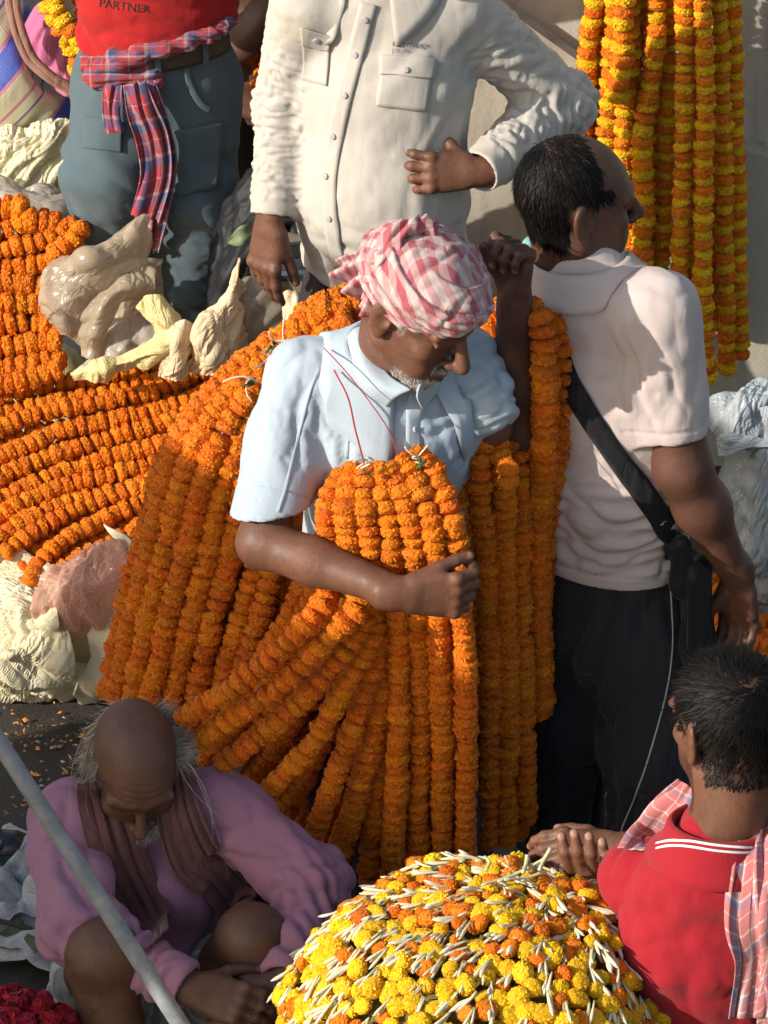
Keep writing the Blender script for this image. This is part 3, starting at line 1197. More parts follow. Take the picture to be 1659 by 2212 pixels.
for i, pts in enumerate(G1b):
    lab = 'shaded garland in the back layer of the sheaf, %s from the right' % ORD[i]
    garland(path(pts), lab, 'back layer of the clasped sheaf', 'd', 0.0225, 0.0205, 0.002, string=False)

# --- garlands hanging over his other arm
G3 = [
    [(1020, 948, -.20), (1000, 990, -.24), (990, 1060, -.26), (1010, 1200, -.24), (1030, 1450, -.20), (1040, 1828, -.17)],
    [(1050, 930, -.21), (1040, 985, -.26), (1040, 1060, -.27), (1052, 1250, -.25), (1060, 1500, -.22), (1052, 1815, -.20)],
    [(1060, 925, -.20), (1080, 975, -.25), (1090, 1050, -.26), (1090, 1250, -.24), (1098, 1500, -.21), (1092, 1812, -.19)],
    [(1065, 930, -.17), (1108, 975, -.20), (1122, 1050, -.21), (1122, 1250, -.20), (1130, 1500, -.18), (1136, 1765, -.16)],
    [(1030, 940, -.16), (1015, 1000, -.19), (1010, 1100, -.20), (1028, 1250, -.19), (1040, 1500, -.16), (1022, 1800, -.14)],
    [(1050, 940, -.14), (1062, 1000, -.17), (1066, 1100, -.19), (1072, 1250, -.19), (1080, 1500, -.16), (1075, 1800, -.14)],
    [(1060, 940, -.13), (1100, 1000, -.16), (1108, 1100, -.17), (1108, 1250, -.16), (1115, 1500, -.14), (1116, 1790, -.12)],
]
for i, pts in enumerate(G3):
    lab = 'shaded garland over the turbaned man\'s far arm, %s strand of that bunch' % ORD[i]
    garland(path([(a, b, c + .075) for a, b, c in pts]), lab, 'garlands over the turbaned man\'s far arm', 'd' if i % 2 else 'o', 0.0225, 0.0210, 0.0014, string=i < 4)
# a ring of knotted blooms at its top
r = empty('flower_knot', PX(1040, 940, -.17), 'knot of big orange blooms tied on top of the far-arm bunch', 'flower knot')
for k in range(9):
    a = k * 0.7
    c = PX(1042 + 26 * math.cos(a) * (0.4 + 0.6 * (k > 2)), 945 + 26 * math.sin(a) * (0.4 + 0.6 * (k > 2)), -.165 - 0.012 * (k <= 2))
    put_flower('o', c, nrm(V(math.cos(a), -1.2, math.sin(a) + 0.6)), 0.020, r)
put_flower('o', PX(1096, 1010, -.205), nrm(V(.2, -1, .5)), 0.021, r)
put_flower('o', PX(1098, 1040, -.21), nrm(V(.2, -1, .3)), 0.019, r)

# --- garlands over the raised forearm
G4 = [
    [(1150, 668, -.20), (1172, 690, -.22), (1178, 780, -.23), (1180, 900, -.22), (1168, 1050, -.20), (1160, 1200, -.18), (1165, 1380, -.16), (1172, 1530, -.14)],
    [(1185, 678, -.16), (1206, 730, -.17), (1214, 820, -.18), (1212, 920, -.18), (1192, 1050, -.17), (1178, 1150, -.16), (1170, 1300, -.13)],
    [(1135, 880, -.16), (1142, 960, -.17), (1140, 1050, -.17), (1135, 1180, -.16), (1142, 1350, -.14), (1150, 1490, -.12)],
]
for i, pts in enumerate(G4):
    lab = ['thick orange garland hung from the raised forearm, nearest the fist', 'outer garland beside the white polo shirt\'s back', 'short garland half hidden between the two men'][i]
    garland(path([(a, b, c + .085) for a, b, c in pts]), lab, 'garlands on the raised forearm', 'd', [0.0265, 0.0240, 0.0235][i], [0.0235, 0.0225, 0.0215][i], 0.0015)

# --- orange and yellow garlands hanging on the wall
H = [
    ([(1318, -240), (1296, -60), (1276, 60), (1264, 180), (1260, 320), (1278, 520), (1300, 640)], 1.42, 'oy', .0215, 'leftmost striped garland on the wall, beside the white sleeve'),
    ([(1352, -240), (1350, -60), (1345, 60), (1342, 130), (1332, 205)], 1.37, 'oy', .0245, 'short striped garland ending above the bald forehead'),
    ([(1335, -240), (1320, -40), (1300, 120), (1296, 300), (1322, 480), (1340, 640)], 1.45, 'yo', .0195, 'striped garland behind the short one on the wall'),
    ([(1420, -240), (1420, -60), (1418, 60), (1402, 200), (1388, 300), (1392, 430), (1384, 590)], 1.38, 'oy', .0240, 'thick striped garland passing just behind the bald man\'s nose'),
    ([(1380, -240), (1378, -40), (1372, 150), (1365, 330), (1372, 520), (1378, 640)], 1.45, 'yo', .0195, 'striped garland in shadow behind the bald man\'s brow'),
    ([(1446, -240), (1446, -60), (1444, 150), (1440, 350), (1432, 520), (1424, 640)], 1.42, 'oy', .0195, 'striped garland, third long strand from the right of the lit ones'),
    ([(1480, -240), (1480, -60), (1478, 150), (1478, 300), (1470, 480), (1464, 660)], 1.37, 'yo', .0205, 'striped garland, second lit strand from the right'),
    ([(1512, -240), (1514, -60), (1522, 150), (1522, 400), (1518, 600), (1526, 815)], 1.36, 'oy', .0200, 'longest lit striped garland, hanging lowest beside the sleeve'),
    ([(1500, -240), (1500, -60), (1500, 150), (1500, 400), (1496, 600), (1500, 720)], 1.45, 'oy', .0195, 'striped garland hidden behind the two longest lit strands'),
    ([(1545, -240), (1550, -60), (1560, 200), (1566, 500), (1570, 790)], 1.43, 'oy', .0220, 'shaded striped garland right of the longest lit one'),
    ([(1575, -240), (1580, 0), (1588, 250), (1593, 500), (1600, 765)], 1.46, 'yo', .0200, 'rightmost striped garland, in the shadow on the wall'),
    ([(1545, -240), (1545, 0), (1546, 250), (1548, 500), (1548, 700)], 1.48, 'oy', .0200, 'striped garland flat against the wall behind the shaded pair'),
    ([(1300, -240), (1290, 0), (1282, 200), (1290, 400), (1310, 620)], 1.48, 'yo', .0205, 'striped garland behind the leftmost one on the wall'),
    ([(1330, -240), (1328, 0), (1318, 160), (1312, 300), (1336, 480), (1360, 660)], 1.41, 'oy', .0215, 'striped garland between the short one and the leftmost one'),
    ([(1362, -240), (1362, 0), (1356, 170), (1345, 300), (1352, 460), (1372, 660)], 1.40, 'yo', .0215, 'striped garland showing just below the end of the short one'),
    ([(1410, -240), (1412, 0), (1414, 200), (1410, 400), (1404, 620)], 1.47, 'oy', .0195, 'striped garland flat against the wall behind the thick one'),
]
for i, (pts, y, pat, rad, lab) in enumerate(H):
    garland(path(pts, y + 0.13), lab, 'orange and yellow garlands hanging on the wall', pat, rad, rad * 0.98, 0.0012)
zt = max(PX(1400, -240, 1.53)[2] + 0.01, 1.2)
root = empty('hanging_rope', (0.6, 1.55, zt), 'rope strung along the wall above, carrying the striped garlands', 'rope')
v, F = tube(spline([(0.2, WY, zt + 0.04), (0.35, 1.55, zt + 0.01), (0.55, 1.55, zt), (0.75, 1.55, zt + 0.01), (0.95, WY, zt + 0.04)], 40), 0.006, 6)
link('rope', make_mesh('rope', v, F, STRING), root)

# --- yellow and orange garland behind the striped bag
for i, pts in enumerate([
    [(120, -60, 1.80), (135, 20, 1.78), (165, 70, 1.76), (185, 130, 1.75), (180, 200, 1.74)],
    [(160, -60, 1.84), (180, 10, 1.82), (195, 70, 1.80), (190, 150, 1.80)],
    [(105, -60, 1.83), (120, 40, 1.82), (150, 90, 1.80), (170, 150, 1.80)]]):
    garland(path(pts), ['yellow and orange garland between the striped bag and red shirt', 'second yellow garland hugging the red shirt\'s hip', 'yellow garland nearest the striped bag'][i],
            'mixed garlands by the striped bag', ['yoyy', 'oyo', 'yyo'][i], 0.0225, 0.0225, 0.003)

# --- garlands on the ground behind the man in the red polo shirt
for i, (pts, pat) in enumerate([
    ([(1480, 1430, .35), (1465, 1520, .30), (1455, 1620, .22), (1450, 1720, .15), (1440, 1790, .10)], 'yo'),
    ([(1450, 1500, .42), (1440, 1600, .32), (1425, 1700, .22), (1420, 1790, .15)], 'oy'),
    ([(1500, 1400, .45), (1490, 1480, .38), (1478, 1600, .28), (1470, 1700, .2)], 'oo'),
    ([(1500, 1395, .40), (1540, 1375, .44), (1600, 1372, .44), (1680, 1380, .42)], 'd'),
    ([(1535, 1260, .52), (1538, 1310, .47), (1545, 1360, .42), (1590, 1400, .38)], 'd'),
    ([(1560, 1285, .55), (1560, 1330, .50), (1575, 1372, .46), (1660, 1400, .40)], 'd'),
    ([(1520, 1330, .46), (1560, 1340, .45), (1620, 1350, .45), (1690, 1340, .47)], 'd'),
    ([(1510, 1420, .34), (1580, 1415, .36), (1660, 1420, .36), (1700, 1425, .36)], 'd')]):
    lab = ['yellow and orange garland beside the black tracksuit leg', 'inner yellow and orange garland in the shade by the tracksuit leg', 'orange garland left of the dark-haired head',
           'orange garland lying right behind the dark-haired head', 'orange garland hanging below the black shoulder bag', 'orange garland under the lowered hand',
           'uppermost orange garland on the ground under the white sack', 'lowest orange garland behind the dark hair'][i]
    garland([PZ(u, v, .026 + .016 * (i % 3)) for u, v, y in pts], lab, 'garlands on the ground at right', pat, 0.022, 0.021, 0.003)
# ------------------------------------------------------------------ people: shared pieces
def head_solid(c, fwd, up=(0, 0, 1), neck=None, sc=1.0, jaw=1.0, neck_r=0.052, nose=1.0):
    """head built round c (between the ears); returns Solid and frame (rows fwd, left, up)"""
    R = ortho(fwd, up)
    c = V(c)
    L = lambda x, y, z: c + sc * (V(x, y, z) @ R)
    e = lambda p, r: ell(L(*p), V(r) * sc, R)
    S = Solid()
    S.add(e((-.012, 0, .038), (.098, .076, .088)), .02)
    S.add(e((.030, 0, -.030), (.060, .058, .082)), .03)
    S.add(e((.050, 0, .030), (.044, .058, .046)), .02)                 # forehead
    S.add(cap(L(-.005, .050, -.060), L(.066, .016, -.102), .017 * sc * jaw, .016 * sc), .028)
    S.add(cap(L(-.005, -.050, -.060), L(.066, -.016, -.102), .017 * sc * jaw, .016 * sc), .028)
    S.add(e((.074, 0, -.104), (.019, .021, .016)), .022)                # chin
    for s in (-1, 1):
        S.add(e((.062, .044 * s, -.022), (.022, .020, .017)), .02)      # cheekbones
        S.add(e((.066, .032 * s, -.062), (.022, .020, .026)), .022)
        S.sub(e((.104, .031 * s, .006), (.022, .021, .014)), .014)      # sockets
        S.add(e((.079, .031 * s, .005), (.0125, .0135, .0105)), .003)   # eyes with lids
        S.add(cap(L(.083, .050 * s, .008), L(.090, .018 * s, .0165), .0045 * sc, .0042 * sc), .006)
        S.add(cap(L(.078, .055 * s, .026), L(.093, .014 * s, .029), .0085 * sc, .0095 * sc), .012)  # brow
        S.add(e((.104, .0125 * s, -.036), (.011, .0085, .0080)), .007)  # nostrils
    S.add(cap(L(.090, 0, .022), L(.118 + .004 * nose, 0, -.030), .0072 * sc, .0118 * sc * nose), .010)
    S.add(cap(L(.092, .021, -.070), L(.099, 0, -.066), .0055 * sc, .0068 * sc), .006)
    S.add(cap(L(.092, -.021, -.070), L(.099, 0, -.066), .0055 * sc, .0068 * sc), .006)
    S.add(cap(L(.089, .018, -.080), L(.096, 0, -.081), .0060 * sc, .0078 * sc), .006)
    S.add(cap(L(.089, -.018, -.080), L(.096, 0, -.081), .0060 * sc, .0078 * sc), .006)
    for s in (-1, 1):                                                   # ears
        Re = ortho(R[0] * 0.75 - R[1] * 0.0 + 0, R[2])
        tilt = nrm(R[0] * .94 + R[1] * s * -.34)
        Re = np.stack([tilt, nrm(np.cross(R[2], tilt)), R[2]])
        S.add(ell(L(-.012, .076 * s, -.002), V(.021, .0075, .034) * sc, Re), .008)
        S.add(ell(L(-.022, .082 * s, .010), V(.013, .006, .022) * sc, Re), .006)
        S.add(ell(L(-.006, .075 * s, -.032), V(.010, .006, .011) * sc, Re), .006)
        S.sub(ell(L(-.006, .0875 * s, .000), V(.0105, .007, .019) * sc, Re), .005)
        S.add(ell(L(.003, .077 * s, -.004), V(.005, .006, .008) * sc, Re), .004)
    if neck is not None:
        S.add(cap(L(-.028, 0, -.040), V(neck), neck_r * sc, neck_r * 1.12 * sc), .03)
    return S, R, L


HANDSHAPE = [(.030, .066), (.0105, .074), (-.0095, .069), (-.028, .054)]


def hand(wrist, along, thumb, back, curls, sc=1.0, spread=0.06, thumb_dir=(.55, .70, -.45), thumb_curl=0.4, k=0.006):
    """list of (prim, k) for a hand; back = direction the back of the hand faces"""
    x = nrm(along)
    z = nrm(V(back) - x * (V(back) @ x))
    y = nrm(np.cross(z, x))
    if y @ V(thumb) < 0:
        y = -y
    w = V(wrist)
    L = lambda a, b, c: w + sc * (x * a + y * b + z * c)
    P = []
    P.append((ecap(L(-.035, 0, 0), L(.012, 0, 0), (.0225 * sc, .0165 * sc), (.0260 * sc, .0160 * sc), y), .022))
    P.append((ecap(L(.012, .000, 0), L(.074, .001, .001), (.0290 * sc, .0165 * sc), (.0385 * sc, .0125 * sc), y), .012))
    P.append((ecap(L(.018, .020, -.006), L(.050, .026, -.008), (.014 * sc, .014 * sc), (.013 * sc, .013 * sc), y), .012))
    P.append((ecap(L(.020, -.020, -.005), L(.055, -.024, -.005), (.012 * sc, .012 * sc), (.012 * sc, .011 * sc), y), .012))
    nails, tips = [], []
    for i, (yy, ln) in enumerate(HANDSHAPE):
        b = L(.082 - .05 * abs(yy - .008), yy, .002)
        P.append((ell(b + z * .003 * sc, V(.0105, .0098, .0098) * sc, np.stack([x, y, z])), .008))   # knuckle
        fan = (yy / .03) * spread
        d0 = nrm(x + y * fan)
        ang = 0.0
        r = (.0093, .0096, .0092, .0080)[i] * sc
        for j, fr in enumerate((.45, .30, .25)):
            ang += curls[i][j]
            d = d0 * math.cos(ang) - z * math.sin(ang)
            e = b + d * ln * fr * sc
            P.append((cap(b, e, r, r * .93), .0035 if j else .006))
            if j < 2:
                P.append((ell(e, V(1, 1, 1) * r * 1.03), .002))
            r *= .93
            b = e
        up = np.cross(np.cross(d, z), d)
        up = nrm(z * math.cos(ang) + d0 * math.sin(ang))
        nails.append((b + up * r * .75 + d * .001, d, up))
        tips.append(b)
    td = nrm(x * thumb_dir[0] + y * thumb_dir[1] + z * thumb_dir[2])
    b = L(.020, .020, -.006)
    m = b + td * .040 * sc
    P.append((cap(b, m, .0135 * sc, .0112 * sc), .012))
    td2 = nrm(td + (x * 1.0 - y * .45 - z * .25) * thumb_curl)
    m2 = m + td2 * .030 * sc
    P.append((cap(m, m2, .0108 * sc, .0098 * sc), .004))
    td3 = nrm(td2 + (x * .8 - y * .6 - z * .2) * thumb_curl * .6)
    e = m2 + td3 * .022 * sc
    P.append((cap(m2, e, .0098 * sc, .0085 * sc), .003))
    tn = nrm(np.cross(td3, np.cross(z + y * .6, td3)))
    nails.append((e + tn * .006 * sc, td3, tn))
    return P, nails, L


class Skin:
    """collects body chunks into one body mesh"""
    def __init__(self):
        self.v, self.F, self.m, self.o = [], [], [], 0

    def chunk(self, S, h, mask=None, disp=None, smooth=1):
        v, F = solid_mesh(S, h, disp, smooth)
        self.v.append(v)
        self.F.append(F + self.o)
        self.o += len(v)
        mk = np.zeros((len(v), 4))
        mk[:, 3] = 1
        if mask is not None:
            mask(v, mk)
        self.m.append(mk)
        return v, F

    def build(self, mat, root, name='body'):
        v = np.concatenate(self.v)
        F = np.concatenate(self.F)
        return link(name, make_mesh(name, v, F, mat, {'mask': ('FLOAT_COLOR', np.concatenate(self.m))}), root)


def nail_mask(nails, r=0.0062):
    def f(v, mk):
        for c, d, up in nails:
            q = v - c
            mk[:, 0] = np.maximum(mk[:, 0], sstep(1.15, 0.75, np.linalg.norm(q, axis=1) / r) * 0.9)
    return f


def ribbons(roots, dirs, length, width, gravity=0.0, seg=5, curl=0.0, seed=0, flow=None, facing=None, jitter=0.25):
    """thin tapered hair ribbons as one mesh"""
    r = np.random.default_rng(seed)
    n = len(roots)
    p = np.array(roots, float)
    d = np.array(dirs, float)
    L = np.broadcast_to(np.asarray(length, float), (n,)) * (0.7 + 0.6 * r.random(n))
    d = d + r.normal(size=(n, 3)) * jitter
    d /= np.linalg.norm(d, axis=1)[:, None]
    side = np.cross(d, r.normal(size=(n, 3)) if facing is None else facing)
    side /= np.linalg.norm(side, axis=1)[:, None] + 1e-9
    cu = r.normal(size=(n, 3)) * curl
    V_ = np.zeros((n, seg + 1, 2, 3))
    for s in range(seg + 1):
        wd = width * (1 - 0.85 * (s / seg) ** 1.5)
        V_[:, s, 0] = p - side * wd / 2
        V_[:, s, 1] = p + side * wd / 2
        p = p + d * (L / seg)[:, None]
        d = d + cu + np.array([0, 0, -gravity])
        if flow is not None:
            d = d + flow(p)
        d /= np.linalg.norm(d, axis=1)[:, None]
    idx = np.arange(n * (seg + 1) * 2).reshape(n, seg + 1, 2)
    F = np.stack([idx[:, :-1, 0], idx[:, :-1, 1], idx[:, 1:, 1], idx[:, 1:, 0]], -1).reshape(-1, 4)
    return V_.reshape(-1, 3), F


def nrm_rows(a):
    return a / (np.linalg.norm(a, axis=1)[:, None] + 1e-9)


def cat(parts):
    vs, Fs, o = [], [], 0
    for v, F in parts:
        vs.append(v)
        Fs.append(np.asarray(F) + o)
        o += len(v)
    return np.concatenate(vs), np.concatenate(Fs)


def scatter_on(v, F, n, keep, seed=0):
    """random points on a mesh where keep(points, normals) holds"""
    r = np.random.default_rng(seed)
    N = vnormals(v, F)
    c = v[F].mean(1)
    nn = N[F].mean(1)
    ok = keep(c, nn)
    F2 = F[ok]
    if len(F2) == 0:
        return np.zeros((0, 3)), np.zeros((0, 3))
    pick = r.integers(len(F2), size=n)
    w_ = r.dirichlet((1, 1, 1, 1), size=n)
    return (v[F2[pick]] * w_[:, :, None]).sum(1), (N[F2[pick]] * w_[:, :, None]).sum(1)


def collar(c, axis, front, r, h, mat, root, gap=0.5, flare=0.018, tip=0.03, thick=0.0035, name='collar', rx=1.0, n=56, uvs=True, stand=0.012, over=None, off=0.004):
    """turned-down shirt collar round the neck: c centre of the neck hole, axis along the neck, front = towards the throat"""
    ax = nrm(axis)
    f = nrm(V(front) - ax * (V(front) @ ax))
    s = np.cross(ax, f)
    rows = []
    for a in np.linspace(gap, 2 * math.pi - gap, n):
        d = f * math.cos(a) + s * math.sin(a) * rx
        e = min(a - gap, 2 * math.pi - gap - a)
        tp = tip * math.exp(-(e / 0.35) ** 2)
        down = h + tp
        wob = 0.0015 * math.sin(a * 9)
        col = [V(c) + d * r * 0.97 - ax * 0.006, V(c) + d * (r + .001) + ax * stand * 0.7, V(c) + d * (r + .004) + ax * stand, V(c) + d * (r + .009) + ax * stand * 0.7,
               V(c) + d * (r + flare * .55 + .006 + wob) - ax * (down * .35 - .004), V(c) + d * (r + flare * .95 + .006 + wob) - ax * (down * .72), V(c) + d * (r + flare * 1.2 + .006) - ax * down]
        rows.append(col)
    G = np.array(rows)
    if over is not None:                      # lie on the shirt, not in it
        lift = np.repeat(np.array([.0, .002, .004, .006, off, off, off])[None], len(G), 0)[:, 1:].ravel()
        q = G[:, 1:].reshape(-1, 3)
        for _ in range(3):
            d = over(q)
            g = np.stack([over(q + e) - d for e in np.eye(3) * 1e-3], 1)
            g /= np.linalg.norm(g, axis=1)[:, None] + 1e-9
            low = np.tile(np.array([0, 0, 0, 1, 1, 1.]), len(G))
            q = q + g * (np.clip(lift - d, -.006, .06) * np.where(d < lift, 1, .5 * low))[:, None]
        G[:, 1:] = q.reshape(G[:, 1:].shape)
        for _ in range(2):
            G[1:-1, 4:] = (G[:-2, 4:] + 2 * G[1:-1, 4:] + G[2:, 4:]) / 4
    v, F, uv = sheet(G, thick)
    return link(name, make_mesh(name, v, F, mat, {'uvw': ('FLOAT_VECTOR', uv)}), root)


def on_surface(bvh, uvs, off=0.002):
    out, ns = [], []
    for u, v in uvs:
        p, n = hit(bvh, u, v, off)
        if p is not None:
            out.append(p)
            ns.append(n)
    return np.array(out), np.array(ns)


def strip_on(bvh, uvs, width, thick=0.002, off=0.0012, n=40, wfun=None):
    """a flat band following a surface along picture points; returns sheet(v, F, uv)"""
    u = spline([(a, b, 0) for a, b in uvs], n)[:, :2]
    p, nn = on_surface(bvh, u, off)
    for _ in range(2):
        p[1:-1] = (p[:-2] + 2 * p[1:-1] + p[2:]) / 4
        nn[1:-1] = (nn[:-2] + 2 * nn[1:-1] + nn[2:]) / 4
    T = np.gradient(p, axis=0)
    S = np.cross(T, nn)
    S /= np.linalg.norm(S, axis=1)[:, None]
    k = 5
    G = np.zeros((len(p), k, 3))
    for j in range(k):
        q = (j / (k - 1) - .5)
        G[:, j] = p + S * (width * q) + nn * (thick * .3 * (1 - (2 * q) ** 4))
    return sheet(G, thick)


def patch_on(bvh, poly, off=0.003, thick=0.002, n=14):
    """a four-cornered patch (picture points, clockwise from top left) laid on a surface"""
    a, b, c, d = [V(*p) for p in poly]
    G = np.zeros((n, n, 3))
    for i in range(n):
        t = i / (n - 1)
        for j in range(n):
            s = j / (n - 1)
            q = (a * (1 - s) + b * s) * (1 - t) + (d * (1 - s) + c * s) * t
            p, nn = hit(bvh, q[0], q[1], off)
            if p is None:
                p = G[i, j - 1] if j else G[i - 1, j]
            G[i, j] = p
    for _ in range(1):
        G[1:-1, 1:-1] = (G[1:-1, 1:-1] * 2 + G[:-2, 1:-1] + G[2:, 1:-1] + G[1:-1, :-2] + G[1:-1, 2:]) / 6
    return sheet(G, thick)


def put(name, vFuv, mat, root, sub=None):
    v, F, uv = vFuv
    me = make_mesh(name, v, F, mat, {'uvw': ('FLOAT_VECTOR', uv)})
    return sub_link(name, me, sub) if sub is not None else link(name, me, root)


def text_mesh(name, txt, p, right, up, size, mat, root, extrude=0.0004, sub=None):
    cu = bpy.data.curves.new(name, 'FONT')
    cu.body = txt
    cu.size = size
    cu.extrude = extrude
    ob = bpy.data.objects.new(name, cu)
    COL.objects.link(ob)
    me = bpy.data.meshes.new_from_object(ob.evaluated_get(bpy.context.evaluated_depsgraph_get()))
    bpy.data.objects.remove(ob)
    x = nrm(right)
    z = nrm(np.cross(x, nrm(up)))
    y = np.cross(z, x)
    M = Matrix(((x[0], y[0], z[0], p[0]), (x[1], y[1], z[1], p[1]), (x[2], y[2], z[2], p[2]), (0, 0, 0, 1)))
    me.transform(M)
    me.materials.clear()
    me.materials.append(mat)
    return sub_link(name, me, sub) if sub is not None else link(name, me, root)


def wrap_on(o, root, bvh, off=.0015):
    """press a flat mark on to the surface it is printed on"""
    t = root.matrix_world.translation
    for v in o.data.vertices:
        p, n, i, d = bvh.find_nearest(v.co + t)
        if p is not None:
            if n @ Vector(FWD) > 0:
                n = -n
            v.co = p + n * off - t


def button(p, n, r, mat, root, name='button'):
    R = ortho(n, (0.1, 0.2, 1))
    vs, F = [], []
    prof = [(0, .0022), (.5, .0022), (.62, .0016), (.8, .0026), (.95, .0022), (1.0, .0010), (1.0, -.0015)]
    k = 14
    for q, h in prof:
        for i in range(k):
            a = 2 * math.pi * i / k
            vs.append(V(p) + n * h + (R[1] * math.cos(a) + R[2] * math.sin(a)) * r * max(q, .01))
    for i in range(len(prof) - 1):
        for j in range(k):
            F.append((i * k + j, i * k + (j + 1) % k, (i + 1) * k + (j + 1) % k, (i + 1) * k + j))
    return link(name, make_mesh(name, np.array(vs), F, mat), root)


def drape(pts, normals, widths, npl, amp, n=70, m=48, seed=0.0, ragged=0.0):
    """a hanging length of cloth: centre line, outward normals and widths given at a few stations; pleated"""
    C = spline(pts, n)
    N = nrm_rows(spline([nrm(a) for a in normals], n))
    Wd = spline([(w_, 0, 0) for w_ in widths], n)[:, 0]
    T = nrm_rows(np.gradient(C, axis=0))
    S_ = nrm_rows(np.cross(T, N))
    G = np.zeros((n, m, 3))
    t = np.linspace(0, 1, n)
    for j in range(m):
        q = j / (m - 1) - .5
        ph = q * npl * 2 * math.pi + 1.3 * np.sin(t * 2.2 + seed) + .6 * np.sin(t * 5 + seed * 2 + q * 3)
        wav = np.abs(np.sin(ph * .5)) ** .8 - .5
        edge = ragged * math.sin(q * 40 + seed)
        G[:, j] = C + S_ * (q * Wd + .1 * amp * np.sin(ph * 1.7))[:, None] + N * (amp * wav * (.55 + .45 * np.sin(q * 7 + t * 3 + seed)))[:, None] + T * (edge * t)[:, None]
    return sheet(G, .0022)


def uv_body(v, axis=(0, 0, 1), c=None):
    return v


def along_f(axis):
    a = nrm(axis)
    return lambda d: (d @ a) ** 2


def cloth_obj(name, S, h, mat, root, disp=None, uv=None, smooth=1, buck=None):
    v, F = solid_mesh(S, h, disp, smooth, buck)
    me = make_mesh(name, v, F, mat, {'uvw': ('FLOAT_VECTOR', v if uv is None else uv(v))})
    link(name, me, root)
    return v, F, bvh_of(v, F)


SK_DARK = m_skin('skin_dark', (0.105, 0.046, 0.028), (0.32, 0.17, 0.12))
SK_MID = m_skin('skin_brown', (0.150, 0.066, 0.037), (0.36, 0.19, 0.13))
SK_OLD = m_skin('skin_old', (0.135, 0.066, 0.041), (0.30, 0.17, 0.12), rough=0.46)
HAIRB = m_hair('hair_black', (0.003, 0.0026, 0.0026), (0.011, 0.008, 0.006), 0.55)
HAIRG = m_hair('hair_grey', (0.30, 0.26, 0.21), (0.52, 0.47, 0.40), 0.55)
HAIRW = m_hair('beard_white', (0.45, 0.43, 0.40), (0.68, 0.66, 0.62), 0.6)
BTN = m_plain('pearl_button', (0.48, 0.40, 0.42), 0.25)
# ------------------------------------------------------------------ man in the pale polo shirt (seen from behind)
def legs(S, hips, feet, rs=(.088, .060, .052), side=(1, 0, 0), kneef=(0, 0, 0)):
    for hp, ft in zip(hips, feet):
        hp, ft = V(hp), V(ft)
        kn = hp * .47 + ft * .53 + V(kneef)
        S.add(cap(hp, kn, rs[0], rs[1]), .04)
        S.add(cap(kn, ft, rs[1], rs[2]), .02)
    return S


def foot(S, ankle, d):
    a = V(ankle)
    d = nrm(d)
    S.add(cap(a, V(a[0], a[1], .055), .036, .034), .02)
    S.add(ecap(V(a[0], a[1], .030) - d * .03, V(a[0], a[1], .022) + d * .15, (.034, .030), (.044, .018), np.cross(d, (0, 0, 1))), .02)
    return S


polo = empty('person', (PX(1300, 1700, 0)[0], 0.02, 0), 'man seen from behind in pale pink polo shirt and black tracksuit bottoms, face turned right', 'person', 'people at the flower stalls')
Fd = nrm((.60, .80, 0))
Rt = nrm((.80, -.60, 0))
hc = PX(1240, 440, 0)
nb = PX(1252, 572, .0)
hf = nrm((.94, .34, -.06))
skin = Skin()
S, HR, HL = head_solid(hc, hf, (0, 0, 1), PX(1228, 600, .005), .96, neck_r=.050)


def hl(v):
    return (v - hc) @ HR.T / .96


def polo_hair(P, N=None):
    q = hl(P)
    side = np.abs(q[:, 1])
    line = np.where(q[:, 2] > .055, .022 - side * .10 - 0.5 * np.clip(q[:, 2] - .09, 0, 1), .042 - .02 * (q[:, 2] < .02))
    lower = np.where(q[:, 0] < -.030, -.060 - .2 * np.clip(q[:, 0] + .05, -1, 0), np.where(q[:, 0] < .016, .030, .000))
    ear = (side > .066) & (q[:, 2] < .036) & (q[:, 0] > -.042)
    return (q[:, 0] < line) & (q[:, 2] > lower) & ~ear


def mk(v, m):
    m[:, 2] = np.where(polo_hair(v), .85, 0)
    q = hl(v)
    m[:, 2] = np.maximum(m[:, 2], .6 * sstep(.006, .002, np.abs(q[:, 2] + .0745)) * (q[:, 0] > .085) * (np.abs(q[:, 1]) < .024))
    m[:, 2] = np.maximum(m[:, 2], .35 * sstep(-.045, -.075, q[:, 2]) * (q[:, 0] > .0) * (q[:, 2] > -.125) * (noise3(v * 260) > -.1))


hv, hF = skin.chunk(S, .0032, mk)
# right arm, hanging
sh = PX(1432, 668, -.09); elb = PX(1472, 1005, -.13); wr = PX(1588, 1238, -.10)
A = Solid()
A.add(cap(sh, elb, .050, .046), .02)
A.add(cap(elb + nrm(wr - elb) * .01, elb * .62 + wr * .38, .045, .045), .03)
A.add(cap(elb * .62 + wr * .38, wr, .043, .026), .03)
P, nails, _ = hand(wr + nrm(wr - elb) * .02, nrm((.03, .04, -1)), (-1, -.25, 0), (.55, .8, .1), [(.30, .35, .3), (.38, .42, .35), (.45, .5, .4), (.5, .5, .4)], 1.02, .03, (.72, .42, -.50), .25)
for p, k in P:
    A.add(p, k)
skin.chunk(A, .0032, nail_mask(nails))
# left arm, folded up: the fist beside the turban
shl = PX(1205, 625, .04); ell_ = PX(1116, 930, -.085); wrl = PX(1112, 648, -.125)
A = Solid()
A.add(cap(shl, ell_, .052, .045), .02)
A.add(cap(ell_, ell_ * .6 + wrl * .4, .041, .040), .02)
A.add(cap(ell_ * .6 + wrl * .4, wrl, .039, .028), .02)
P, nails, _ = hand(wrl + V(0, 0, .012), nrm((.05, .05, 1)), (-1, -.3, .1), (.75, .62, .05), [(1.0, 1.35, .7), (1.15, 1.35, .7), (1.25, 1.35, .7), (1.35, 1.3, .7)], 1.0, .05, (.85, .15, -.75), .5)
for p, k in P:
    A.add(p, k)
skin.chunk(A, .0032, nail_mask(nails))
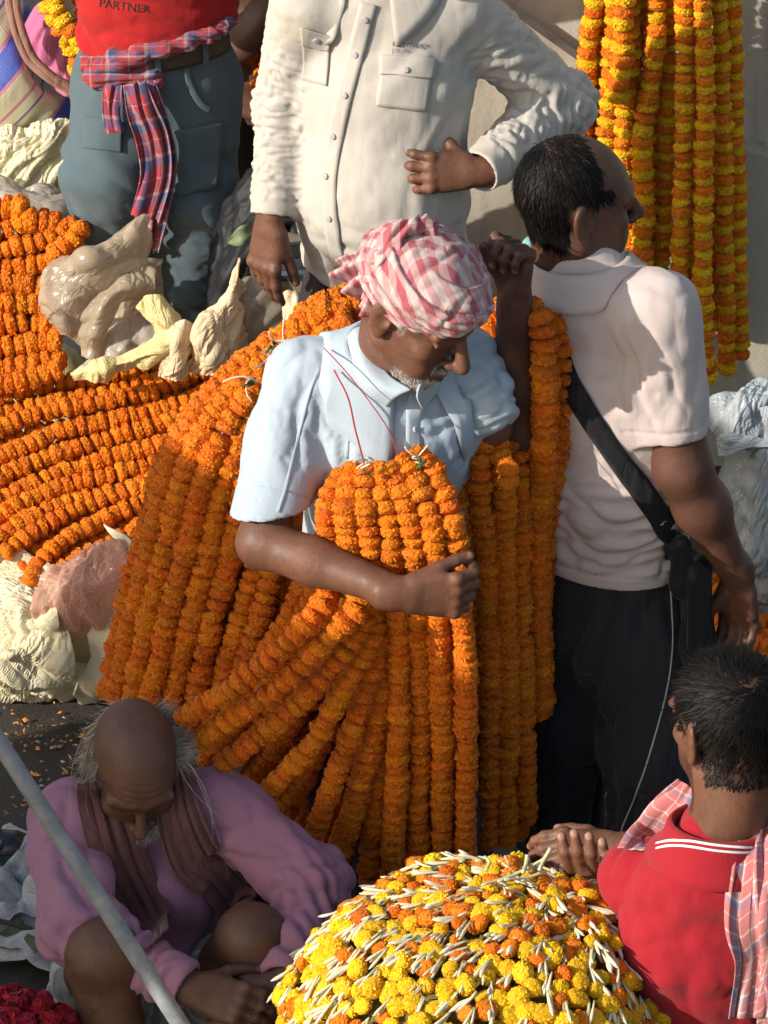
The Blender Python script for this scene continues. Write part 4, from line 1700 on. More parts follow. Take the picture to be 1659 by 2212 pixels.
# torso core and lower legs
pel = PX(1308, 1190, .01)
B = Solid()
B.add(ecap(pel, nb - V(0, 0, .15), (.12, .085), (.11, .06), Rt), .03)
B.add(cap(shl, sh, .035, .035), .02)
B.add(cap(nb - V(0, 0, .18), PX(1228, 600, .005), .05, .045), .02)
fr = V(pel[0] + .075, -.06, .08); fl = V(pel[0] - .07, .05, .08)
B.add(cap(pel + Rt * .06, fr, .055, .036), .02)
B.add(cap(pel - Rt * .06, fl, .055, .036), .02)
foot(B, fr, Fd); foot(B, fl, Fd)
skin.chunk(B, .009)
skin.build(SK_DARK, polo)

# hair
r0, n0 = scatter_on(hv, hF, 9500, lambda c, n: polo_hair(c), 4)
q0 = hl(r0)
crown = V(-.055, 0, .105)
fl_ = q0 - crown
fl_ = fl_ / (np.linalg.norm(fl_, axis=1)[:, None] + 1e-6) + V(-.1, 0, -.25)
fl_ = fl_ @ HR
fl_ -= n0 * (fl_ * n0).sum(1)[:, None]
fl_ /= np.linalg.norm(fl_, axis=1)[:, None] + 1e-6
thin = np.where((q0[:, 2] > .10) & (q0[:, 0] > -.06), .6, 1.0)
hv1 = ribbons(r0, fl_ * 1.0 + n0 * .10, .024 * thin, .0017, .02, 5, .10, 5, facing=n0, jitter=.15, flow=lambda p: -.22 * nrm_rows(p - hc))
link('hair', make_mesh('hair', *hv1, HAIRB), polo)

# shirt
POLO = m_cloth('polo_cotton', (0.53, 0.445, 0.415), var=.07, wr=.10)
W = Solid()
w1 = PX(1302, 1020, .01); ch = PX(1312, 815, .0); up = PX(1305, 690, .0)
W.add(ecap(pel - V(0, 0, .03), w1, (.150, .112), (.148, .112), Rt), .03)
W.add(ecap(w1, ch, (.148, .112), (.168, .118), Rt), .05)
W.add(ecap(ch, up, (.168, .118), (.160, .098), Rt), .05)
W.add(ecap(shl + V(.03, .0, -.01), sh + V(-.03, 0, .0), (.055, .062), (.055, .062), (0, 0, 1)), .05)
W.add(ecap(nb - V(0, 0, .06), nb + V(0, 0, .015), (.088, .082), (.066, .066), Rt), .05)
cuff = PX(1452, 936, -.115)
ad = nrm(cuff - sh)
SL = Solid().add(cap(sh, cuff + ad * .05, .064, .060), .02)
SL.cut(ad, cuff, .003)
SL.sub(cap(cuff - ad * .03, cuff + ad * .1, .0535, .0535), .003)
acl = shl * .35 + ell_ * .65
W.add(cap(shl, acl + nrm(ell_ - shl) * .04, .062, .060), .035)
hemz = pel[2] - .006
W.cut((0, 0, -1), (0, 0, hemz), .003)
W.add(SL.prim(), .03)
W.sub(ecap(pel - V(0, 0, .2), pel + V(0, 0, .01), (.143, .105), (.143, .105), Rt), .003)


def dsp(v, n):
    z = v[:, 2]
    low = sstep(1.06, .90, z) * sstep(hemz + .005, hemz + .05, z)
    d = .011 * low * (folds(v, (1, -.1, .10), 30, 3, 3.0) - .3)
    d += .004 * (folds(v, (.35, 0, 1), 16, 2.5, 9.0) - .25) * sstep(.95, 1.1, z)
    # sleeve: creases fan from the armpit
    t = (v - cuff) @ ad
    s = np.exp(-(np.linalg.norm(v - (sh * .5 + cuff * .5), axis=1) / .10) ** 2) * sstep(-.02, -.05, t)
    d += .006 * s * (folds(v, (.45, 0, 1), 22, 3, 14.0) - .3)
    pit = np.exp(-(np.linalg.norm(v - (sh + V(-.06, 0, -.10)), axis=1) / .09) ** 2)
    d += .009 * pit * (folds(v, (-.5, 0, 1), 26, 3, 21.0) - .3)
    # hem band
    d -= .0025 * sstep(.004, .0, np.abs(z - hemz - .026))
    t = (v - cuff) @ ad
    near = np.linalg.norm((v - cuff) - np.outer(t, ad), axis=1) < .09
    d -= .0025 * sstep(.003, .0, np.abs(t + .024)) * near
    return d




def fac(m, d):
    z = m[:, 2]
    low = sstep(1.06, .92, z) * sstep(hemz + .01, hemz + .05, z)
    f = 1.025 + low * .12 * d[:, 2] ** 2
    s = np.exp(-(np.linalg.norm(m - (sh * .5 + cuff * .5), axis=1) / .10) ** 2)
    f = f + s * .10 * (d @ nrm((.9, 0, -.4))) ** 2
    pit = np.exp(-(np.linalg.norm(m - (sh + V(-.06, 0, -.10)), axis=1) / .09) ** 2)
    return f + pit * .14 * (d @ nrm((.9, 0, .45))) ** 2


sv, sF, polo_b = cloth_obj('polo_shirt', W, .0044, POLO, polo, dsp, buck=dict(factor=fac, seed=4.0))
collar(nb + V(0.0, .0, .002), nrm(hc - nb + V(0, 0, .05)), hf, .078, .036, POLO, polo, gap=.35, flare=.024, tip=.012, stand=.020, over=W)

# black tracksuit bottoms with a white side seam
BLK = m_cloth('black_jersey', (0.024, 0.022, 0.026), var=.2, wr=.4, rough=.8)
W = Solid()
W.add(ecap(pel + V(0, 0, .06), pel - V(0, 0, .12), (.140, .102), (.150, .112), Rt), .03)
kr = V(pel[0] + .085, -.055, .45); kl = V(pel[0] - .060, .045, .45)
for a, b, c in ((pel + Rt * .075 - V(0, 0, .13), kr, fr), (pel - Rt * .070 - V(0, 0, .13), kl, fl)):
    W.add(cap(a, b, .092, .078), .05)
    W.add(cap(b, c + V(0, 0, .02), .078, .064), .04)
W.cut((0, 0, -1), (0, 0, .07))


def dsp(v, n):
    return .010 * (folds(v, (.12, 0, 1), 20, 2.5, 4.0) - .3) + .006 * (folds(v, (1, 0, .3), 22, 4, 8.0) - .3) * sstep(.5, .25, v[:, 2])


tv, tF, pants_b = cloth_obj('trousers', W, .0065, BLK, polo, dsp, buck=dict(factor=lambda m, d: 1.05 + .08 * d[:, 2] ** 2, iters=60, f0=26.0))
WHT = m_plain('white_piping', (.75, .75, .75), .6)
PIPE = m_plain('grey_piping', (.42, .42, .43), .7)
put('side_piping', strip_on(pants_b, [(1442, 1206), (1450, 1300), (1452, 1400), (1438, 1500), (1400, 1640), (1372, 1720), (1345, 1785), (1330, 1850)],  .0026, .0010, .0008, 60), PIPE, polo)

# shoulder bag: strap across the back, bag at the hip
bag = empty('shoulder_bag', PX(1495, 1400, -.12), 'black shoulder bag with a wide strap across the pale polo shirt', 'bag')
BAGM = m_cloth('bag_nylon', (0.012, 0.012, 0.015), var=.2, rough=.55, wr=.5)
put('strap', strip_on(polo_b, [(1208, 770), (1226, 812), (1262, 880), (1328, 978), (1395, 1070), (1442, 1150), (1458, 1195)], .040, .004, .004, 50), BAGM, bag)
W = Solid()
b0 = PX(1503, 1232, -.10); b1 = PX(1506, 1390, -.09)
W.add(ecap(b0, b1, (.024, .046), (.030, .058), (1, 0, 0)), .02)
W.add(ecap(PX(1458, 1180, -.13), PX(1490, 1260, -.12), (.020, .012), (.024, .020), (1, 0, 0)), .03)
v, F = solid_mesh(W, .0045, lambda v, n: .012 * (folds(v, (.1, 0, 1), 26, 4, 2.0) - .3))
link('bag_body', make_mesh('bag_body', v, F, BAGM, {'uvw': ('FLOAT_VECTOR', v)}), bag)
# ------------------------------------------------------------------ turbaned man clasping the garlands
tur = empty('person', (PX(860, 1500, -.1)[0], -.08, 0), 'man in a light blue shirt and pink checked turban clasping a sheaf of orange garlands', 'person', 'people at the flower stalls')
fc = nrm((.35, -.94, 0))
Rt = nrm((-.94, -.35, 0))          # his right: towards the left of the picture
hc = PX(897, 660, -.24)
hf = nrm((.72, -.52, -.46))
nb = PX(828, 800, -.165)
skin = Skin()
S, HR, HL = head_solid(hc, hf, (.12, -.05, 1), nb - V(0, 0, .05), 1.0, jaw=.95, neck_r=.050, nose=1.15)


def hl(v):
    return (v - hc) @ HR.T


def mk(v, m):
    q = hl(v)
    x, y, z = q[:, 0], np.abs(q[:, 1]), q[:, 2]
    beard = sstep(-.070, -.096, z) * sstep(.03, .055, x) * (z > -.135) * (noise3(v * 300) > -.25)
    must = sstep(.010, .004, np.abs(z + .057)) * (x > .080) * (y < .026) * (y > .003)
    side = sstep(.010, .003, np.abs(x - .022)) * sstep(.03, .0, np.abs(z - .005)) * (y > .05) * (noise3(v * 300) > -.1)
    m[:, 1] = np.clip(beard * .6 + must * .6 + side * .6, 0, 1)
    m[:, 2] = .75 * sstep(.005, .0015, np.abs(z + .0745 + .002)) * (x > .083) * (y < .024)
    m[:, 2] = np.maximum(m[:, 2], .55 * sstep(.006, .002, np.abs(z - .030)) * (x > .07) * (y > .012) * (y < .052))
    m[:, 2] = np.maximum(m[:, 2], .7 * sstep(.0035, .001, np.abs(z - .004)) * (x > .08) * (y > .018) * (y < .045))


hv, hF = skin.chunk(S, .0030, mk)
sh = PX(656, 815, -.16); elb = PX(567, 1172, -.33); wr = PX(850, 1277, -.455)
A = Solid()
A.add(cap(sh, elb, .036, .041), .02)
A.add(cap(elb, elb * .6 + wr * .4, .040, .039), .02)
A.add(cap(elb * .6 + wr * .4, wr, .037, .0265), .02)
P, nails, _ = hand(wr + nrm(wr - elb) * .02, nrm((.97, .10, -.06)), (.12, 0, 1), (.05, -1, .05), [(.55, .9, .6), (.60, .95, .6), (.68, .95, .6), (.75, .9, .6)], 1.06, .07, (.80, .42, -.30), .25)
for p, k in P:
    A.add(p, k)
skin.chunk(A, .0032, nail_mask(nails))
shl = PX(1008, 785, -.12); ell_ = PX(1052, 915, -.15); wrl = PX(1030, 1010, -.04)
A = Solid()
A.add(cap(shl, ell_, .045, .040), .02)
A.add(cap(ell_, wrl, .039, .027), .02)
P, nails, _ = hand(wrl, nrm(wrl - ell_), (0, -.2, 1), (.6, -.6, .3), [(.5, .6, .4)] * 4, .95)
for p, k in P:
    A.add(p, k)
skin.chunk(A, .005, nail_mask(nails))
pel = PX(858, 1262, -.06)
B = Solid()
B.add(ecap(pel, nb, (.11, .08), (.12, .07), Rt), .03)
fr = V(pel[0] - .09, -.12, .08); fl = V(pel[0] + .08, -.06, .08)
for f_ in (fr, fl):
    B.add(cap(V(f_[0] * .9 + pel[0] * .1, f_[1], pel[2] - .1), f_, .055, .034), .02)
    foot(B, f_, fc)
skin.chunk(B, .009)
skin.build(SK_MID, tur)
# stubble
r0, n0 = scatter_on(hv, hF, 650, lambda c, n: (lambda q: (q[:, 2] < -.078) & (q[:, 0] > .035) & (q[:, 2] > -.125))(hl(c)), 4)
r1, n1 = scatter_on(hv, hF, 200, lambda c, n: (lambda q: (np.abs(q[:, 2] + .056) < .007) & (q[:, 0] > .082) & (np.abs(q[:, 1]) < .028))(hl(c)), 5)
b1 = ribbons(np.concatenate([r0, r1]), np.concatenate([n0, n1]) + V(0, 0, -.6), .0042, .0009, .1, 3, .1, 6)
link('beard', make_mesh('beard', *b1, HAIRW), tur)

BLUE = m_cloth('pale_blue_cotton', (0.40, 0.465, 0.52), var=.05, wr=.10, wscale=20)
W = Solid()
ch = PX(848, 930, -.165); up = PX(832, 836, -.15); w1 = PX(858, 1120, -.12)
W.add(ecap(pel - V(0, 0, .05), w1, (.155, .115), (.150, .115), Rt), .04)
W.add(ecap(w1, ch, (.150, .112), (.150, .105), Rt), .05)
W.add(ecap(ch, up, (.150, .105), (.140, .085), Rt), .05)
W.add(ecap(shl + V(-.02, 0, -.01), sh + V(.03, 0, -.0), (.050, .056), (.052, .056), (0, 0, 1)), .05)
W.add(ecap(nb - V(0, 0, .06), nb + nrm(hc - nb) * .008, (.085, .072), (.062, .058), Rt), .045)
cuff = sh + .80 * (elb - sh)
ad = nrm(cuff - sh)
SL = Solid().add(cap(sh, cuff + ad * .05, .066, .064), .02)
SL.cut((.10, -.22, -.97), cuff, .003)
SL.sub(cap(cuff - ad * .035, cuff + ad * .1, .0575, .0575), .003)
W.add(SL.prim(), .03)
cl = PX(1046, 868, -.165)
adl = nrm(cl - shl)
W.add(cap(shl, cl + adl * .004, .060, .052), .035)
W.sub(cap(nb + nrm(hc - nb) * -.01, nb + nrm(hc - nb) * .1, .056, .056), .004)


def dsp(v, n):
    t = (v - cuff) @ ad
    edge = sstep(-.038, -.075, t)
    s = np.exp(-(np.linalg.norm(v - (sh * .5 + cuff * .5), axis=1) / .13) ** 2) * edge
    d = .014 * s * (folds(v, ad + V(.25, 0, 0), 14, 2.0, 2.0) - .3)
    c = np.exp(-(np.linalg.norm(v - (sh + V(.10, -.03, -.12)), axis=1) / .12) ** 2) * edge
    d += .012 * c * (folds(v, (.35, 0, -1), 20, 2.5, 12.0) - .3)
    c2 = np.exp(-(np.linalg.norm(v - cl, axis=1) / .10) ** 2)
    d += .011 * c2 * (folds(v, (1, .2, .35), 26, 4, 22.0) - .3)
    d += .0035 * (folds(v, (.1, 0, 1), 18, 2.5, 31.0) - .3) * edge
    t = (v - cuff) @ ad
    near = np.linalg.norm((v - cuff) - np.outer(t, ad), axis=1) < .09
    d -= .0028 * sstep(.003, .0, np.abs(t + .028)) * near
    return d




def fac(m, d):
    f = 1.045 + 0 * m[:, 0]
    t = (m - cuff) @ ad
    s = np.exp(-(np.linalg.norm(m - (sh * .5 + cuff * .5), axis=1) / .13) ** 2) * sstep(-.038, -.075, t)
    f = f + s * .14 * (d @ nrm(np.cross(ad, (0, 1, .3)))) ** 2
    c = np.exp(-(np.linalg.norm(m - (sh + V(.10, -.03, -.12)), axis=1) / .12) ** 2)
    f = f + c * .16 * (d @ nrm((.9, 0, .35))) ** 2
    c2 = np.exp(-(np.linalg.norm(m - cl, axis=1) / .10) ** 2)
    return f + c2 * .24 * (d @ adl) ** 2


sv, sF, tur_b = cloth_obj('shirt', W, .0042, BLUE, tur, dsp, buck=dict(factor=fac, seed=6.0, pin=lambda v: 1 - (np.linalg.norm(v - cuff, axis=1) < .10) * sstep(-.075, -.038, (v - cuff) @ ad)))
ax_n = nrm(hc - nb + V(-.02, 0, .05))
collar(nb + ax_n * .034, ax_n, nrm((.55, -.80, -.2)), .064, .074, BLUE, tur, gap=.42, flare=.046, tip=.050, stand=.022, over=W, off=.010, thick=.005)


def wing(name, outer, inner, lift):
    ro = [hit(tur_b, u, v_, .009)[0] for u, v_ in outer]
    ri = []
    for (u, v_), y, l_ in inner:
        p = hit(tur_b, u, v_, l_)[0]
        ri.append(PX(u, v_, y) if p is None or p[1] > y + .02 else p)
    rm = [a * .5 + b * .5 + V(-.004, -.012, .010) for a, b in zip(ro, ri)]
    R = [spline(r, 24) for r in (ri, rm, ro)]
    G = np.zeros((16, 24, 3))
    for j in range(24):
        G[:, j] = spline([r[j] for r in R], 16)
    v, F, uv = sheet(G, .004)
    link(name, make_mesh(name, v, F, BLUE, {'uvw': ('FLOAT_VECTOR', uv)}), tur)


wing('collar_wing', [(752, 742), (768, 800), (792, 850), (838, 880)], [((792, 700), -.17, .02), ((812, 762), -.215, .025), ((842, 812), -.255, .02), ((888, 842), -.285, .012)], .01)
wing('collar_wing', [(948, 815), (940, 840), (925, 865), (908, 884)], [((925, 800), -.27, .02), ((915, 815), -.28, .02), ((907, 830), -.285, .018), ((901, 846), -.285, .012)], .01)
put('placket', strip_on(tur_b, [(903, 838), (896, 880), (893, 940), (897, 1000), (900, 1050)], .030, .003, .0015, 30), BLUE, tur)
for uv in ((900, 856), (895, 928), (896, 1000)):
    p, n = hit(tur_b, *uv, .005)
    if p is not None:
        button(p, n, .0052, BTN, tur)
put('sleeve_seam', strip_on(tur_b, [(690, 795), (668, 850), (640, 960), (615, 1060), (600, 1106)], .005, .002, .0008, 40), BLUE, tur)
put('shoulder_seam', strip_on(tur_b, [(702, 760), (724, 810), (744, 870), (752, 930), (748, 990)], .006, .002, .0008, 40), BLUE, tur)

# dark lungi below
LUN = m_check('lungi_check', (0.06, 0.05, 0.07), [(0, .2, (.12, .05, .05))], .04)
W = Solid()
W.add(ecap(pel + V(0, 0, .02), V(pel[0], -.09, .42), (.150, .115), (.165, .13), Rt), .04)
W.add(ecap(V(pel[0], -.09, .42), V(pel[0], -.09, .16), (.165, .13), (.17, .13), Rt), .04)
W.cut((0, 0, -1), (0, 0, .16))
cloth_obj('lungi', W, .008, LUN, tur, lambda v, n: .012 * (folds(v, (.05, 0, 1), 20, 2, 5.0) - .3))

# turban
TURB = m_check('turban_check', (0.56, 0.44, 0.41), [(0, .5, (.40, .105, .12))], .027)
tc = HL(-.004, 0, .064)
Rl = HR
W = Solid()
W.add(ell(tc, (.110, .092, .070), Rl), .02)
W.add(ell(HL(-.016, 0, .050), (.106, .090, .062), Rl), .03)
n_ = nrm(HR[2] * -1 + HR[0] * .36)
W.cut(n_, HL(.095, 0, .033), .008)


def tloc(v):
    return (v - tc) @ Rl.T


def wrapc(v):
    q = tloc(v)
    lat = np.arctan2(q[:, 2] + .02, np.sqrt(q[:, 0] ** 2 + q[:, 1] ** 2))
    az = np.arctan2(q[:, 1], q[:, 0])
    return lat, az


def dsp(v, n):
    lat, az = wrapc(v)
    # layers of wrapped cloth: slanted bands that cross at the front
    b1 = lat * 2.1 + .45 * np.sin(az + .9) + .10 * noise3(v * 9)
    s1 = b1 - np.floor(b1)
    d = .007 * sstep(1.15, .65, lat) * (np.minimum(s1 * 1.15, 1) - np.clip((s1 - .93) / .07, 0, 1) - .4)
    fr = np.exp(-((az + .35) / .9) ** 2) * sstep(.8, .1, lat)
    d += .008 * (.06 + fr) * (np.abs(np.sin(lat * 17 + 1.6 * noise3(v * 8) + az * .9)) ** .7 - .6)
    d += .006 * noise3(v * 11 + 3) + .004 * (folds(v, Rl[1] + .4 * Rl[2], 40, 6, 5.0) - .3)
    return d


def tuv(v):
    q = tloc(v)
    lat, az = wrapc(v)
    # the cloth lies diagonally over the crown
    layer = np.floor(lat * 2.1 + .45 * np.sin(az + .9) + .10 * noise3(v * 9))
    rot = .45 + .28 * layer
    w0 = noise3(v * 9) * .006
    a = q[:, 1] + w0
    b = q[:, 0] * .60 + q[:, 2] * 1.0 + w0
    return np.stack([a * np.cos(rot) + b * np.sin(rot) + .011 * layer, -a * np.sin(rot) + b * np.cos(rot) + .007 * layer, 0 * a], 1)


tv_, tF_, tb = cloth_obj('turban', W, .0024, TURB, tur, dsp, tuv)
turb = [o for o in tur.children if o.name.startswith('turban')][0]


def pleat(name, base, dirs, wid, L, npl, amp, mat, root, droop=0.0, n=28, m=60, seed=0, taper=.35, normal=(0, -1, .5), sub=None):
    """pleated tail of cloth fanning from base"""
    d = nrm(dirs)
    nn = nrm(V(normal) - d * (V(normal) @ d))
    s = np.cross(d, nn)
    G = np.zeros((n, m, 3))
    for i in range(n):
        t = i / (n - 1)
        ww = wid * (taper + (1 - taper) * t ** .7)
        for j in range(m):
            q = j / (m - 1) - .5
            ph = q * npl * 2 * math.pi + .5 * math.sin(t * 3 + seed)
            G[i, j] = V(base) + d * (L * t * (1 - .18 * (2 * q) ** 2)) + s * (q * ww) + nn * (amp * math.sin(ph) * (.5 + t) + .02 * math.sin(q * 5 + seed) * t) - V(0, 0, 1) * droop * t * t
    v, F, uv = sheet(G, .002)
    uv[:, 0] *= 1
    me = make_mesh(name, v, F, mat, {'uvw': ('FLOAT_VECTOR', uv)})
    return sub_link(name, me, sub) if sub is not None else link(name, me, root)


k0 = PX(826, 565, -.245)
pleat('turban_tail', k0, nrm(PX(772, 618, -.235) - k0), .125, .078, 4, .012, TURB, tur, .01, normal=(-.5, -.7, .5), sub=turb, taper=.25)
pleat('turban_tail', PX(832, 580, -.255), nrm(PX(800, 660, -.245) - k0), .080, .078, 3, .010, TURB, tur, .01, seed=2, normal=(-.6, -.7, .3), sub=turb, taper=.3)
# rolled end lying over the top
W = Solid()
pts = [PX(820, 598, -.27), PX(826, 556, -.275), PX(842, 524, -.265), PX(868, 500, -.255), PX(900, 486, -.25), PX(934, 492, -.25)]
for i in range(len(pts) - 1):
    W.add(cap(pts[i], pts[i + 1], .020 - .002 * i, .019 - .002 * i), .01)
v, F = solid_mesh(W, .0025, lambda v, n: .010 * (folds(v, (.8, .1, .6), 70, 9, 3.0) - .35) + .006 * noise3(v * 40))
sub_link('turban_roll', make_mesh('turban_roll', v, F, TURB, {'uvw': ('FLOAT_VECTOR', np.stack([v[:, 0], v[:, 2] * .3, v[:, 1]], 1))}), turb)

# thin red cord round the neck with a ring at the sheaf
v, F = tube(spline([PX(700, 752, -.20), PX(745, 800, -.27), PX(800, 870, -.31), PX(840, 930, -.325), PX(862, 985, -.335)], 40), .0011, 6)
v2, F2 = tube(spline([PX(722, 800, -.235), PX(752, 860, -.29), PX(768, 930, -.32), PX(788, 1005, -.335)], 30), .0016, 6)
v, F = merge([(v, F), (v2, F2)])
link('neck_cord', make_mesh('neck_cord', v, F, REDSTR), tur)
# ------------------------------------------------------------------ man in the cream shirt, hand on hip
wh = empty('person', (PX(825, 600, 1.08)[0], 1.08, 0), 'man in a stained cream long-sleeved shirt with one hand on his hip', 'person', 'people at the flower stalls')
Rt = nrm((-.95, .25, 0))
fc = nrm((-.25, -.95, 0))
sh = PX(652, 5, 1.07); elb = PX(612, 225, 1.10); wr = PX(588, 462, 1.00)
shl = PX(992, 22, 1.09); ell_ = PX(1212, 222, 1.17); wrl = PX(1036, 370, .955)
pel = PX(835, 560, 1.09); bel = PX(822, 400, 1.06); ch = PX(825, 170, 1.09); up = PX(826, 30, 1.10)
nb = PX(818, -50, 1.10)
skin = Skin()
hc = PX(805, -200, 1.04)
S, HR, HL = head_solid(hc, nrm((-.2, -.9, -.35)), (0, 0, 1), nb - V(0, 0, .06), 1.0)
skin.chunk(S, .005)
A = Solid()
A.add(cap(sh, elb, .036, .030), .02).add(cap(elb, wr, .028, .022), .02)
P, nails, _ = hand(wr + V(-.006, -.01, -.012), nrm((-.10, -.12, -1)), (.65, -.5, 0), (-.65, -.65, .1), [(.12, .25, .2), (.22, .3, .25), (.32, .35, .3), (.40, .4, .3)], 1.06, .05, (.86, .34, -.30), .15)
for p, k in P:
    A.add(p, k)
skin.chunk(A, .0035, nail_mask(nails))
A = Solid()
A.add(cap(shl, ell_, .036, .030), .02).add(cap(ell_, wrl, .028, .022), .02)
P, nails, _ = hand(wrl + V(-.010, -.010, .004), nrm((-1, -.16, .05)), (0, .3, 1), (.14, -.95, .28), [(.25, .65, .5), (.28, .62, .5), (.32, .60, .45), (.36, .60, .45)], 1.0, .16, (.45, .62, -.62), .1)
for p, k in P:
    A.add(p, k)
skin.chunk(A, .0033, nail_mask(nails))
B = Solid()
B.add(ecap(pel, nb, (.12, .09), (.12, .07), Rt), .03)
B.add(cap(sh, shl, .04, .04), .02)
fr = V(pel[0] - .09, 1.06, .08); fl = V(pel[0] + .09, 1.10, .08)
for f_ in (fr, fl):
    B.add(cap(pel + V(np.sign(f_[0] - pel[0]) * .06, 0, -.02), f_, .050, .036), .02)
    foot(B, f_, fc)
skin.chunk(B, .010)
skin.build(SK_MID, wh)
r0, n0 = scatter_on(skin.v[0], skin.F[0], 1500, lambda c, n: (lambda q: (q[:, 2] > .03) & (q[:, 0] < .06))((c - hc) @ HR.T), 3)
link('hair', make_mesh('hair', *ribbons(r0, n0 * .5 + V(0, 0, -.3), .03, .003, .05, 4, .1, 3), HAIRB), wh)

CREAM = m_cloth('cream_shirting', (0.48, 0.44, 0.385), var=.08, wr=.10, wscale=20, dirt=(0.52, 0.44, 0.33))
W = Solid()
W.add(ecap(pel - V(0, 0, .04), bel, (.158, .122), (.152, .138), Rt), .04)
W.add(ecap(bel, ch, (.152, .138), (.158, .122), Rt), .05)
W.add(ecap(ch, up, (.158, .120), (.150, .095), Rt), .05)
W.add(ecap(sh + V(.03, 0, 0), shl + V(-.02, 0, 0), (.056, .062), (.056, .062), (0, 0, 1)), .05)
W.add(ecap(nb - V(0, 0, .07), nb + V(0, 0, .0), (.085, .08), (.062, .06), Rt), .045)
hem = pel[2] - .012
W.cut((-.06, .05, -1), (pel[0], pel[1], hem), .003)
W.sub(ecap(pel - V(0, 0, .3), pel + V(0, 0, .01), (.150, .114), (.150, .114), Rt), .003)
for (a, b, c, ra, rb, rc) in ((sh, elb, wr, .058, .047, .041), (shl, ell_, wrl, .066, .056, .041)):
    d = nrm(c - b)
    SL = Solid().add(cap(a, b, ra, rb), .02).add(cap(b, c + d * .04, rb, rc), .035)
    SL.cut(d, c + d * .004, .003)
    SL.sub(cap(c - d * .025, c + d * .1, rc - .006, rc - .006), .003)
    W.add(SL.prim(), .03)


def ring(v, a, b, r):
    ba = b - a
    t = np.clip((v - a) @ ba / (ba @ ba), 0, 1)
    q = np.linalg.norm(v - a - t[:, None] * ba, axis=1)
    return sstep(r + .03, r, q), t


def dsp(v, n):
    d = .004 * (folds(v, (1, 0, -.25), 18, 2.2, 3.0) - .3) * sstep(1.0, .9, v[:, 2])
    d += .0035 * (folds(v, (.3, 0, 1), 13, 2, 8.0) - .3)
    w1_, t1 = ring(v, sh, elb, .06)
    w2_, t2 = ring(v, elb, wr, .05)
    d += w2_ * .0052 * (folds(v, (1, .2, -.12), 74, 7, 11.0) - .35) * sstep(.97, .80, t2) * sstep(0, .2, t2)
    d += w1_ * .0042 * (folds(v, (1, .2, -.2), 50, 6, 16.0) - .35) * sstep(.1, .6, t1)
    w3, t3 = ring(v, shl, ell_, .068)
    w4, t4 = ring(v, ell_, wrl, .055)
    e = nrm(ell_ - shl)
    side = np.cross(e, (0, 1, 0))
    d += w3 * .0065 * (folds(v, side + e * .9, 30, 3.5, 21.0) - .35) * sstep(.0, .3, t3)
    d += w4 * .0060 * (folds(v, (.1, .2, 1), 46, 5, 26.0) - .35) * sstep(.95, .8, t4)
    pit = np.exp(-(np.linalg.norm(v - (shl + V(-.04, -.03, -.13)), axis=1) / .11) ** 2)
    d += .010 * pit * (folds(v, (1, 0, .9), 22, 3, 33.0) - .3)
    d -= .0028 * w2_ * sstep(.010, .0, np.abs(t2 - .83)) + .0028 * w4 * sstep(.012, .0, np.abs(t4 - .84))
    return d




def fac(m, d):
    f = 1.03 + 0 * m[:, 0]
    w2_, t2 = ring(m, elb, wr, .05)
    w1_, t1 = ring(m, sh, elb, .06)
    ea, eb = nrm(elb - sh), nrm(wr - elb)
    f = f + w2_ * .16 * (d @ eb) ** 2 * sstep(.95, .75, t2) + w1_ * .08 * (d @ ea) ** 2
    w3, t3 = ring(m, shl, ell_, .068)
    w4, t4 = ring(m, ell_, wrl, .055)
    f = f + w3 * .10 * (d @ nrm(ell_ - shl)) ** 2 * sstep(.1, .5, t3) + w4 * .12 * (d @ nrm(wrl - ell_)) ** 2 * sstep(.95, .8, t4)
    bl = sstep(1.0, .85, m[:, 2]) * (1 - w2_) * (1 - w4)
    return f + bl * .09 * d[:, 2] ** 2


sv, sF, wb = cloth_obj('shirt', W, .0042, CREAM, wh, dsp, buck=dict(factor=fac, seed=2.0, pin=lambda v: 1 - .85 * np.maximum(ring(v, wr - nrm(wr - elb) * .03, wr + nrm(wr - elb) * .02, .04)[0], ring(v, wrl - nrm(wrl - ell_) * .03, wrl + nrm(wrl - ell_) * .02, .04)[0])))
collar(nb + V(0, -.005, .01), nrm(hc - nb + V(0, 0, .1)), fc, .066, .045, CREAM, wh, gap=.5, flare=.03, tip=.035, stand=.02, over=W, off=.006)
put('placket', strip_on(wb, [(796, 8), (778, 80), (756, 160), (738, 230), (722, 310), (712, 380), (712, 450), (722, 520), (738, 578)], .032, .0030, .0018, 60), CREAM, wh)
for uv in ((788, 42), (768, 118), (746, 205), (722, 293), (707, 380), (713, 470)):
    p, n = hit(wb, *uv, .0055)
    if p is not None:
        button(p, n, .0060, BTN, wh)
for poly, flap, bt in (([(826, 120), (938, 128), (921, 240), (812, 228)], [(822, 118), (941, 126), (934, 168), (819, 160)], (876, 152)),
                       ([(652, 58), (716, 76), (708, 186), (654, 172)], [(650, 54), (719, 74), (714, 108), (651, 92)], (682, 82))):
    pk = put('pocket', patch_on(wb, poly, .0035, .0028), CREAM, wh)
    put('pocket_flap', patch_on(wb, flap, .0075, .0026), CREAM, wh, sub=pk)
    p, n = hit(wb, *bt, .0098)
    if p is not None:
        button(p, n, .0058, BTN, wh)
INK = m_plain('stamp_ink', (0.16, 0.14, 0.13), .9)
for txt, u, v_, s_ in (('REQ.1766404', 846, 100, .0125), ('[ 75 ] Fas', 846, 113, .0095)):
    p, n = hit(wb, u, v_, .0030)
    p2, n2 = hit(wb, u + 70, v_ + 6, .0030)
    nn = nrm(n + n2)
    wrap_on(text_mesh('stamp', txt, p + nn * .004, p2 - p, np.cross(nn, p2 - p), s_, INK, wh, 0), wh, wb)

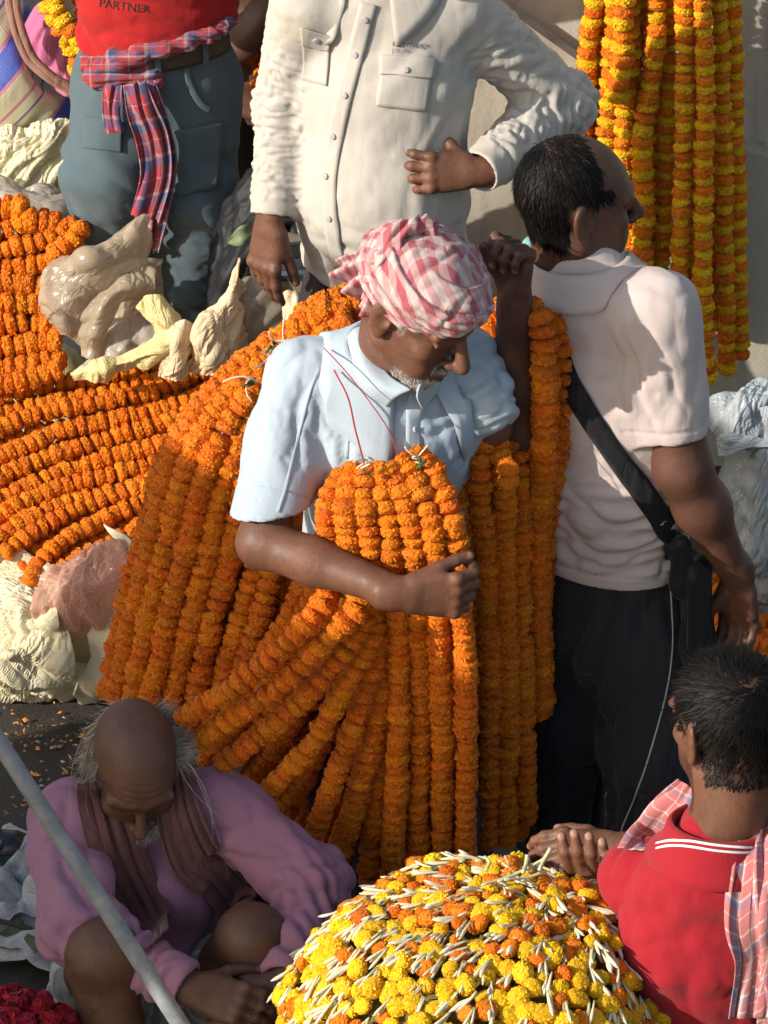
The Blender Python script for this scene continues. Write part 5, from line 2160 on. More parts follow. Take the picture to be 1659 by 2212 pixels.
DKT = m_cloth('dark_trousers', (0.030, 0.024, 0.030), var=.15, wr=.3)
W = Solid()
W.add(ecap(pel + V(0, 0, .05), pel - V(0, 0, .12), (.148, .110), (.158, .118), Rt), .03)
for s_, f_ in ((-1, fr), (1, fl)):
    a = pel + V(.075 * s_, 0, -.12)
    W.add(cap(a, V(f_[0], f_[1] - .02, .45), .090, .074), .04).add(cap(V(f_[0], f_[1] - .02, .45), f_, .074, .062), .03)
W.cut((0, 0, -1), (0, 0, .06))
cloth_obj('trousers', W, .007, DKT, wh, lambda v, n: .008 * (folds(v, (.1, 0, 1), 18, 2.5, 4.0) - .3))

# ------------------------------------------------------------------ man in the red T-shirt and grey trousers
rd = empty('person', (PX(340, 400, 1.6)[0], 1.6, 0), 'man in a red T-shirt and grey-blue trousers with a checked scarf tied at his waist', 'person', 'people at the flower stalls')
Rt = nrm((-.97, -.22, 0))
fc = nrm((.15, -.98, 0))
pel = PX(338, 160, 1.60); wst = PX(340, 60, 1.59); ch = PX(345, -160, 1.60); nb = PX(345, -370, 1.62)
skin = Skin()
hc = nb + V(0, -.04, .15)
S, HR, HL = head_solid(hc, nrm((.3, -.9, -.3)), (0, 0, 1), nb - V(0, 0, .06), 1.0)
skin.chunk(S, .006)
r0, n0 = scatter_on(skin.v[0], skin.F[0], 1500, lambda c, n: (lambda q: (q[:, 2] > .03) & (q[:, 0] < .06))((c - hc) @ HR.T), 3)
link('hair', make_mesh('hair', *ribbons(r0, n0 * .5 + V(0, 0, -.3), .03, .003, .05, 4, .1, 3), HAIRB), rd)
for s_ in (-1, 1):
    a = nb + V(.19 * s_, 0, -.08)
    e = a + V(.10 * s_, -.02, -.20)
    h_ = e + V(-.08 * s_, -.17, .20)
    A = Solid().add(cap(a, e, .042, .036), .02).add(cap(e, h_, .036, .025), .02)
    P, nails, _ = hand(h_, nrm((-.3 * s_, -.9, .2)), (0, 0, 1), (s_, 0, .3), [(.6, .8, .5)] * 4)
    for p, k in P:
        A.add(p, k)
    skin.chunk(A, .006)
fr = V(PX(262, 760, 1.58)[0], 1.60, .08); fl = V(PX(415, 760, 1.6)[0], 1.62, .08)
B = Solid()
B.add(ecap(pel, nb, (.11, .085), (.12, .07), Rt), .03)
for f_ in (fr, fl):
    B.add(cap(pel + V(np.sign(f_[0] - pel[0]) * .06, 0, -.02), f_, .050, .036), .02)
    foot(B, f_, fc)
skin.chunk(B, .010)
skin.build(SK_DARK, rd)
GREY = m_cloth('grey_twill', (0.085, 0.118, 0.135), var=.12, wr=.07, wscale=14)
W = Solid()
W.add(ecap(wst + V(0, 0, -.035), pel - V(0, 0, .05), (.138, .106), (.146, .118), Rt), .03)
kr = PX(238, 375, 1.50); kl = PX(420, 420, 1.53)
W.add(ecap(PX(258, 170, 1.60), kr, (.088, .096), (.082, .092), (1, 0, 0)), .05)
W.add(cap(kr, V(fr[0], fr[1] - .03, .30), .084, .068), .05).add(cap(V(fr[0], fr[1] - .03, .30), fr, .070, .066), .03)
W.add(ecap(PX(425, 185, 1.60), kl, (.088, .098), (.080, .085), (1, 0, 0)), .04)
W.add(cap(kl, V(fl[0], fl[1] - .03, .30), .081, .074), .04).add(cap(V(fl[0], fl[1] - .03, .30), fl, .074, .068), .03)
W.cut((0, 0, -1), (0, 0, .06))


def dsp(v, n):
    z = v[:, 2]
    d = .012 * (folds(v, (1, 0, -.55), 13, 2.2, 4.0) - .3) * sstep(.9, .75, z)
    d += .010 * (folds(v, (.25, 0, 1), 12, 2, 9.0) - .3) * sstep(.75, .55, z)
    kn = np.exp(-((z - .47) / .12) ** 2)
    d += .012 * kn * (folds(v, (1, 0, -.3), 20, 3, 13.0) - .3)
    return d


tv, tF, rb = cloth_obj('trousers', W, .0052, GREY, rd, dsp, buck=dict(factor=lambda m, d: 1.03 + .10 * sstep(.95, .75, m[:, 2]) * (d @ nrm((.5, 0, .85))) ** 2 + .12 * np.exp(-((m[:, 2] - .47) / .12) ** 2) * d[:, 2] ** 2, f0=22.0, maxd=.022, amp0=.004, seed=3.0))
REDT = m_cloth('red_jersey', (0.37, 0.016, 0.016), var=.06, wr=.08, wscale=14)
W = Solid()
W.add(ecap(wst - V(0, 0, .012), ch, (.152, .125), (.165, .115), Rt), .04)
W.add(ecap(ch, nb - V(0, 0, .08), (.165, .115), (.15, .085), Rt), .05)
W.add(ecap(nb + V(-.17, 0, -.09), nb + V(.17, 0, -.09), (.055, .06), (.055, .06), (0, 0, 1)), .05)
W.add(ecap(nb - V(0, 0, .07), nb, (.085, .08), (.06, .06), Rt), .045)
for s_ in (-1, 1):
    a = nb + V(.19 * s_, 0, -.08)
    W.add(cap(a, a + V(.05 * s_, -.02, -.18), .06, .06), .03)
W.cut((.16, .10, -1), wst + V(0, 0, .002), .008)
sv, sF, tb = cloth_obj('t_shirt', W, .0048, REDT, rd, lambda v, n: .007 * (folds(v, (1, 0, -.18), 17, 2.2, 5.0) - .3) * sstep(1.3, 1.05, v[:, 2]), buck=dict(factor=lambda m, d: 1.03 + .12 * d[:, 2] ** 2 * sstep(1.25, 1.05, m[:, 2]), f0=26.0, iters=80))
PRN = m_plain('black_print', (0.025, 0.02, 0.02), .8)
p, n = hit(tb, 214, 14, .002)
p2, n2 = hit(tb, 300, 26, .002)
nn = nrm(n + n2)
wrap_on(text_mesh('print', 'PARTNER', p, p2 - p, np.cross(nn, p2 - p), .024, PRN, rd, 0), rd, tb)
LEA = m_plain('brown_leather', (0.070, 0.050, 0.038), .5, .25, 30, .35)
put('belt', strip_on(rb, [(322, 136), (360, 132), (400, 124), (440, 112), (472, 98), (490, 88)], .037, .0045, .004, 40), LEA, rd)
for a, b in (((434, 92), (440, 134)), ((338, 112), (342, 152))):
    put('belt_loop', strip_on(rb, [a, ((a[0] + b[0]) / 2, (a[1] + b[1]) / 2), b], .012, .003, .0095, 10), GREY, rd)
put('pocket_edge', strip_on(rb, [(402, 142), (406, 170), (418, 200), (436, 226), (452, 236)], .012, .004, .003, 24), GREY, rd)
put('cargo_pocket', patch_on(rb, [(355, 285), (478, 262), (468, 400), (382, 428)], .006, .004), GREY, rd)
put('cargo_pocket', patch_on(rb, [(185, 250), (265, 262), (262, 330), (180, 320)], .004, .003), GREY, rd)
GAM = m_check('gamcha_check', (0.34, 0.042, 0.046), [(0, .10, (.36, .28, .29)), (.10, .34, (.075, .09, .19)), (.60, .64, (.34, .25, .26)), (.80, .86, (.08, .09, .18))], .075)
W = Solid()
pts = []
for uv in ((200, 138), (222, 136), (255, 128), (300, 118), (350, 104), (400, 90), (445, 74), (478, 58), (496, 44)):
    c_ = [q_[0] for q_ in (hit(rb, *uv, .006), hit(tb, *uv, .006)) if q_[0] is not None]
    if c_:
        pts.append(min(c_, key=lambda q_: q_[1]))
for i in range(len(pts) - 1):
    W.add(cap(pts[i], pts[i + 1], .019 - .0012 * i, .0178 - .0012 * i), .015)
kn = pts[1] + V(.03, -.02, -.015)
W.add(ell(kn, (.042, .024, .026)), .012)
W.add(ell(kn + V(-.03, .0, .0), (.030, .020, .034)), .012)
W.add(ell(kn + V(.055, -.005, -.004), (.036, .020, .026)), .012)
v, F = solid_mesh(W, .0032, lambda v, n: .010 * (folds(v, (1, 0, .12), 60, 7, 3.0) - .35))
gam = link('waist_scarf', make_mesh('waist_scarf', v, F, GAM, {'uvw': ('FLOAT_VECTOR', np.stack([v[:, 0], v[:, 2] * 2.0 + v[:, 1], v[:, 1]], 1))}), rd)


def hang(uvs, widths, npl, amp, seed):
    pts, ns = [], []
    for u, v_, o in uvs:
        p, n = hit(rb, u, v_, o)
        if p is None:
            p, n = PX(u, v_, 1.45), V(0, -1, 0)
        pts.append(p)
        ns.append(n * .4 + V(0, -.8, .1))
    return drape(pts, ns, widths, npl, amp, seed=seed, ragged=.003)


put('scarf_tail', hang([(252, 160, .02), (250, 200, .03), (248, 240, .03), (248, 288, .03)], [.034, .036, .034, .036], 2.0, .012, 1.0), GAM, rd, sub=gam)
put('scarf_tail', hang([(300, 165, .03), (308, 220, .045), (306, 300, .045), (298, 380, .04), (294, 440, .04)], [.044, .056, .060, .058, .054], 2.6, .020, 2.0), GAM, rd, sub=gam)
put('scarf_tail', hang([(315, 170, .02), (330, 250, .03), (335, 340, .03), (338, 430, .03), (344, 518, .03)], [.040, .044, .042, .038, .030], 2.2, .016, 4.0), GAM, rd, sub=gam)
# ------------------------------------------------------------------ old man sitting on the ground in a mauve kurta
old = empty('person', (PX(320, 2200, -.4)[0], -.42, 0), 'bald old man in a mauve kurta and brown scarf sitting on the ground, head bowed', 'person', 'people at the flower stalls')
fc = nrm((.12, -.99, 0))
Rt = nrm((-.99, -.12, 0))
hc = PX(290, 1655, -.42)
hf = nrm((.13, -.84, -.53))
nb = PX(300, 1775, -.34)
skin = Skin()
S, HR, HL = head_solid(hc, hf, (0, 0, 1), nb - V(0, 0, .04), .92, neck_r=.048, nose=1.0)


def hl(v):
    return (v - hc) @ HR.T / .92


def mk(v, m):
    q = hl(v)
    x, y, z = q[:, 0], np.abs(q[:, 1]), q[:, 2]
    beard = sstep(-.066, -.092, z) * sstep(.0, .03, x) * (z > -.14)
    must = sstep(.011, .004, np.abs(z + .056)) * (x > .075) * (y < .030)
    m[:, 1] = np.clip(beard * .55 + must * .5, 0, 1) * (.7 + .3 * (noise3(v * 300) > 0))
    m[:, 2] = .6 * sstep(.005, .0015, np.abs(z + .0765)) * (x > .083) * (y < .024)
    m[:, 2] = np.maximum(m[:, 2], .5 * sstep(.0035, .001, np.abs(z - .003)) * (x > .078) * (y > .018) * (y < .045))
    br = sstep(.006, .002, np.abs(z - .030)) * (x > .07) * (y > .012) * (y < .052)
    m[:, 2] = np.maximum(m[:, 2], .4 * br)


def dsp(v, n):
    q = hl(v)
    f = sstep(.05, .08, q[:, 0]) * sstep(.035, .045, q[:, 2]) * sstep(.085, .07, q[:, 2])
    return -.0009 * f * (np.sin(q[:, 2] * 520 + 1.5 * np.sin(q[:, 1] * 40)) > .55)


hv, hF = skin.chunk(S, .0030, mk, dsp)
sh = PX(142, 1775, -.40); elb = PX(168, 2005, -.60); wr = PX(405, 2130, -.70)
shl = PX(478, 1745, -.38); ell_ = PX(672, 1915, -.47); wrl = PX(612, 2120, -.66)
A = Solid()
A.add(cap(elb, wr, .030, .023), .02)
P, nails, _ = hand(wr + nrm(wr - elb) * .012, nrm((.95, -.25, -.22)), (.2, .3, .9), (.1, -.8, .6), [(.3, .45, .35), (.35, .5, .4), (.4, .5, .4), (.45, .5, .4)], 1.0, .07)
for p, k in P:
    A.add(p, k)
skin.chunk(A, .0034, nail_mask(nails))
A = Solid()
A.add(cap(ell_, wrl, .038, .026), .02)
P, nails, _ = hand(wrl + nrm(wrl - ell_) * .012, nrm((-.75, -.3, -.5)), (-.2, .4, .8), (.5, -.75, .4), [(.35, .5, .4)] * 4, 1.0, .05)
for p, k in P:
    A.add(p, k)
skin.chunk(A, .0034, nail_mask(nails))
pel = PX(330, 2165, -.33)
hipr = pel + V(-.09, -.03, -.02); hipl = pel + V(.09, -.03, -.02)
knr = PX(222, 2062, -.66); knl = PX(545, 2030, -.58)
anr = V(knr[0] + .03, -.70, .07); anl = V(knl[0] - .05, -.68, .07)
B = Solid()
B.add(ecap(pel, nb, (.11, .08), (.11, .065), Rt), .03)
for h_, k_, a_ in ((hipr, knr, anr), (hipl, knl, anl)):
    B.add(cap(h_, k_, .078, .060), .03)
    B.add(cap(k_, k_ * .6 + a_ * .4, .056, .054), .02).add(cap(k_ * .6 + a_ * .4, a_, .052, .034), .02)
    B.add(ell(k_ + V(0, -.015, .01), (.056, .050, .052)), .02)
    foot(B, a_, fc)
skin.chunk(B, .006)
skin.build(SK_OLD, old)


def frng(c, n):
    q = hl(c)
    return (q[:, 2] > -.065) & (q[:, 2] < .060) & (q[:, 0] < .022) & ((np.abs(q[:, 1]) > .055) | (q[:, 0] < -.062)) & ~((q[:, 2] < .03) & (q[:, 0] > -.028))


r0, n0 = scatter_on(hv, hF, 4200, frng, 4)
parts = [ribbons(r0, n0 * .28 + HR[2] * -.9 - HR[0] * .25 + V(0, 0, -.5), .052, .0011, .18, 7, .14, 5, jitter=.26)]
# a full tuft on the right of the picture and long wisps
r1, n1 = scatter_on(hv, hF, 1600, lambda c, n: frng(c, n) & (hl(c)[:, 1] > .045) & (hl(c)[:, 2] > .0), 8)
parts.append(ribbons(r1, n1 * .6 + V(.30, 0, -.1), .036, .0011, .12, 7, .24, 9, jitter=.35))
r2, n2 = scatter_on(hv, hF, 14, lambda c, n: frng(c, n) & (np.abs(hl(c)[:, 1]) > .06), 12)
parts.append(ribbons(r2, n2 * .5 + V(0, -.5, -.8), .20, .0012, .22, 12, .10, 13, jitter=.15))
link('hair', make_mesh('hair', *cat(parts), HAIRG), old)
r0, n0 = scatter_on(hv, hF, 2600, lambda c, n: (lambda q: (q[:, 2] < -.066) & (q[:, 0] > .012) & (q[:, 2] > -.135))(hl(c)), 4)
link('beard', make_mesh('beard', *ribbons(r0, n0 + V(0, -.2, -.8), .016, .0011, .1, 3, .1, 6), HAIRW), old)

MAUVE = m_cloth('mauve_cotton', (0.36, 0.175, 0.245), var=.10, wr=.09, wscale=18)
W = Solid()
ch = PX(305, 1890, -.36); up = PX(302, 1800, -.33)
W.add(ecap(pel, ch, (.165, .125), (.150, .105), Rt), .05)
W.add(ecap(ch, up, (.150, .105), (.13, .08), Rt), .05)
W.add(ecap(sh + V(.03, 0, 0), shl + V(-.03, 0, 0), (.056, .058), (.056, .058), (0, 0, 1)), .05)
W.add(ecap(nb - V(0, 0, .05), nb + nrm(hc - nb) * .005, (.080, .075), (.060, .058), Rt), .04)
for a, b, c in ((sh, elb, wr), (shl, ell_, wrl)):
    d = nrm(c - b)
    SL = Solid().add(cap(a, b, .066, .058), .02).add(cap(b, c + d * .03, .058, .040), .04)
    SL.cut(d, c + d * .0, .003)
    SL.sub(cap(c - d * .02, c + d * .1, .033, .033), .003)
    W.add(SL.prim(), .04)
W.sub(cap(nb, nb + nrm(hc - nb) * .1, .053, .053), .004)


def dsp(v, n):
    d = .006 * (folds(v, (.25, 0, 1), 14, 2, 3.0) - .3)
    for a, b, c, sd in ((sh, elb, wr, 0), (shl, ell_, wrl, 40)):
        w1_, t1 = ring(v, a, b, .066)
        w2_, t2 = ring(v, b, c, .056)
        e = nrm(b - a)
        cr = np.cross(e, (0, 1, 0))
        d += w1_ * .011 * (folds(v, cr + e * .9, 17, 2.6, 11.0 + sd) - .32) * sstep(.05, .35, t1)
        e2 = nrm(c - b)
        cr2 = np.cross(e2, (0, 1, 0))
        d += w2_ * .011 * (folds(v, cr2 + e2 * .25, 26, 4, 15.0 + sd) - .35) * sstep(.96, .8, t2)
    pit = np.exp(-(np.linalg.norm(v - (shl + V(-.05, -.06, -.10)), axis=1) / .12) ** 2)
    d += .011 * pit * (folds(v, (-.5, 0, 1), 18, 2.5, 33.0) - .3)
    return d




def fac(m, d):
    f = 1.045 + 0 * m[:, 0]
    for a, b, c in ((sh, elb, wr), (shl, ell_, wrl)):
        w1_, t1 = ring(m, a, b, .066)
        w2_, t2 = ring(m, b, c, .056)
        f = f + w1_ * .08 * (d @ nrm(b - a)) ** 2 * sstep(.0, .3, t1) + w2_ * .13 * (d @ nrm(c - b)) ** 2 * sstep(.97, .8, t2)
    return f


sv, sF, ob = cloth_obj('kurta', W, .0046, MAUVE, old, dsp, buck=dict(factor=fac, seed=8.0, f0=32.0, maxd=.013))
SCARF = m_cloth('brown_scarf', (0.150, 0.068, 0.062), var=.2, wr=.35, wscale=26)


def over(b, uvs, widths, npl, amp, seed, off=.022):
    pts, ns = [], []
    for u, v_, o in uvs:
        p, n = hit(b, u, v_, o)
        if p is None:
            p, n = PX(u, v_, -.5), V(0, -.9, .4)
        pts.append(p)
        ns.append(n * .5 + V(0, -.7, .35))
    return drape(pts, ns, widths, npl, amp, n=80, m=56, seed=seed)


sc1 = put('scarf', over(ob, [(205, 1690, .05), (212, 1740, .030), (232, 1810, .026), (258, 1890, .026), (305, 1970, .028), (350, 2060, .03)], [.060, .078, .088, .094, .088, .070], 4.2, .015, 1.0), SCARF, old)
put('scarf_fall', over(ob, [(392, 1700, .045), (404, 1760, .034), (424, 1830, .028), (455, 1890, .028), (500, 1945, .03), (535, 1985, .03)], [.060, .078, .090, .094, .088, .064], 4.6, .015, 3.0), SCARF, old)
# lungi over the lap, striped at the hem
LUNG = m_check('striped_lungi', (0.045, 0.042, 0.045), [(0, .16, (.46, .45, .42)), (.30, .36, (.40, .39, .36))], .13)
W = Solid()
W.add(ecap(hipr + V(0, 0, .02), hipr * .36 + knr * .64, (.098, .090), (.082, .082), (1, 0, 0)), .03)
W.add(ecap(hipl + V(0, 0, .02), hipl * .45 + knl * .55, (.098, .090), (.080, .080), (1, 0, 0)), .05)
W.add(ecap(pel + V(-.03, -.05, -.04), pel + V(.05, -.16, -.06), (.15, .09), (.13, .08), (1, 0, 0)), .05)
W.cut((0, 0, -1), (0, 0, .02))
cloth_obj('lungi', W, .006, LUNG, old, lambda v, n: .008 * (folds(v, (.3, 1, .2), 24, 4, 3.0) - .3), lambda v: np.stack([v[:, 1] + v[:, 0] * .4, v[:, 2] * .01, v[:, 0]], 1))

# ------------------------------------------------------------------ man in the red polo shirt, back to us
rp = empty('person', (PX(1560, 2300, -.9)[0], -.9, 0), 'dark-haired man in a red polo shirt seen from behind, checked towel on his shoulders', 'person', 'people at the flower stalls')
fc = nrm((-.35, .93, 0))
Rt = nrm((.93, .35, 0))
hc = PX(1580, 1570, -.90)
hf = nrm((-.46, .87, -.16))
nb = PX(1548, 1815, -.94)
skin = Skin()
S, HR, HL = head_solid(hc, hf, (-.02, .10, 1), nb - V(0, 0, .05), 1.03, neck_r=.056)


def hl(v):
    return (v - hc) @ HR.T / 1.03


def hairy(P, N=None):
    q = hl(P)
    side = np.abs(q[:, 1])
    lower = np.where(q[:, 0] < -.022, -.068 - .10 * np.clip(.05 - side, 0, 1), np.where(q[:, 0] < .014, .032, -.005))
    ear = (side > .066) & (q[:, 2] < .036) & (q[:, 0] > -.042)
    return (q[:, 0] < .062 - .12 * side) & (q[:, 2] > lower) & ~ear


def mk(v, m):
    q = hl(v)
    m[:, 2] = np.where(hairy(v), .9, 0)
    m[:, 2] = np.maximum(m[:, 2], .75 * sstep(-.035, -.06, q[:, 2]) * (q[:, 0] > .002) * (q[:, 2] > -.125))


hv, hF = skin.chunk(S, .0032, mk)
shl = PX(1378, 1898, -.86); shr = PX(1722, 1905, -.96)
ell_ = PX(1452, 1890, -.64); wrl = PX(1352, 1838, -.70)
wrr = PX(1352, 1888, -.775); elr = PX(1600, 1960, -.66)
A = Solid()
A.add(cap(shl, ell_, .046, .040), .02).add(cap(ell_, wrl, .039, .028), .02)
P, nails, _ = hand(wrl + V(-.012, 0, 0), nrm((-1, -.05, .02)), (-.1, 1, .1), (.0, -.45, .9), [(.35, .5, .4), (.42, .55, .4), (.5, .55, .4), (.55, .55, .4)], 1.08, .05)
for p, k in P:
    A.add(p, k)
skin.chunk(A, .0032, nail_mask(nails))
A = Solid()
A.add(cap(elr, wrr, .038, .027), .02)
P, nails2, _ = hand(wrr + V(-.006, -.004, .002), nrm((-.90, -.02, .10)), (.1, -.5, -.7), (-.25, -1, .45), [(-.10, .55, .35), (-.10, .55, .35), (-.08, .55, .35), (-.05, .55, .35)], 1.0, .10, (.75, .55, .10), .2)
# fingers laid up over the other hand
fw = [PX(1310, 1880, -.79), PX(1282, 1878, -.79), PX(1255, 1874, -.79), PX(1228, 1872, -.785)]
ft = [PX(1300, 1818, -.79), PX(1272, 1806, -.79), PX(1240, 1800, -.785), PX(1212, 1806, -.78)]
nails = []
A.add(ecap(wrr, PX(1270, 1888, -.78), (.026, .020), (.034, .018), (0, 0, 1)), .02)
for i, (a, b) in enumerate(zip(fw, ft)):
    m_ = (a + b) / 2 + V(0, -.008, .004)
    A.add(cap(a + V(.004, .004, -.008), m_, .0105, .0100), .006)
    A.add(cap(m_, b, .0098, .0084), .003)
    nails.append((b + V(0, -.0055, .004), None, None))
A.add(cap(PX(1345, 1890, -.80), PX(1322, 1868, -.815), .013, .0115), .01).add(cap(PX(1322, 1868, -.815), PX(1316, 1848, -.815), .0112, .0095), .003)
skin.chunk(A, .0030, nail_mask(nails, .0075))
pel = V(nb[0] + .02, -.88, .30)
B = Solid()
B.add(ecap(pel, nb - V(0, 0, .06), (.11, .08), (.09, .05), Rt), .03)
for s_ in (-1, 1):
    h_ = pel + Rt * .09 * s_
    k_ = h_ + fc * .40 + Rt * .10 * s_ + V(0, 0, .12)
    a_ = V(k_[0], k_[1] - .05, .07)
    B.add(cap(h_, k_, .08, .058), .03).add(cap(k_, a_, .055, .035), .02)
    foot(B, a_, fc)
skin.chunk(B, .009)
A = Solid().add(cap(shr, elr, .045, .040), .02)
skin.chunk(A, .006)
skin.build(SK_MID, rp)
r0, n0 = scatter_on(hv, hF, 11000, lambda c, n: hairy(c), 4)
q0 = hl(r0)
crown = V(-.072, .004, .092)
d0 = q0 - crown
rr = np.linalg.norm(d0, axis=1)[:, None]
d0 = d0 / (rr + 1e-6)
swirl = np.cross(d0, nrm(crown)) * np.exp(-(rr / .06) ** 2) * 1.2
f0 = (d0 + swirl + V(.15, 0, -.1)) @ HR
f0 -= n0 * (f0 * n0).sum(1)[:, None]
f0 = nrm_rows(f0)
ln = np.where(q0[:, 2] > .02, .040, np.where(q0[:, 2] > -.03, .020, .010))
link('hair', make_mesh('hair', *ribbons(r0, f0 + n0 * np.where(rr < .03, .06, .12), ln, .0017, .015, 6, .09, 5, facing=n0, jitter=.16, flow=lambda p: -.14 * nrm_rows(p - hc)), HAIRB), rp)

RED = m_cloth('red_pique', (0.31, 0.014, 0.022), var=.06, wr=.08, wscale=16)
W = Solid()
ch = PX(1552, 2010, -.90); up = PX(1550, 1895, -.91)
W.add(ecap(pel, ch, (.165, .13), (.155, .115), Rt), .05)
W.add(ecap(ch, up, (.155, .115), (.14, .09), Rt), .05)
W.add(ecap(shl + V(.03, 0, 0), shr + V(-.03, 0, 0), (.058, .062), (.058, .062), (0, 0, 1)), .05)
W.add(ecap(nb - V(0, 0, .05), nb + V(0, 0, .0), (.088, .078), (.066, .064), Rt), .045)
W.add(cap(shl, shl * .45 + ell_ * .55, .064, .060), .03)
W.add(cap(shr, shr * .45 + elr * .55, .064, .060), .03)


def dsp(v, n):
    d = .006 * (folds(v, (.15, 0, 1), 13, 1.8, 3.0) - .3)
    d += .009 * (folds(v, (-.55, 0, 1), 13, 1.8, 23.0) - .3) * sstep(.75, .6, v[:, 2])
    pit = np.exp(-(np.linalg.norm(v - (shl + V(.03, -.06, -.06)), axis=1) / .13) ** 2)
    return d + .008 * pit * (folds(v, (.9, 0, .5), 20, 3, 13.0) - .3)


sv, sF, rpb = cloth_obj('polo_shirt', W, .0050, RED, rp, dsp, buck=dict(factor=lambda m, d: 1.035 + .07 * (d @ nrm((.8, 0, .6))) ** 2, f0=24.0, seed=9.0, maxd=.02, amp0=.004))
col = collar(nb + V(0, 0, .010), nrm(hc - nb + V(0, 0, .12)), fc, .070, .050, RED, rp, gap=.30, flare=.026, tip=.005, stand=.022, over=W, off=.007, thick=.004)
cm = col.data
cv = np.empty(len(cm.vertices) * 3, np.float32)
cm.vertices.foreach_get('co', cv)
cv = cv.reshape(-1, 3) + np.array(rp.matrix_world.translation)
cb = bvh_of(cv, [tuple(p.vertices) for p in cm.polygons])
for dv in (0, 11):
    pts = [(u, v_ + dv) for u, v_ in ((1418, 1822), (1450, 1815), (1490, 1817), (1540, 1825), (1590, 1830), (1625, 1830))]
    pts = [p for p in pts if hit(cb, *p)[0] is not None]
    if len(pts) > 2:
        put('collar_stripe', strip_on(cb, pts, .0038, .0012, .0012, 40), WHT, rp)
TOW = m_check('towel_check', (0.50, 0.17, 0.165), [(0, .05, (.62, .55, .50)), (.30, .36, (.62, .55, .50)), (.36, .50, (.20, .21, .33)), (.66, .69, (.62, .55, .50))], .085)


def over2(uvs, widths, npl, amp, seed):
    pts, ns = [], []
    for u, v_, o, y in uvs:
        p, n = hit(rpb, u, v_, o)
        if p is None:
            p, n = PX(u, v_, y), V(0, -.8, .5)
        pts.append(p)
        ns.append(n * .5 + V(0, -.7, .4))
    return drape(pts, ns, widths, npl, amp, n=80, m=56, seed=seed)


tw = put('towel', over2([(1612, 1712, .02, -.95), (1632, 1780, .02, -.97), (1640, 1860, .03, -1), (1630, 1960, .035, -1.04), (1618, 2060, .04, -1.06), (1610, 2150, .05, -1.08)], [.05, .075, .090, .092, .080, .075], 3.4, .022, 2.0), TOW, rp)
put('towel_fold', over2([(1680, 1790, .02, -.97), (1690, 1880, .03, -1), (1695, 2000, .05, -1.04), (1680, 2120, .06, -1.08), (1670, 2260, .06, -1.1)], [.08, .10, .11, .12, .12], 3.6, .020, 5.0), TOW, rp, sub=tw)
put('towel_end', over2([(1492, 1700, .012, -.88), (1470, 1730, .012, -.86), (1440, 1765, .016, -.85), (1410, 1805, .02, -.82), (1388, 1850, .02, -.78)], [.045, .062, .070, .070, .060], 2.4, .014, 3.0), TOW, rp, sub=tw)
DARKP = m_cloth('dark_jeans', (0.03, 0.035, 0.05), var=.2)
W = Solid()
W.add(ecap(pel + V(0, 0, .02), pel + fc * .1 - V(0, 0, .02), (.16, .12), (.16, .10), Rt), .04)
for s_ in (-1, 1):
    h_ = pel + Rt * .09 * s_
    k_ = h_ + fc * .40 + Rt * .10 * s_ + V(0, 0, .12)
    W.add(cap(h_, k_, .094, .072), .03).add(cap(k_, V(k_[0], k_[1] - .05, .12), .072, .055), .02)
cloth_obj('jeans', W, .009, DARKP, rp)
# the low stool he sits on
STW = m_plain('old_wood', (0.20, 0.13, 0.08), .8)
st = empty('wooden_stool', (pel[0], pel[1], 0), 'low wooden stool under the man in the red polo shirt', 'stool')
v, F = box((pel[0] - .17, pel[1] - .13, .150), (pel[0] + .17, pel[1] + .13, .185))
link('seat', make_mesh('seat', v, F, STW, smooth=False), st)
for sx in (-1, 1):
    for sy in (-1, 1):
        v, F = box((pel[0] + .14 * sx - .018, pel[1] + .10 * sy - .018, 0), (pel[0] + .14 * sx + .018, pel[1] + .10 * sy + .018, .148))
        link('leg', make_mesh('leg', v, F, STW, smooth=False), st)
# ------------------------------------------------------------------ heap of marigolds and tuberoses in a basket
HC = PX(1046, 2205, -.93)
RH, RV = .318, .196


def dome(r, a):
    x = HC[0] + RH * r * math.cos(a)
    y = HC[1] + RH * r * math.sin(a)
    z = HC[2] + RV * (1 - r ** 3.4)
    s = RV * 3.4 * r ** 2.4 / RH
    n = nrm(V(math.cos(a) * s, math.sin(a) * s, 1))
    b = .020 * noise3(np.array([[x * 8, y * 8, 3.0]]))[0] + .012 * noise3(np.array([[x * 19, y * 19, 7.0]]))[0]
    return V(x, y, z) + n * b, n


heap = empty('flower_heap', (HC[0], HC[1], HC[2] - .02), 'heap of yellow and orange marigolds with white tuberose buds in a basket', 'flower heap')
vs, F = [], []
nr, na = 16, 48
for i in range(nr + 1):
    r = .94 * i / nr
    for j in range(na):
        p, n = dome(r, 2 * math.pi * j / na)
        vs.append(p - n * .026 + n * .006 * RNG.normal())
for i in range(nr):
    for j in range(na):
        j2 = (j + 1) % na
        F.append((i * na + j, (i + 1) * na + j, (i + 1) * na + j2, i * na + j2))
BASEM = m_plain('packed_leaves', (0.22, 0.19, 0.05), .8, .5, 60, .8)
link('packed_leaves', make_mesh('packed_leaves', np.array(vs), F, BASEM), heap)


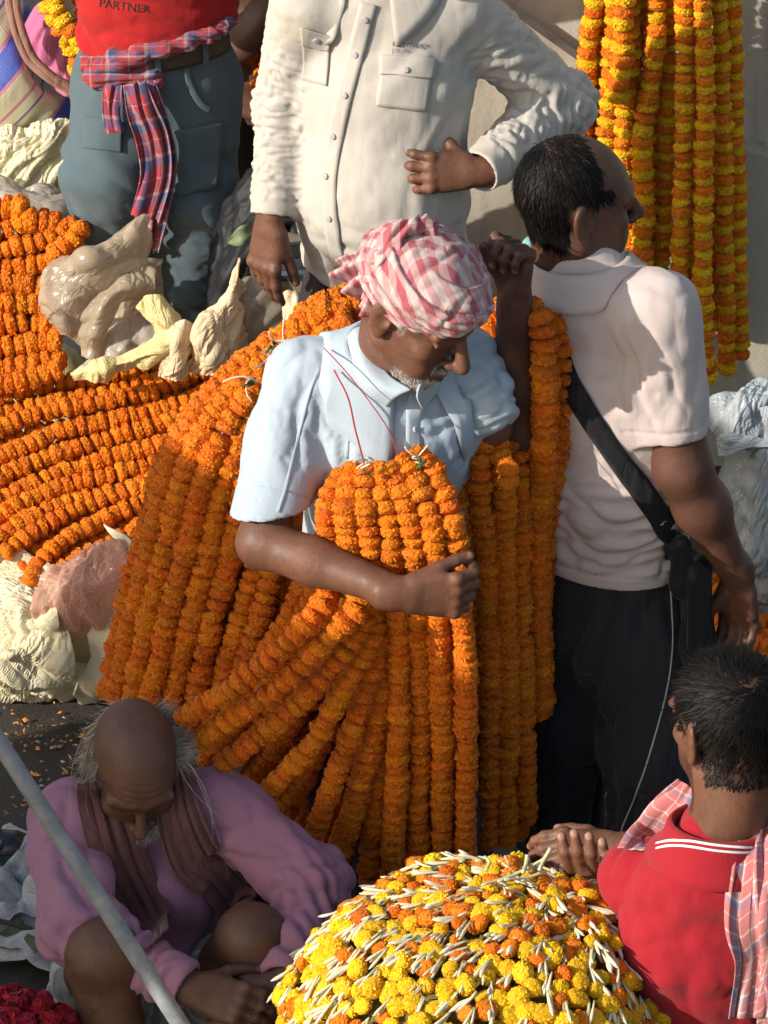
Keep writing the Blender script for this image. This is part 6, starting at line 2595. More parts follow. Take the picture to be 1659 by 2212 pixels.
def bud_mesh(seed, n=4):
    r = np.random.default_rng(seed)
    parts, pet = [], []
    for k in range(n):
        L = .046 + .016 * r.random()
        b = V(r.normal() * .0035, r.normal() * .0035, 0)
        d = nrm(V(r.normal() * .17, r.normal() * .17, 1))
        c = V(r.normal(), r.normal(), 0) * .006
        t = np.linspace(0, 1, 7)
        pts = np.array([b + d * L * q + c * q * q for q in t])
        rad = np.array([.0016, .0021, .0024, .0028, .0036, .0034, .0010]) * (.9 + .35 * r.random())
        v, F_ = tube(pts, rad, 7)
        parts.append((v, F_))
        pet.append(np.repeat(.1 + .9 * t, 7))
    v, F_ = merge(parts)
    return make_mesh('tuberose_sprig', v, F_, BUDM, {'petal': ('FLOAT', np.concatenate(pet))})


BUDS = [bud_mesh(s, n) for s, n in ((1, 3), (2, 4), (3, 4), (4, 5), (5, 3))]
pts_m, tries = [], 0
while tries < 16000 and len(pts_m) < 520:
    tries += 1
    r = math.sqrt(RNG.random()) * .99
    a = RNG.random() * 2 * math.pi
    p, n = dome(r, a)
    if all(abs(p[0] - q[0][0]) > .0248 or np.linalg.norm(p - q[0]) > .0248 for q in pts_m):
        pts_m.append((p, n))
pts_m.sort(key=lambda q: q[1] @ FWD)            # the ones that face us first
back = []
for idx, (p, n) in enumerate(pts_m):
    band = noise3(np.array([V(p[0] * 5, p[1] * 5, p[2] * 9)]))[0]
    k = 'y' if RNG.random() < .58 + .6 * band else ('o' if RNG.random() < .6 else 'd')
    rad = (.0185 if k == 'y' else .0172) * (.80 + .42 * RNG.random())
    c = p + n * (.004 + .010 * RNG.random())
    ax = nrm(n + RNG.normal(size=3) * .4)
    if idx < 300:
        put_flower(k, c, ax, rad, heap, sq=1.2, squeeze=.12)
    else:
        me = FL['s'][0 if k == 'y' else 1]
        co = np.array([v.co for v in me.vertices])
        q = np.array(Vector(ax).to_track_quat('Z', 'Y').to_matrix())
        back.append((co * V(rad, rad, rad * 1.2) @ q.T + c, [tuple(f.vertices) for f in me.polygons], 0 if k == 'y' else 1))
if back:
    v, F = merge([(b[0], b[1]) for b in back])
    me = make_mesh('far_side_marigolds', v, F, YELLOW, {'petal': ('FLOAT', np.full(len(v), .6))}, smooth=False)
    me.materials.append(ORANGE)
    me.polygons.foreach_set('material_index', np.concatenate([np.full(len(b[1]), b[2], np.int32) for b in back]))
    tag(link('far_side_marigolds', me, heap), None, kind='stuff')
used = []
tries = 0
while len(used) < 296 and tries < 9000:
    tries += 1
    r = math.sqrt(RNG.random())
    a = RNG.random() * 2 * math.pi
    p, n = dome(min(r, .99), a)
    if any(np.linalg.norm(p - q) < .0225 for q in used):
        continue
    used.append(p)
    down = nrm(V(math.cos(a), math.sin(a), -.9) * (.25 + .9 * r) + V(-.75, -.55, -.4) + RNG.normal(size=3) * .28)
    down = nrm(down - n * (down @ n) + n * .05)
    o = bpy.data.objects.new('tuberose_sprig', BUDS[RNG.integers(len(BUDS))])
    q = Vector(down).to_track_quat('Z', 'Y').to_matrix().to_4x4()
    o.matrix_local = Matrix.Translation(Vector(p + n * .017 - down * .020) - heap.matrix_world.translation) @ q @ Matrix.Rotation(RNG.random() * 6.28, 4, 'Z') @ Matrix.Scale(.62 + .32 * RNG.random(), 4)
    o.parent = heap
    COL.objects.link(o)
# cut stems sticking up behind
STEM = m_plain('cut_stem', (0.50, 0.50, 0.30), .6)
for k, (a, b, c) in enumerate((((1040, 1912), (1090, 1896), (1150, 1872)), ((1075, 1905), (1120, 1885), (1185, 1850)), ((1165, 1880), (1176, 1856), (1190, 1832)), ((1130, 1885), (1136, 1868), (1139, 1846)),
                               ((1050, 1880), (1058, 1862), (1046, 1850)), ((1090, 1900), (1140, 1895), (1180, 1880)))):
    v, F = tube(spline([PX(*a, -.88), PX(*b, -.86), PX(*c, -.85)], 10), [.0026] * 10 if k not in (2, 3) else [.0034] * 10, 7)
    link('stem', make_mesh('stem', v, F, STEM), heap)
bk = empty('wicker_basket', (HC[0], HC[1], 0), 'round wicker basket under the heap of marigolds and tuberoses', 'basket')
WICK = m_plain('wicker', (0.30, 0.20, 0.09), .7, .3, 80, .5)
zt = HC[2] - .012
for i in range(12):
    q = i / 11
    rad = .22 + .08 * q
    pts = [(HC[0] + rad * math.cos(t) * (1 + .012 * math.sin(t * 20 + i * math.pi)), HC[1] + rad * math.sin(t) * (1 + .012 * math.sin(t * 20 + i * math.pi)), .014 + (zt - .03) * q) for t in np.linspace(0, 2 * math.pi, 61)]
    v, F = tube(pts, .0215 if i < 11 else .022, 6, False)
    link('hoop', make_mesh('hoop', v, F, WICK), bk)

# ------------------------------------------------------------------ sacks, bags and wraps
def thing_mesh(name, label, cat, S, h, mat, disp=None, group=None, uv=None, smooth=1, along=None, exc=.2, base=1.06):
    bk_ = None if along is None else dict(factor=lambda m_, d_: base + exc * (1 - (d_ @ nrm(along)) ** 2), iters=48, soft=.10, maxd=.025, f0=26.0, amp0=.004)
    v, F = solid_mesh(S, h, disp, smooth, bk_)
    o = link(name, make_mesh(name, v, F, mat, {'uvw': ('FLOAT_VECTOR', v if uv is None else uv(v))}))
    tag(o, label, cat, group)
    return o, v, F


def gathers(v, knot, axis, n=11, amp=.014, reach=.16, seed=0.0):
    """folds radiating from a tied neck"""
    ax = nrm(axis)
    s = nrm(np.cross(ax, (.3, 1, .2)))
    t = np.cross(ax, s)
    q = v - V(knot)
    a = np.arctan2(q @ t, q @ s)
    r = np.linalg.norm(q, axis=1)
    w_ = noise3(v * 9 + seed)
    return amp * np.exp(-(r / reach) ** 2) * (np.abs(np.sin(a * n / 2 + 3.4 * w_ + seed)) ** .7 - .55) * 1.3


_cd = np.random.default_rng(11).normal(size=(40, 3))
_cd /= np.linalg.norm(_cd, axis=1)[:, None]


def crumple(v, f, amp, seed=0.0):
    """sharp creases of stiff film: folded in many directions (amp * 40 = steepness)"""
    i0 = int(seed * 3) % 30
    w_ = np.stack([noise3(v * f * .3 + seed), noise3(v * f * .3 + seed + 13)], 1)
    d = 0
    for k in range(6):
        fk = f * .42 * 1.42 ** k
        x = (v @ _cd[i0 + k]) * fk + w_[:, k % 2] * .9 + k * .37
        d = d + (np.abs(x - np.floor(x) - .5) * 4 - 1) * (10 * amp / fk) * .82 ** k
    return d


def pleats(v, N, along, f, steep, seed=0.0):
    """long sharp creases running roughly one way over a sheet"""
    a = nrm(along)
    s_ = nrm(np.cross(N.mean(0), a))
    r = np.random.default_rng(int(seed * 10) + 3)
    w1_ = noise3(v * 5 + seed)
    w2_ = noise3(v * 11 + seed + 5)
    d = 0
    for k in range(6):
        an = r.normal() * .38
        fk = f * .45 * 1.5 ** k
        x = (v @ (s_ * math.cos(an) + a * math.sin(an))) * fk + w1_ * (.8 + .3 * k) + w2_ * .35 + r.random()
        m = sstep(-.25, .35, noise3(v * 7 + seed + 11 * k))
        d = d + (np.abs(x - np.floor(x) - .5) * 4 - 1) * (.25 * steep / fk) * .9 ** k * (.25 + m)
    return d


def caps(S, pts, rs, k=.03, flat=1.0):
    for i in range(len(pts) - 1):
        if flat == 1.0:
            S.add(cap(pts[i], pts[i + 1], rs[i], rs[i + 1]), k)
        else:
            S.add(ecap(pts[i], pts[i + 1], (rs[i], rs[i] * flat), (rs[i + 1], rs[i + 1] * flat), (1, 0, .3)), k)
    return S


SACK = m_sack('woven_sack_cream', (0.60, 0.52, 0.33), (0.70, 0.63, 0.45))
SACKY = m_sack('woven_sack_yellow', (0.58, 0.47, 0.20), (0.68, 0.58, 0.30))
SACKP = m_sack('woven_sack_pinkish', (0.60, 0.44, 0.27), (0.68, 0.55, 0.37))
TAUPE = m_plastic('polythene_taupe', (0.72, 0.61, 0.46), .50, .30, .22)
GREYP = m_plastic('polythene_grey', (0.72, 0.66, 0.56), .48, .25, .22)
PINKP = m_plastic('polythene_pink', (0.86, 0.55, 0.43), .50, .40, .15)
WHITEP = m_plastic('polythene_white', (0.54, 0.59, 0.62), .30, .02, .40, .35, 16)

# mound under the long garlands
S = Solid()
S.add(ell(PX(120, 1030, 1.10) - V(0, 0, .21), (.30, .28, .14)), .05)
S.add(ell(PX(380, 930, 1.20) - V(0, 0, .25), (.28, .26, .16)), .10)
S.add(ell(PX(40, 760, 1.50) - V(0, 0, .30), (.20, .14, .34)), .10)
S.add(cap(PX(120, 1030, 1.15) * V(1, 1, 0) + V(0, 0, .08), PX(380, 900, 1.25) * V(1, 1, 0) + V(.05, 0, .06), .13, .14), .1)
S.cut((0, 0, -1), (0, 0, .004))
thing_mesh('flower_mound', 'mound of sackcloth under the long orange garlands on the left', 'mound', S, .014, SACKY, lambda v, n: .02 * noise3(v * 6))

# the cream sack they lie on, open towards us
sk = empty('cream_sack', PX(80, 1520, .86), 'slack cream woven sack at the left edge, its mouth folded open', 'sack')


def rows(*rr):
    return [[PX(*p) for p in r] for r in rr]


def film(name, rws, mat, root, along, amp=.012, f=24, n=76, m=54, cr=.013, cf=26, seed=0.0, thick=.0016, exc=.22):
    R = [spline(r, m) for r in rws]
    G = np.zeros((n, m, 3))
    for j in range(m):
        G[:, j] = spline([r[j] for r in R], n)
    fl_ = G.reshape(-1, 3)
    N = nrm_rows(np.cross(np.gradient(G, axis=0).reshape(-1, 3), np.gradient(G, axis=1).reshape(-1, 3)))
    fl_ += N * (.4 * pleats(fl_, N, along, f * .5, amp * 42, seed) + crumple(fl_, cf, cr * .25, seed))[:, None]
    ii = np.arange(n * m).reshape(n, m)
    Q = np.stack([ii[:-1, :-1], ii[:-1, 1:], ii[1:, 1:], ii[1:, :-1]], -1).reshape(-1, 4)
    al = nrm(along)
    fl_ = buckle(fl_, Q, lambda m_, d_: 1.06 + exc * (1 - (d_ @ al) ** 2), iters=48, soft=.10, maxd=.03, f0=24.0, amp0=.004, seed=seed)
    v, F, uv = sheet(fl_.reshape(n, m, 3), thick)
    return link(name, make_mesh(name, v, F, mat, {'uvw': ('FLOAT_VECTOR', uv)}, smooth=False), root)


film('upper_side', rows([(-60, 1185, .97), (30, 1195, .94), (110, 1225, .88), (150, 1260, .82)], [(-60, 1265, .88), (20, 1275, .83), (90, 1300, .78), (130, 1320, .74)], [(-60, 1330, .82), (10, 1340, .76), (80, 1345, .73), (130, 1350, .71)], [(-60, 1385, .80), (0, 1384, .76), (60, 1372, .74), (110, 1364, .73)]),
     SACK, sk, (1, 0, -.35), .014, 20, cr=.006, cf=16, seed=2.0, thick=.003)
film('lower_side', rows([(-60, 1365, .82), (20, 1360, .77), (90, 1352, .74), (150, 1362, .73)], [(-60, 1425, .77), (10, 1418, .70), (80, 1420, .70), (160, 1440, .70)], [(-60, 1478, .79), (0, 1480, .75), (62, 1476, .72), (130, 1498, .75)], [(-60, 1514, .85), (0, 1512, .85), (70, 1508, .83), (152, 1532, .86)]),
     SACK, sk, (.15, 0, -1), .022, 17, cr=.008, cf=16, seed=5.0, thick=.003)
S = Solid()
S.add(ell(PX(30, 1345, .92), (.15, .09, .09)), .03).add(ell(PX(150, 1440, .92), (.09, .07, .07)), .05).add(ell(PX(0, 1480, .93), (.13, .06, .06)), .05)
S.cut((0, 0, -1), (0, 0, .003))
v, F = solid_mesh(S, .009)
link('filler_core', make_mesh('filler_core', v, F, SACK, {'uvw': ('FLOAT_VECTOR', v)}), sk)  # core added under the thin sack sides to block light passing through


def sheet_part(name, rows, mat, root, thick=.003, n=26, m=26, cr=.006, f=14, seed=0.0, sub=None):
    """curved sheet through rows of points"""
    R = [spline(r, m) for r in rows]
    G = np.zeros((n, m, 3))
    for j in range(m):
        G[:, j] = spline([r[j] for r in R], n)
    flat = G.reshape(-1, 3)
    nn = nrm(np.cross(G[-1, 0] - G[0, 0], G[0, -1] - G[0, 0]))
    flat += nn * crumple(flat, f, cr, seed)[:, None]
    v, F, uv = sheet(flat.reshape(n, m, 3), thick)
    me = make_mesh(name, v, F, mat, {'uvw': ('FLOAT_VECTOR', uv)})
    return link(name, me, root)


sheet_part('front_flap', rows([(232, 1132, .80), (285, 1180, .74), (298, 1200, .70)], [(262, 1225, .76), (285, 1260, .71), (298, 1290, .66)], [(215, 1330, .74), (250, 1375, .70), (282, 1400, .66)],
                              [(175, 1430, .72), (215, 1470, .70), (258, 1478, .70)], [(148, 1500, .74), (180, 1522, .80), (240, 1500, .80)]), SACK, sk, cr=.007)
sheet_part('folded_lip', rows([(150, 1530, .84), (230, 1495, .84)], [(90, 1480, .74), (165, 1462, .74)], [(58, 1440, .72), (120, 1425, .72)], [(105, 1350, .72), (140, 1372, .72)]), SACK, sk, cr=.006, seed=3.0)
pb = empty('plastic_bag', PX(180, 1380, .76), 'crumpled pink-orange polythene bag tucked in the cream sack\'s mouth', 'plastic bag')
film('bag_front', rows([(130, 1215, .80), (180, 1188, .77), (235, 1176, .77), (288, 1174, .80)], [(98, 1262, .78), (160, 1245, .715), (225, 1235, .70), (280, 1235, .74)], [(82, 1305, .76), (140, 1305, .70), (205, 1300, .685), (258, 1290, .72)],
                       [(110, 1345, .75), (155, 1350, .705), (205, 1345, .695), (240, 1335, .71)], [(160, 1372, .75), (180, 1378, .725), (205, 1380, .72), (218, 1378, .73)]), PINKP, pb, (.5, 0, -.9), .014, 22, cr=.016, cf=20, seed=2.0)
film('bag_back', rows([(130, 1215, .84), (185, 1180, .86), (240, 1170, .86), (288, 1174, .83)], [(100, 1280, .83), (160, 1250, .85), (225, 1240, .85), (275, 1240, .80)], [(150, 1360, .80), (180, 1340, .80), (210, 1330, .80), (235, 1330, .78)]), PINKP, pb, (.3, 0, -1), .012, 22, cr=.008, seed=5.0)
# taupe polythene sheet heaped behind
tp = empty('polythene_sheet', PX(210, 760, 1.28), 'heaped taupe polythene sheet in front of the grey trousers', 'plastic sheet')


film('upper_fold', rows([(334, 505, 1.34), (326, 470, 1.31), (300, 460, 1.31), (272, 478, 1.33)], [(322, 555, 1.32), (290, 530, 1.28), (250, 512, 1.28), (212, 528, 1.31)], [(275, 632, 1.29), (228, 595, 1.25), (172, 568, 1.25), (128, 585, 1.29)],
     [(232, 690, 1.27), (185, 655, 1.23), (135, 630, 1.23), (94, 640, 1.27)], [(205, 735, 1.26), (172, 715, 1.23), (135, 698, 1.22), (104, 695, 1.26)], [(188, 748, 1.27), (165, 742, 1.25), (145, 735, 1.24), (122, 730, 1.26)]), TAUPE, tp, (-.75, 0, -.65), .012, 14, exc=.12, cr=.009, cf=13)
film('looped_fold', rows([(335, 585, 1.30), (333, 612, 1.26), (332, 645, 1.28)], [(272, 595, 1.27), (270, 625, 1.23), (276, 658, 1.26)], [(205, 640, 1.25), (228, 662, 1.21), (256, 690, 1.25)], [(182, 705, 1.24), (208, 716, 1.21), (240, 730, 1.25)], [(178, 765, 1.25), (200, 770, 1.22), (230, 776, 1.25)]),
     TAUPE, tp, (-.5, 0, -.9), .012, 16, seed=3.0, exc=.12, cr=.008, cf=13)
film('lower_fold', rows([(205, 690, 1.30), (270, 680, 1.28), (340, 690, 1.30)], [(215, 725, 1.25), (285, 715, 1.23), (350, 718, 1.27)], [(185, 775, 1.22), (265, 758, 1.20), (345, 745, 1.24)], [(150, 812, 1.22), (240, 800, 1.20), (330, 775, 1.22)]), GREYP, tp, (1, 0, .25), .012, 14, seed=6.0, exc=.12, cr=.009, cf=13)
film('back_fold', rows([(205, 590, 1.42), (290, 560, 1.40), (352, 560, 1.42)], [(190, 690, 1.38), (290, 660, 1.36), (355, 650, 1.38)], [(180, 800, 1.34), (280, 780, 1.32), (360, 760, 1.34)]), TAUPE, tp, (.4, 0, 1), .010, 20, seed=8.0, exc=.08)
ys_ = empty('yellow_sack', PX(300, 800, 1.18), 'twisted yellow woven sack trailing down to the garlands', 'sack')
film('sack_mouth', rows([(292, 668, 1.21), (310, 640, 1.19), (345, 640, 1.19), (372, 668, 1.21)], [(318, 700, 1.19), (330, 676, 1.165), (360, 672, 1.165), (388, 690, 1.19)], [(330, 735, 1.18), (345, 715, 1.155), (372, 712, 1.155), (392, 725, 1.18)], [(330, 765, 1.18), (345, 755, 1.16), (365, 752, 1.16), (380, 755, 1.18)]), SACKY, ys_, (.3, 0, -1), .014, 30, seed=4.0, exc=.2, cr=.006, thick=.0025)
film('sack_tail', rows([(372, 700, 1.17), (385, 725, 1.15), (392, 750, 1.17)], [(325, 730, 1.165), (340, 758, 1.14), (352, 780, 1.165)], [(262, 762, 1.165), (275, 786, 1.145), (288, 806, 1.165)], [(195, 785, 1.17), (202, 802, 1.155), (212, 818, 1.17)], [(150, 805, 1.18), (155, 812, 1.17), (160, 822, 1.18)]), SACKY, ys_, (-1, 0, -.35), .014, 30, seed=7.0, exc=.2, cr=.006, thick=.0025)
ps_ = empty('pinkish_sack', PX(455, 800, 1.18), 'pinkish cream sack with a pointed top beside the trouser leg', 'sack')
film('sack_front', rows([(498, 588, 1.21), (512, 558, 1.195), (524, 562, 1.195), (530, 590, 1.21)], [(462, 640, 1.20), (492, 622, 1.16), (518, 625, 1.16), (534, 645, 1.20)], [(420, 690, 1.19), (462, 676, 1.135), (505, 680, 1.135), (534, 700, 1.20)], [(400, 735, 1.18), (450, 735, 1.125), (500, 738, 1.125), (534, 750, 1.20)], [(395, 800, 1.19), (450, 810, 1.14), (505, 810, 1.14), (534, 805, 1.20)]),
     SACKP, ps_, (.55, 0, 1), .022, 16, seed=2.0, exc=.24, cr=.006, cf=16, thick=.0025)
film('sack_neck', rows([(376, 700, 1.17), (398, 690, 1.145), (418, 700, 1.17)], [(366, 735, 1.165), (388, 728, 1.135), (412, 735, 1.165)], [(350, 775, 1.16), (376, 775, 1.13), (408, 778, 1.16)], [(340, 815, 1.17), (372, 820, 1.14), (408, 818, 1.17)]), SACKP, ps_, (.25, 0, 1), .020, 24, seed=5.0, exc=.26, cr=.005, cf=16, thick=.0025)
S = Solid()
S.add(ell(PX(575, 668, 1.22), (.060, .045, .058)), .03).add(ell(PX(600, 720, 1.22), (.07, .05, .05)), .04)
thing_mesh('clear_bag', 'clear grey polythene bag below the hanging hand', 'plastic bag', S, .0036, m_plastic('polythene_clear', (0.48, 0.42, 0.34), .4, .35, .2),
           lambda v, n: crumple(v, 13, .012, 3.0))
S = Solid()
caps(S, [PX(622, 640, 1.12), PX(648, 668, 1.12), PX(655, 710, 1.12), PX(650, 760, 1.12)], [.008, .022, .030, .034], .02, .8)
thing_mesh('sack_corner', 'corner of a cream sack beside the dark trousers', 'sack', S, .0036, SACKP, lambda v, n: pleats(v, V(0, -1, .3) + 0 * n, (.4, 0, -1), 20, .3, 2.0), along=(.4, 0, -1))
# dark bundles between the two standing men
DKB = m_plain('dark_rexine', (0.012, 0.013, 0.015), .6, .3, 12, .5)
DKB2 = m_sack('dark_bag_stripes', (0.03, 0.035, 0.045), (0.05, 0.05, 0.06), (.09, [(.2, .45, (.20, .17, .12)), (.6, .7, (.10, .16, .22))]))
S = Solid()
S.add(ell(PX(600, 470, 1.38), (.085, .07, .10)), .04).add(ell(PX(545, 520, 1.38), (.06, .06, .09)), .05).add(ell(PX(640, 420, 1.40), (.07, .06, .10)), .05)
S.add(ell(PX(590, 640, 1.36), (.13, .08, .20)), .05)
thing_mesh('dark_bundle', 'dark bundle of bags between grey trousers and cream shirt', 'bundle', S, .006, DKB, lambda v, n: crumple(v, 9, .009, 4.0), along=(.4, 0, 1), exc=.15)
S = Solid()
S.add(ecap(PX(600, 560, 1.28), PX(665, 565, 1.28), (.050, .035), (.050, .035), (0, 0, 1)), .02).add(ecap(PX(600, 620, 1.28), PX(670, 640, 1.28), (.07, .05), (.07, .05), (0, 0, 1)), .03)
thing_mesh('striped_dark_bag', 'dark striped bag standing behind the clear polythene', 'bag', S, .006, DKB2, lambda v, n: .010 * (folds(v, (1, 0, .1), 18, 3, 2.0) - .3),
           uv=lambda v: np.stack([v[:, 2], v[:, 0], v[:, 1]], 1))
LEAFG = m_plain('pale_leaf', (0.15, 0.19, 0.10), .5)
for u, v_, ang in ((522, 505, .5),):
    lf = [PX(u - 30, v_ + 15, 1.22), PX(u, v_, 1.20), PX(u + 30, v_ - 12, 1.22)]
    G = np.zeros((9, 5, 3))
    c = spline(lf, 9)
    for i in range(9):
        ww = .018 * math.sin(math.pi * (i + .3) / 8.6)
        for j in range(5):
            G[i, j] = c[i] + V(0, .3, 1) * ww * (j / 2 - 1) - V(0, .006, 0) * abs(j / 2 - 1)
    vv, FF, uv = sheet(G, .0012)
    o = link('leaf', make_mesh('leaf', vv, FF, LEAFG, {'uvw': ('FLOAT_VECTOR', uv)}))
    tag(o, 'pale green leaf on the dark bundle beside the grey trousers', 'leaf')
# far left: polythene, cream pleated sack, striped bag with a pink cloth
gp = empty('grey_polythene', PX(60, 540, 1.62), 'rumpled grey polythene above the folded garlands at far left', 'plastic sheet')
film('top_fold', rows([(-60, 402, 1.70), (40, 380, 1.67), (120, 388, 1.66), (162, 425, 1.64)], [(-60, 440, 1.62), (40, 422, 1.58), (110, 432, 1.57), (166, 465, 1.59)], [(-60, 480, 1.60), (40, 474, 1.56), (110, 478, 1.55), (172, 498, 1.57)], [(-60, 545, 1.60), (40, 545, 1.58), (110, 545, 1.57), (176, 545, 1.58)]), GREYP, gp, (.9, 0, -.3), .016, 16, exc=.2, cr=.008, cf=15, seed=4.0)
gp2 = empty('pleated_sack', PX(60, 430, 1.78), 'pale yellow woven sack under the striped bag', 'sack')
film('sack_side', rows([(-60, 262, 1.83), (60, 262, 1.81), (155, 270, 1.81)], [(-60, 300, 1.77), (60, 300, 1.74), (158, 305, 1.76)], [(-60, 350, 1.75), (60, 350, 1.71), (160, 350, 1.73)], [(-60, 430, 1.75), (60, 430, 1.72), (164, 430, 1.73)]), m_sack('woven_sack_pale', (0.60, 0.55, 0.34), (0.70, 0.66, 0.48)), gp2, (.05, 0, 1), .016, 22, exc=.2, cr=.005, cf=15, seed=6.0, thick=.003)
STR = m_sack('striped_bag_weave', (0.58, 0.52, 0.34), (0.66, 0.61, 0.44), (.165, [(.10, .14, (.55, .22, .32)), (.14, .40, (.085, .12, .42)), (.40, .44, (.55, .22, .32)), (.66, .70, (.48, .20, .28)), (.82, .85, (.16, .14, .3))]))
sb = empty('striped_bag', PX(70, 300, 1.95), 'cream woven bag with blue and pink stripes, mouth open on pink cloth', 'bag')
S = Solid()
S.add(ecap(PX(-60, 60, 1.98), PX(20, 190, 1.92), (.12, .10), (.13, .10), (1, 0, -.6)), .04)
S.add(ecap(PX(20, 190, 1.92), PX(120, 258, 1.90), (.10, .08), (.05, .06), (.6, 0, -.8)), .05)
S.add(ecap(PX(-60, 250, 1.95), PX(60, 300, 1.95), (.14, .10), (.12, .10), (0, 0, 1)), .05)
S.sub(ell(PX(120, 60, 1.90), (.075, .12, .13)), .02)
v, F = solid_mesh(S, .0045, lambda v, n: .008 * (folds(v, (.5, 0, .9), 12, 2, 2.0) - .3))
dirn = nrm(PX(120, 230, 1.9) - PX(0, 120, 1.9))
link('bag_body', make_mesh('bag_body', v, F, STR, {'uvw': ('FLOAT_VECTOR', np.stack([v @ nrm(dirn * V(1, 0, 1)), v @ nrm(np.cross(dirn, (0, 1, 0))), v[:, 1]], 1))}), sb)
BAND = m_cloth('bag_binding', (0.30, 0.16, 0.12), var=.2)
for o_, (dx) in enumerate((0, 14)):
    v, F = tube(spline([PX(18 + dx, -40, 1.86), PX(22 + dx, 20, 1.84), PX(38 + dx, 80, 1.82), PX(62 + dx, 130, 1.81), PX(100 + dx, 165, 1.80), PX(140 + dx, 190, 1.80), PX(188, 218 + dx, 1.80)], 50), .0085, 8)
    link('binding', make_mesh('binding', v, F, BAND), sb)
PINK = m_cloth('pink_cloth', (0.46, 0.13, 0.25), var=.15, wr=.3)
S = Solid()
S.add(ell(PX(135, 105, 1.90), (.055, .05, .060)), .02).add(ell(PX(105, 70, 1.91), (.045, .04, .055)), .03).add(ell(PX(160, 165, 1.88), (.035, .04, .040)), .03)
thing_mesh('pink_cloth', 'bunched pink cloth inside the striped bag', 'cloth', S, .0036, PINK, lambda v, n: .014 * (folds(v, (.5, 0, 1), 32, 4, 2.0) - .3))

# right: tied white polythene sack
wk = empty('white_plastic_sack', PX(1650, 1340, 1.160), 'bulging white polythene sack tied in a knot at the right edge', 'sack')
S = Solid()
S.add(ell(PX(1660, 1080, 1.190), (.105, .09, .14)), .04).add(ell(PX(1625, 920, 1.190), (.075, .06, .055)), .06).add(ell(PX(1700, 1210, 1.190), (.12, .10, .12)), .06)
v, F = solid_mesh(S, .009)
link('filler_core', make_mesh('filler_core', v, F, WHITEP), wk)
film('lower_skirt', rows([(1632, 972, 1.040), (1650, 955, 1.025), (1672, 955, 1.025), (1695, 972, 1.040)], [(1575, 1010, 1.090), (1632, 1005, 1.025), (1690, 1005, 1.025), (1750, 1010, 1.090)], [(1542, 1085, 1.120), (1620, 1085, 1.025), (1700, 1085, 1.025), (1785, 1085, 1.120)],
     [(1548, 1180, 1.130), (1625, 1185, 1.030), (1705, 1190, 1.030), (1800, 1185, 1.130)], [(1580, 1270, 1.140), (1645, 1285, 1.060), (1715, 1290, 1.060), (1800, 1280, 1.140)], [(1610, 1325, 1.180), (1665, 1350, 1.140), (1725, 1355, 1.140), (1800, 1340, 1.180)]), WHITEP, wk, (.1, 0, 1), .010, 16, n=90, m=70, exc=.16, cr=.006, cf=14, seed=3.0)
film('upper_puff', rows([(1630, 968, 1.040), (1650, 956, 1.025), (1675, 955, 1.025), (1700, 965, 1.040)], [(1568, 948, 1.070), (1615, 920, 1.030), (1680, 905, 1.030), (1745, 915, 1.070)], [(1530, 915, 1.100), (1590, 872, 1.060), (1670, 848, 1.060), (1750, 858, 1.100)], [(1520, 890, 1.160), (1585, 850, 1.140), (1660, 825, 1.140), (1750, 830, 1.160)], [(1535, 900, 1.220), (1590, 862, 1.220), (1660, 838, 1.220), (1750, 842, 1.220)]),
     WHITEP, wk, (.3, 0, 1), .010, 18, n=80, m=70, exc=.16, cr=.006, cf=14, seed=6.0)
film('knot_ear', rows([(1655, 950, 1.015), (1660, 965, 1.010)], [(1610, 940, 1.015), (1615, 968, 1.005)], [(1568, 935, 1.020), (1570, 985, 1.010)], [(1545, 950, 1.030), (1550, 985, 1.025)]), WHITEP, wk, (1, 0, 0), .012, 30, exc=.25, cr=.008, seed=8.0, n=50, m=30)
film('knot_ear', rows([(1655, 958, 1.015), (1672, 950, 1.010)], [(1650, 915, 1.015), (1690, 905, 1.005)], [(1640, 880, 1.030), (1700, 870, 1.020)]), WHITEP, wk, (0, 0, 1), .012, 30, exc=.25, cr=.008, seed=9.0, n=40, m=30)

# turquoise scrap of cloth behind the polo shirt's neck
TQ = m_cloth('turquoise_print', (0.22, 0.45, 0.46), var=.4, wr=.3)
S = Solid()
caps(S, [PX(1160, 510, .14), PX(1145, 528, .13), PX(1132, 548, .12), PX(1128, 580, .12)], [.012, .014, .014, .012], .01, .6)
thing_mesh('turquoise_cloth', 'twist of turquoise cloth between the raised fist and the dark hair', 'cloth', S, .003, TQ, lambda v, n: .008 * (folds(v, (.6, 0, 1), 50, 6, 2.0) - .3))

# ------------------------------------------------------------------ dim figure handling garlands behind
bp = empty('person', (PX(560, 100, 2.0)[0], 2.02, 0), 'bare-armed person in shadow bending between red and cream shirts', 'person', 'people at the flower stalls')
skin = Skin()
tc_ = PX(560, -110, 2.02)
B = Solid()
B.add(ecap(PX(555, 60, 2.06), tc_, (.13, .09), (.14, .09), (1, 0, 0)), .03)
nb = tc_ + V(.02, -.10, .10)
S, HR, HL = head_solid(nb + V(.02, -.10, .12), nrm((.5, -.6, -.6)), (0, 0, 1), nb, 1.0)
skin.chunk(S, .007)
shr_ = tc_ + V(-.05, -.06, .03); er = PX(532, 60, 1.90); hr_ = PX(545, 165, 1.88)
B.add(cap(shr_, er, .045, .040), .02).add(cap(er, hr_, .040, .028), .02)
shl_ = tc_ + V(.13, -.06, .03); el_ = PX(585, 40, 1.88); hl_ = PX(535, 95, 1.86)
B.add(cap(shl_, el_, .050, .042), .02).add(cap(el_, hl_, .040, .028), .02)
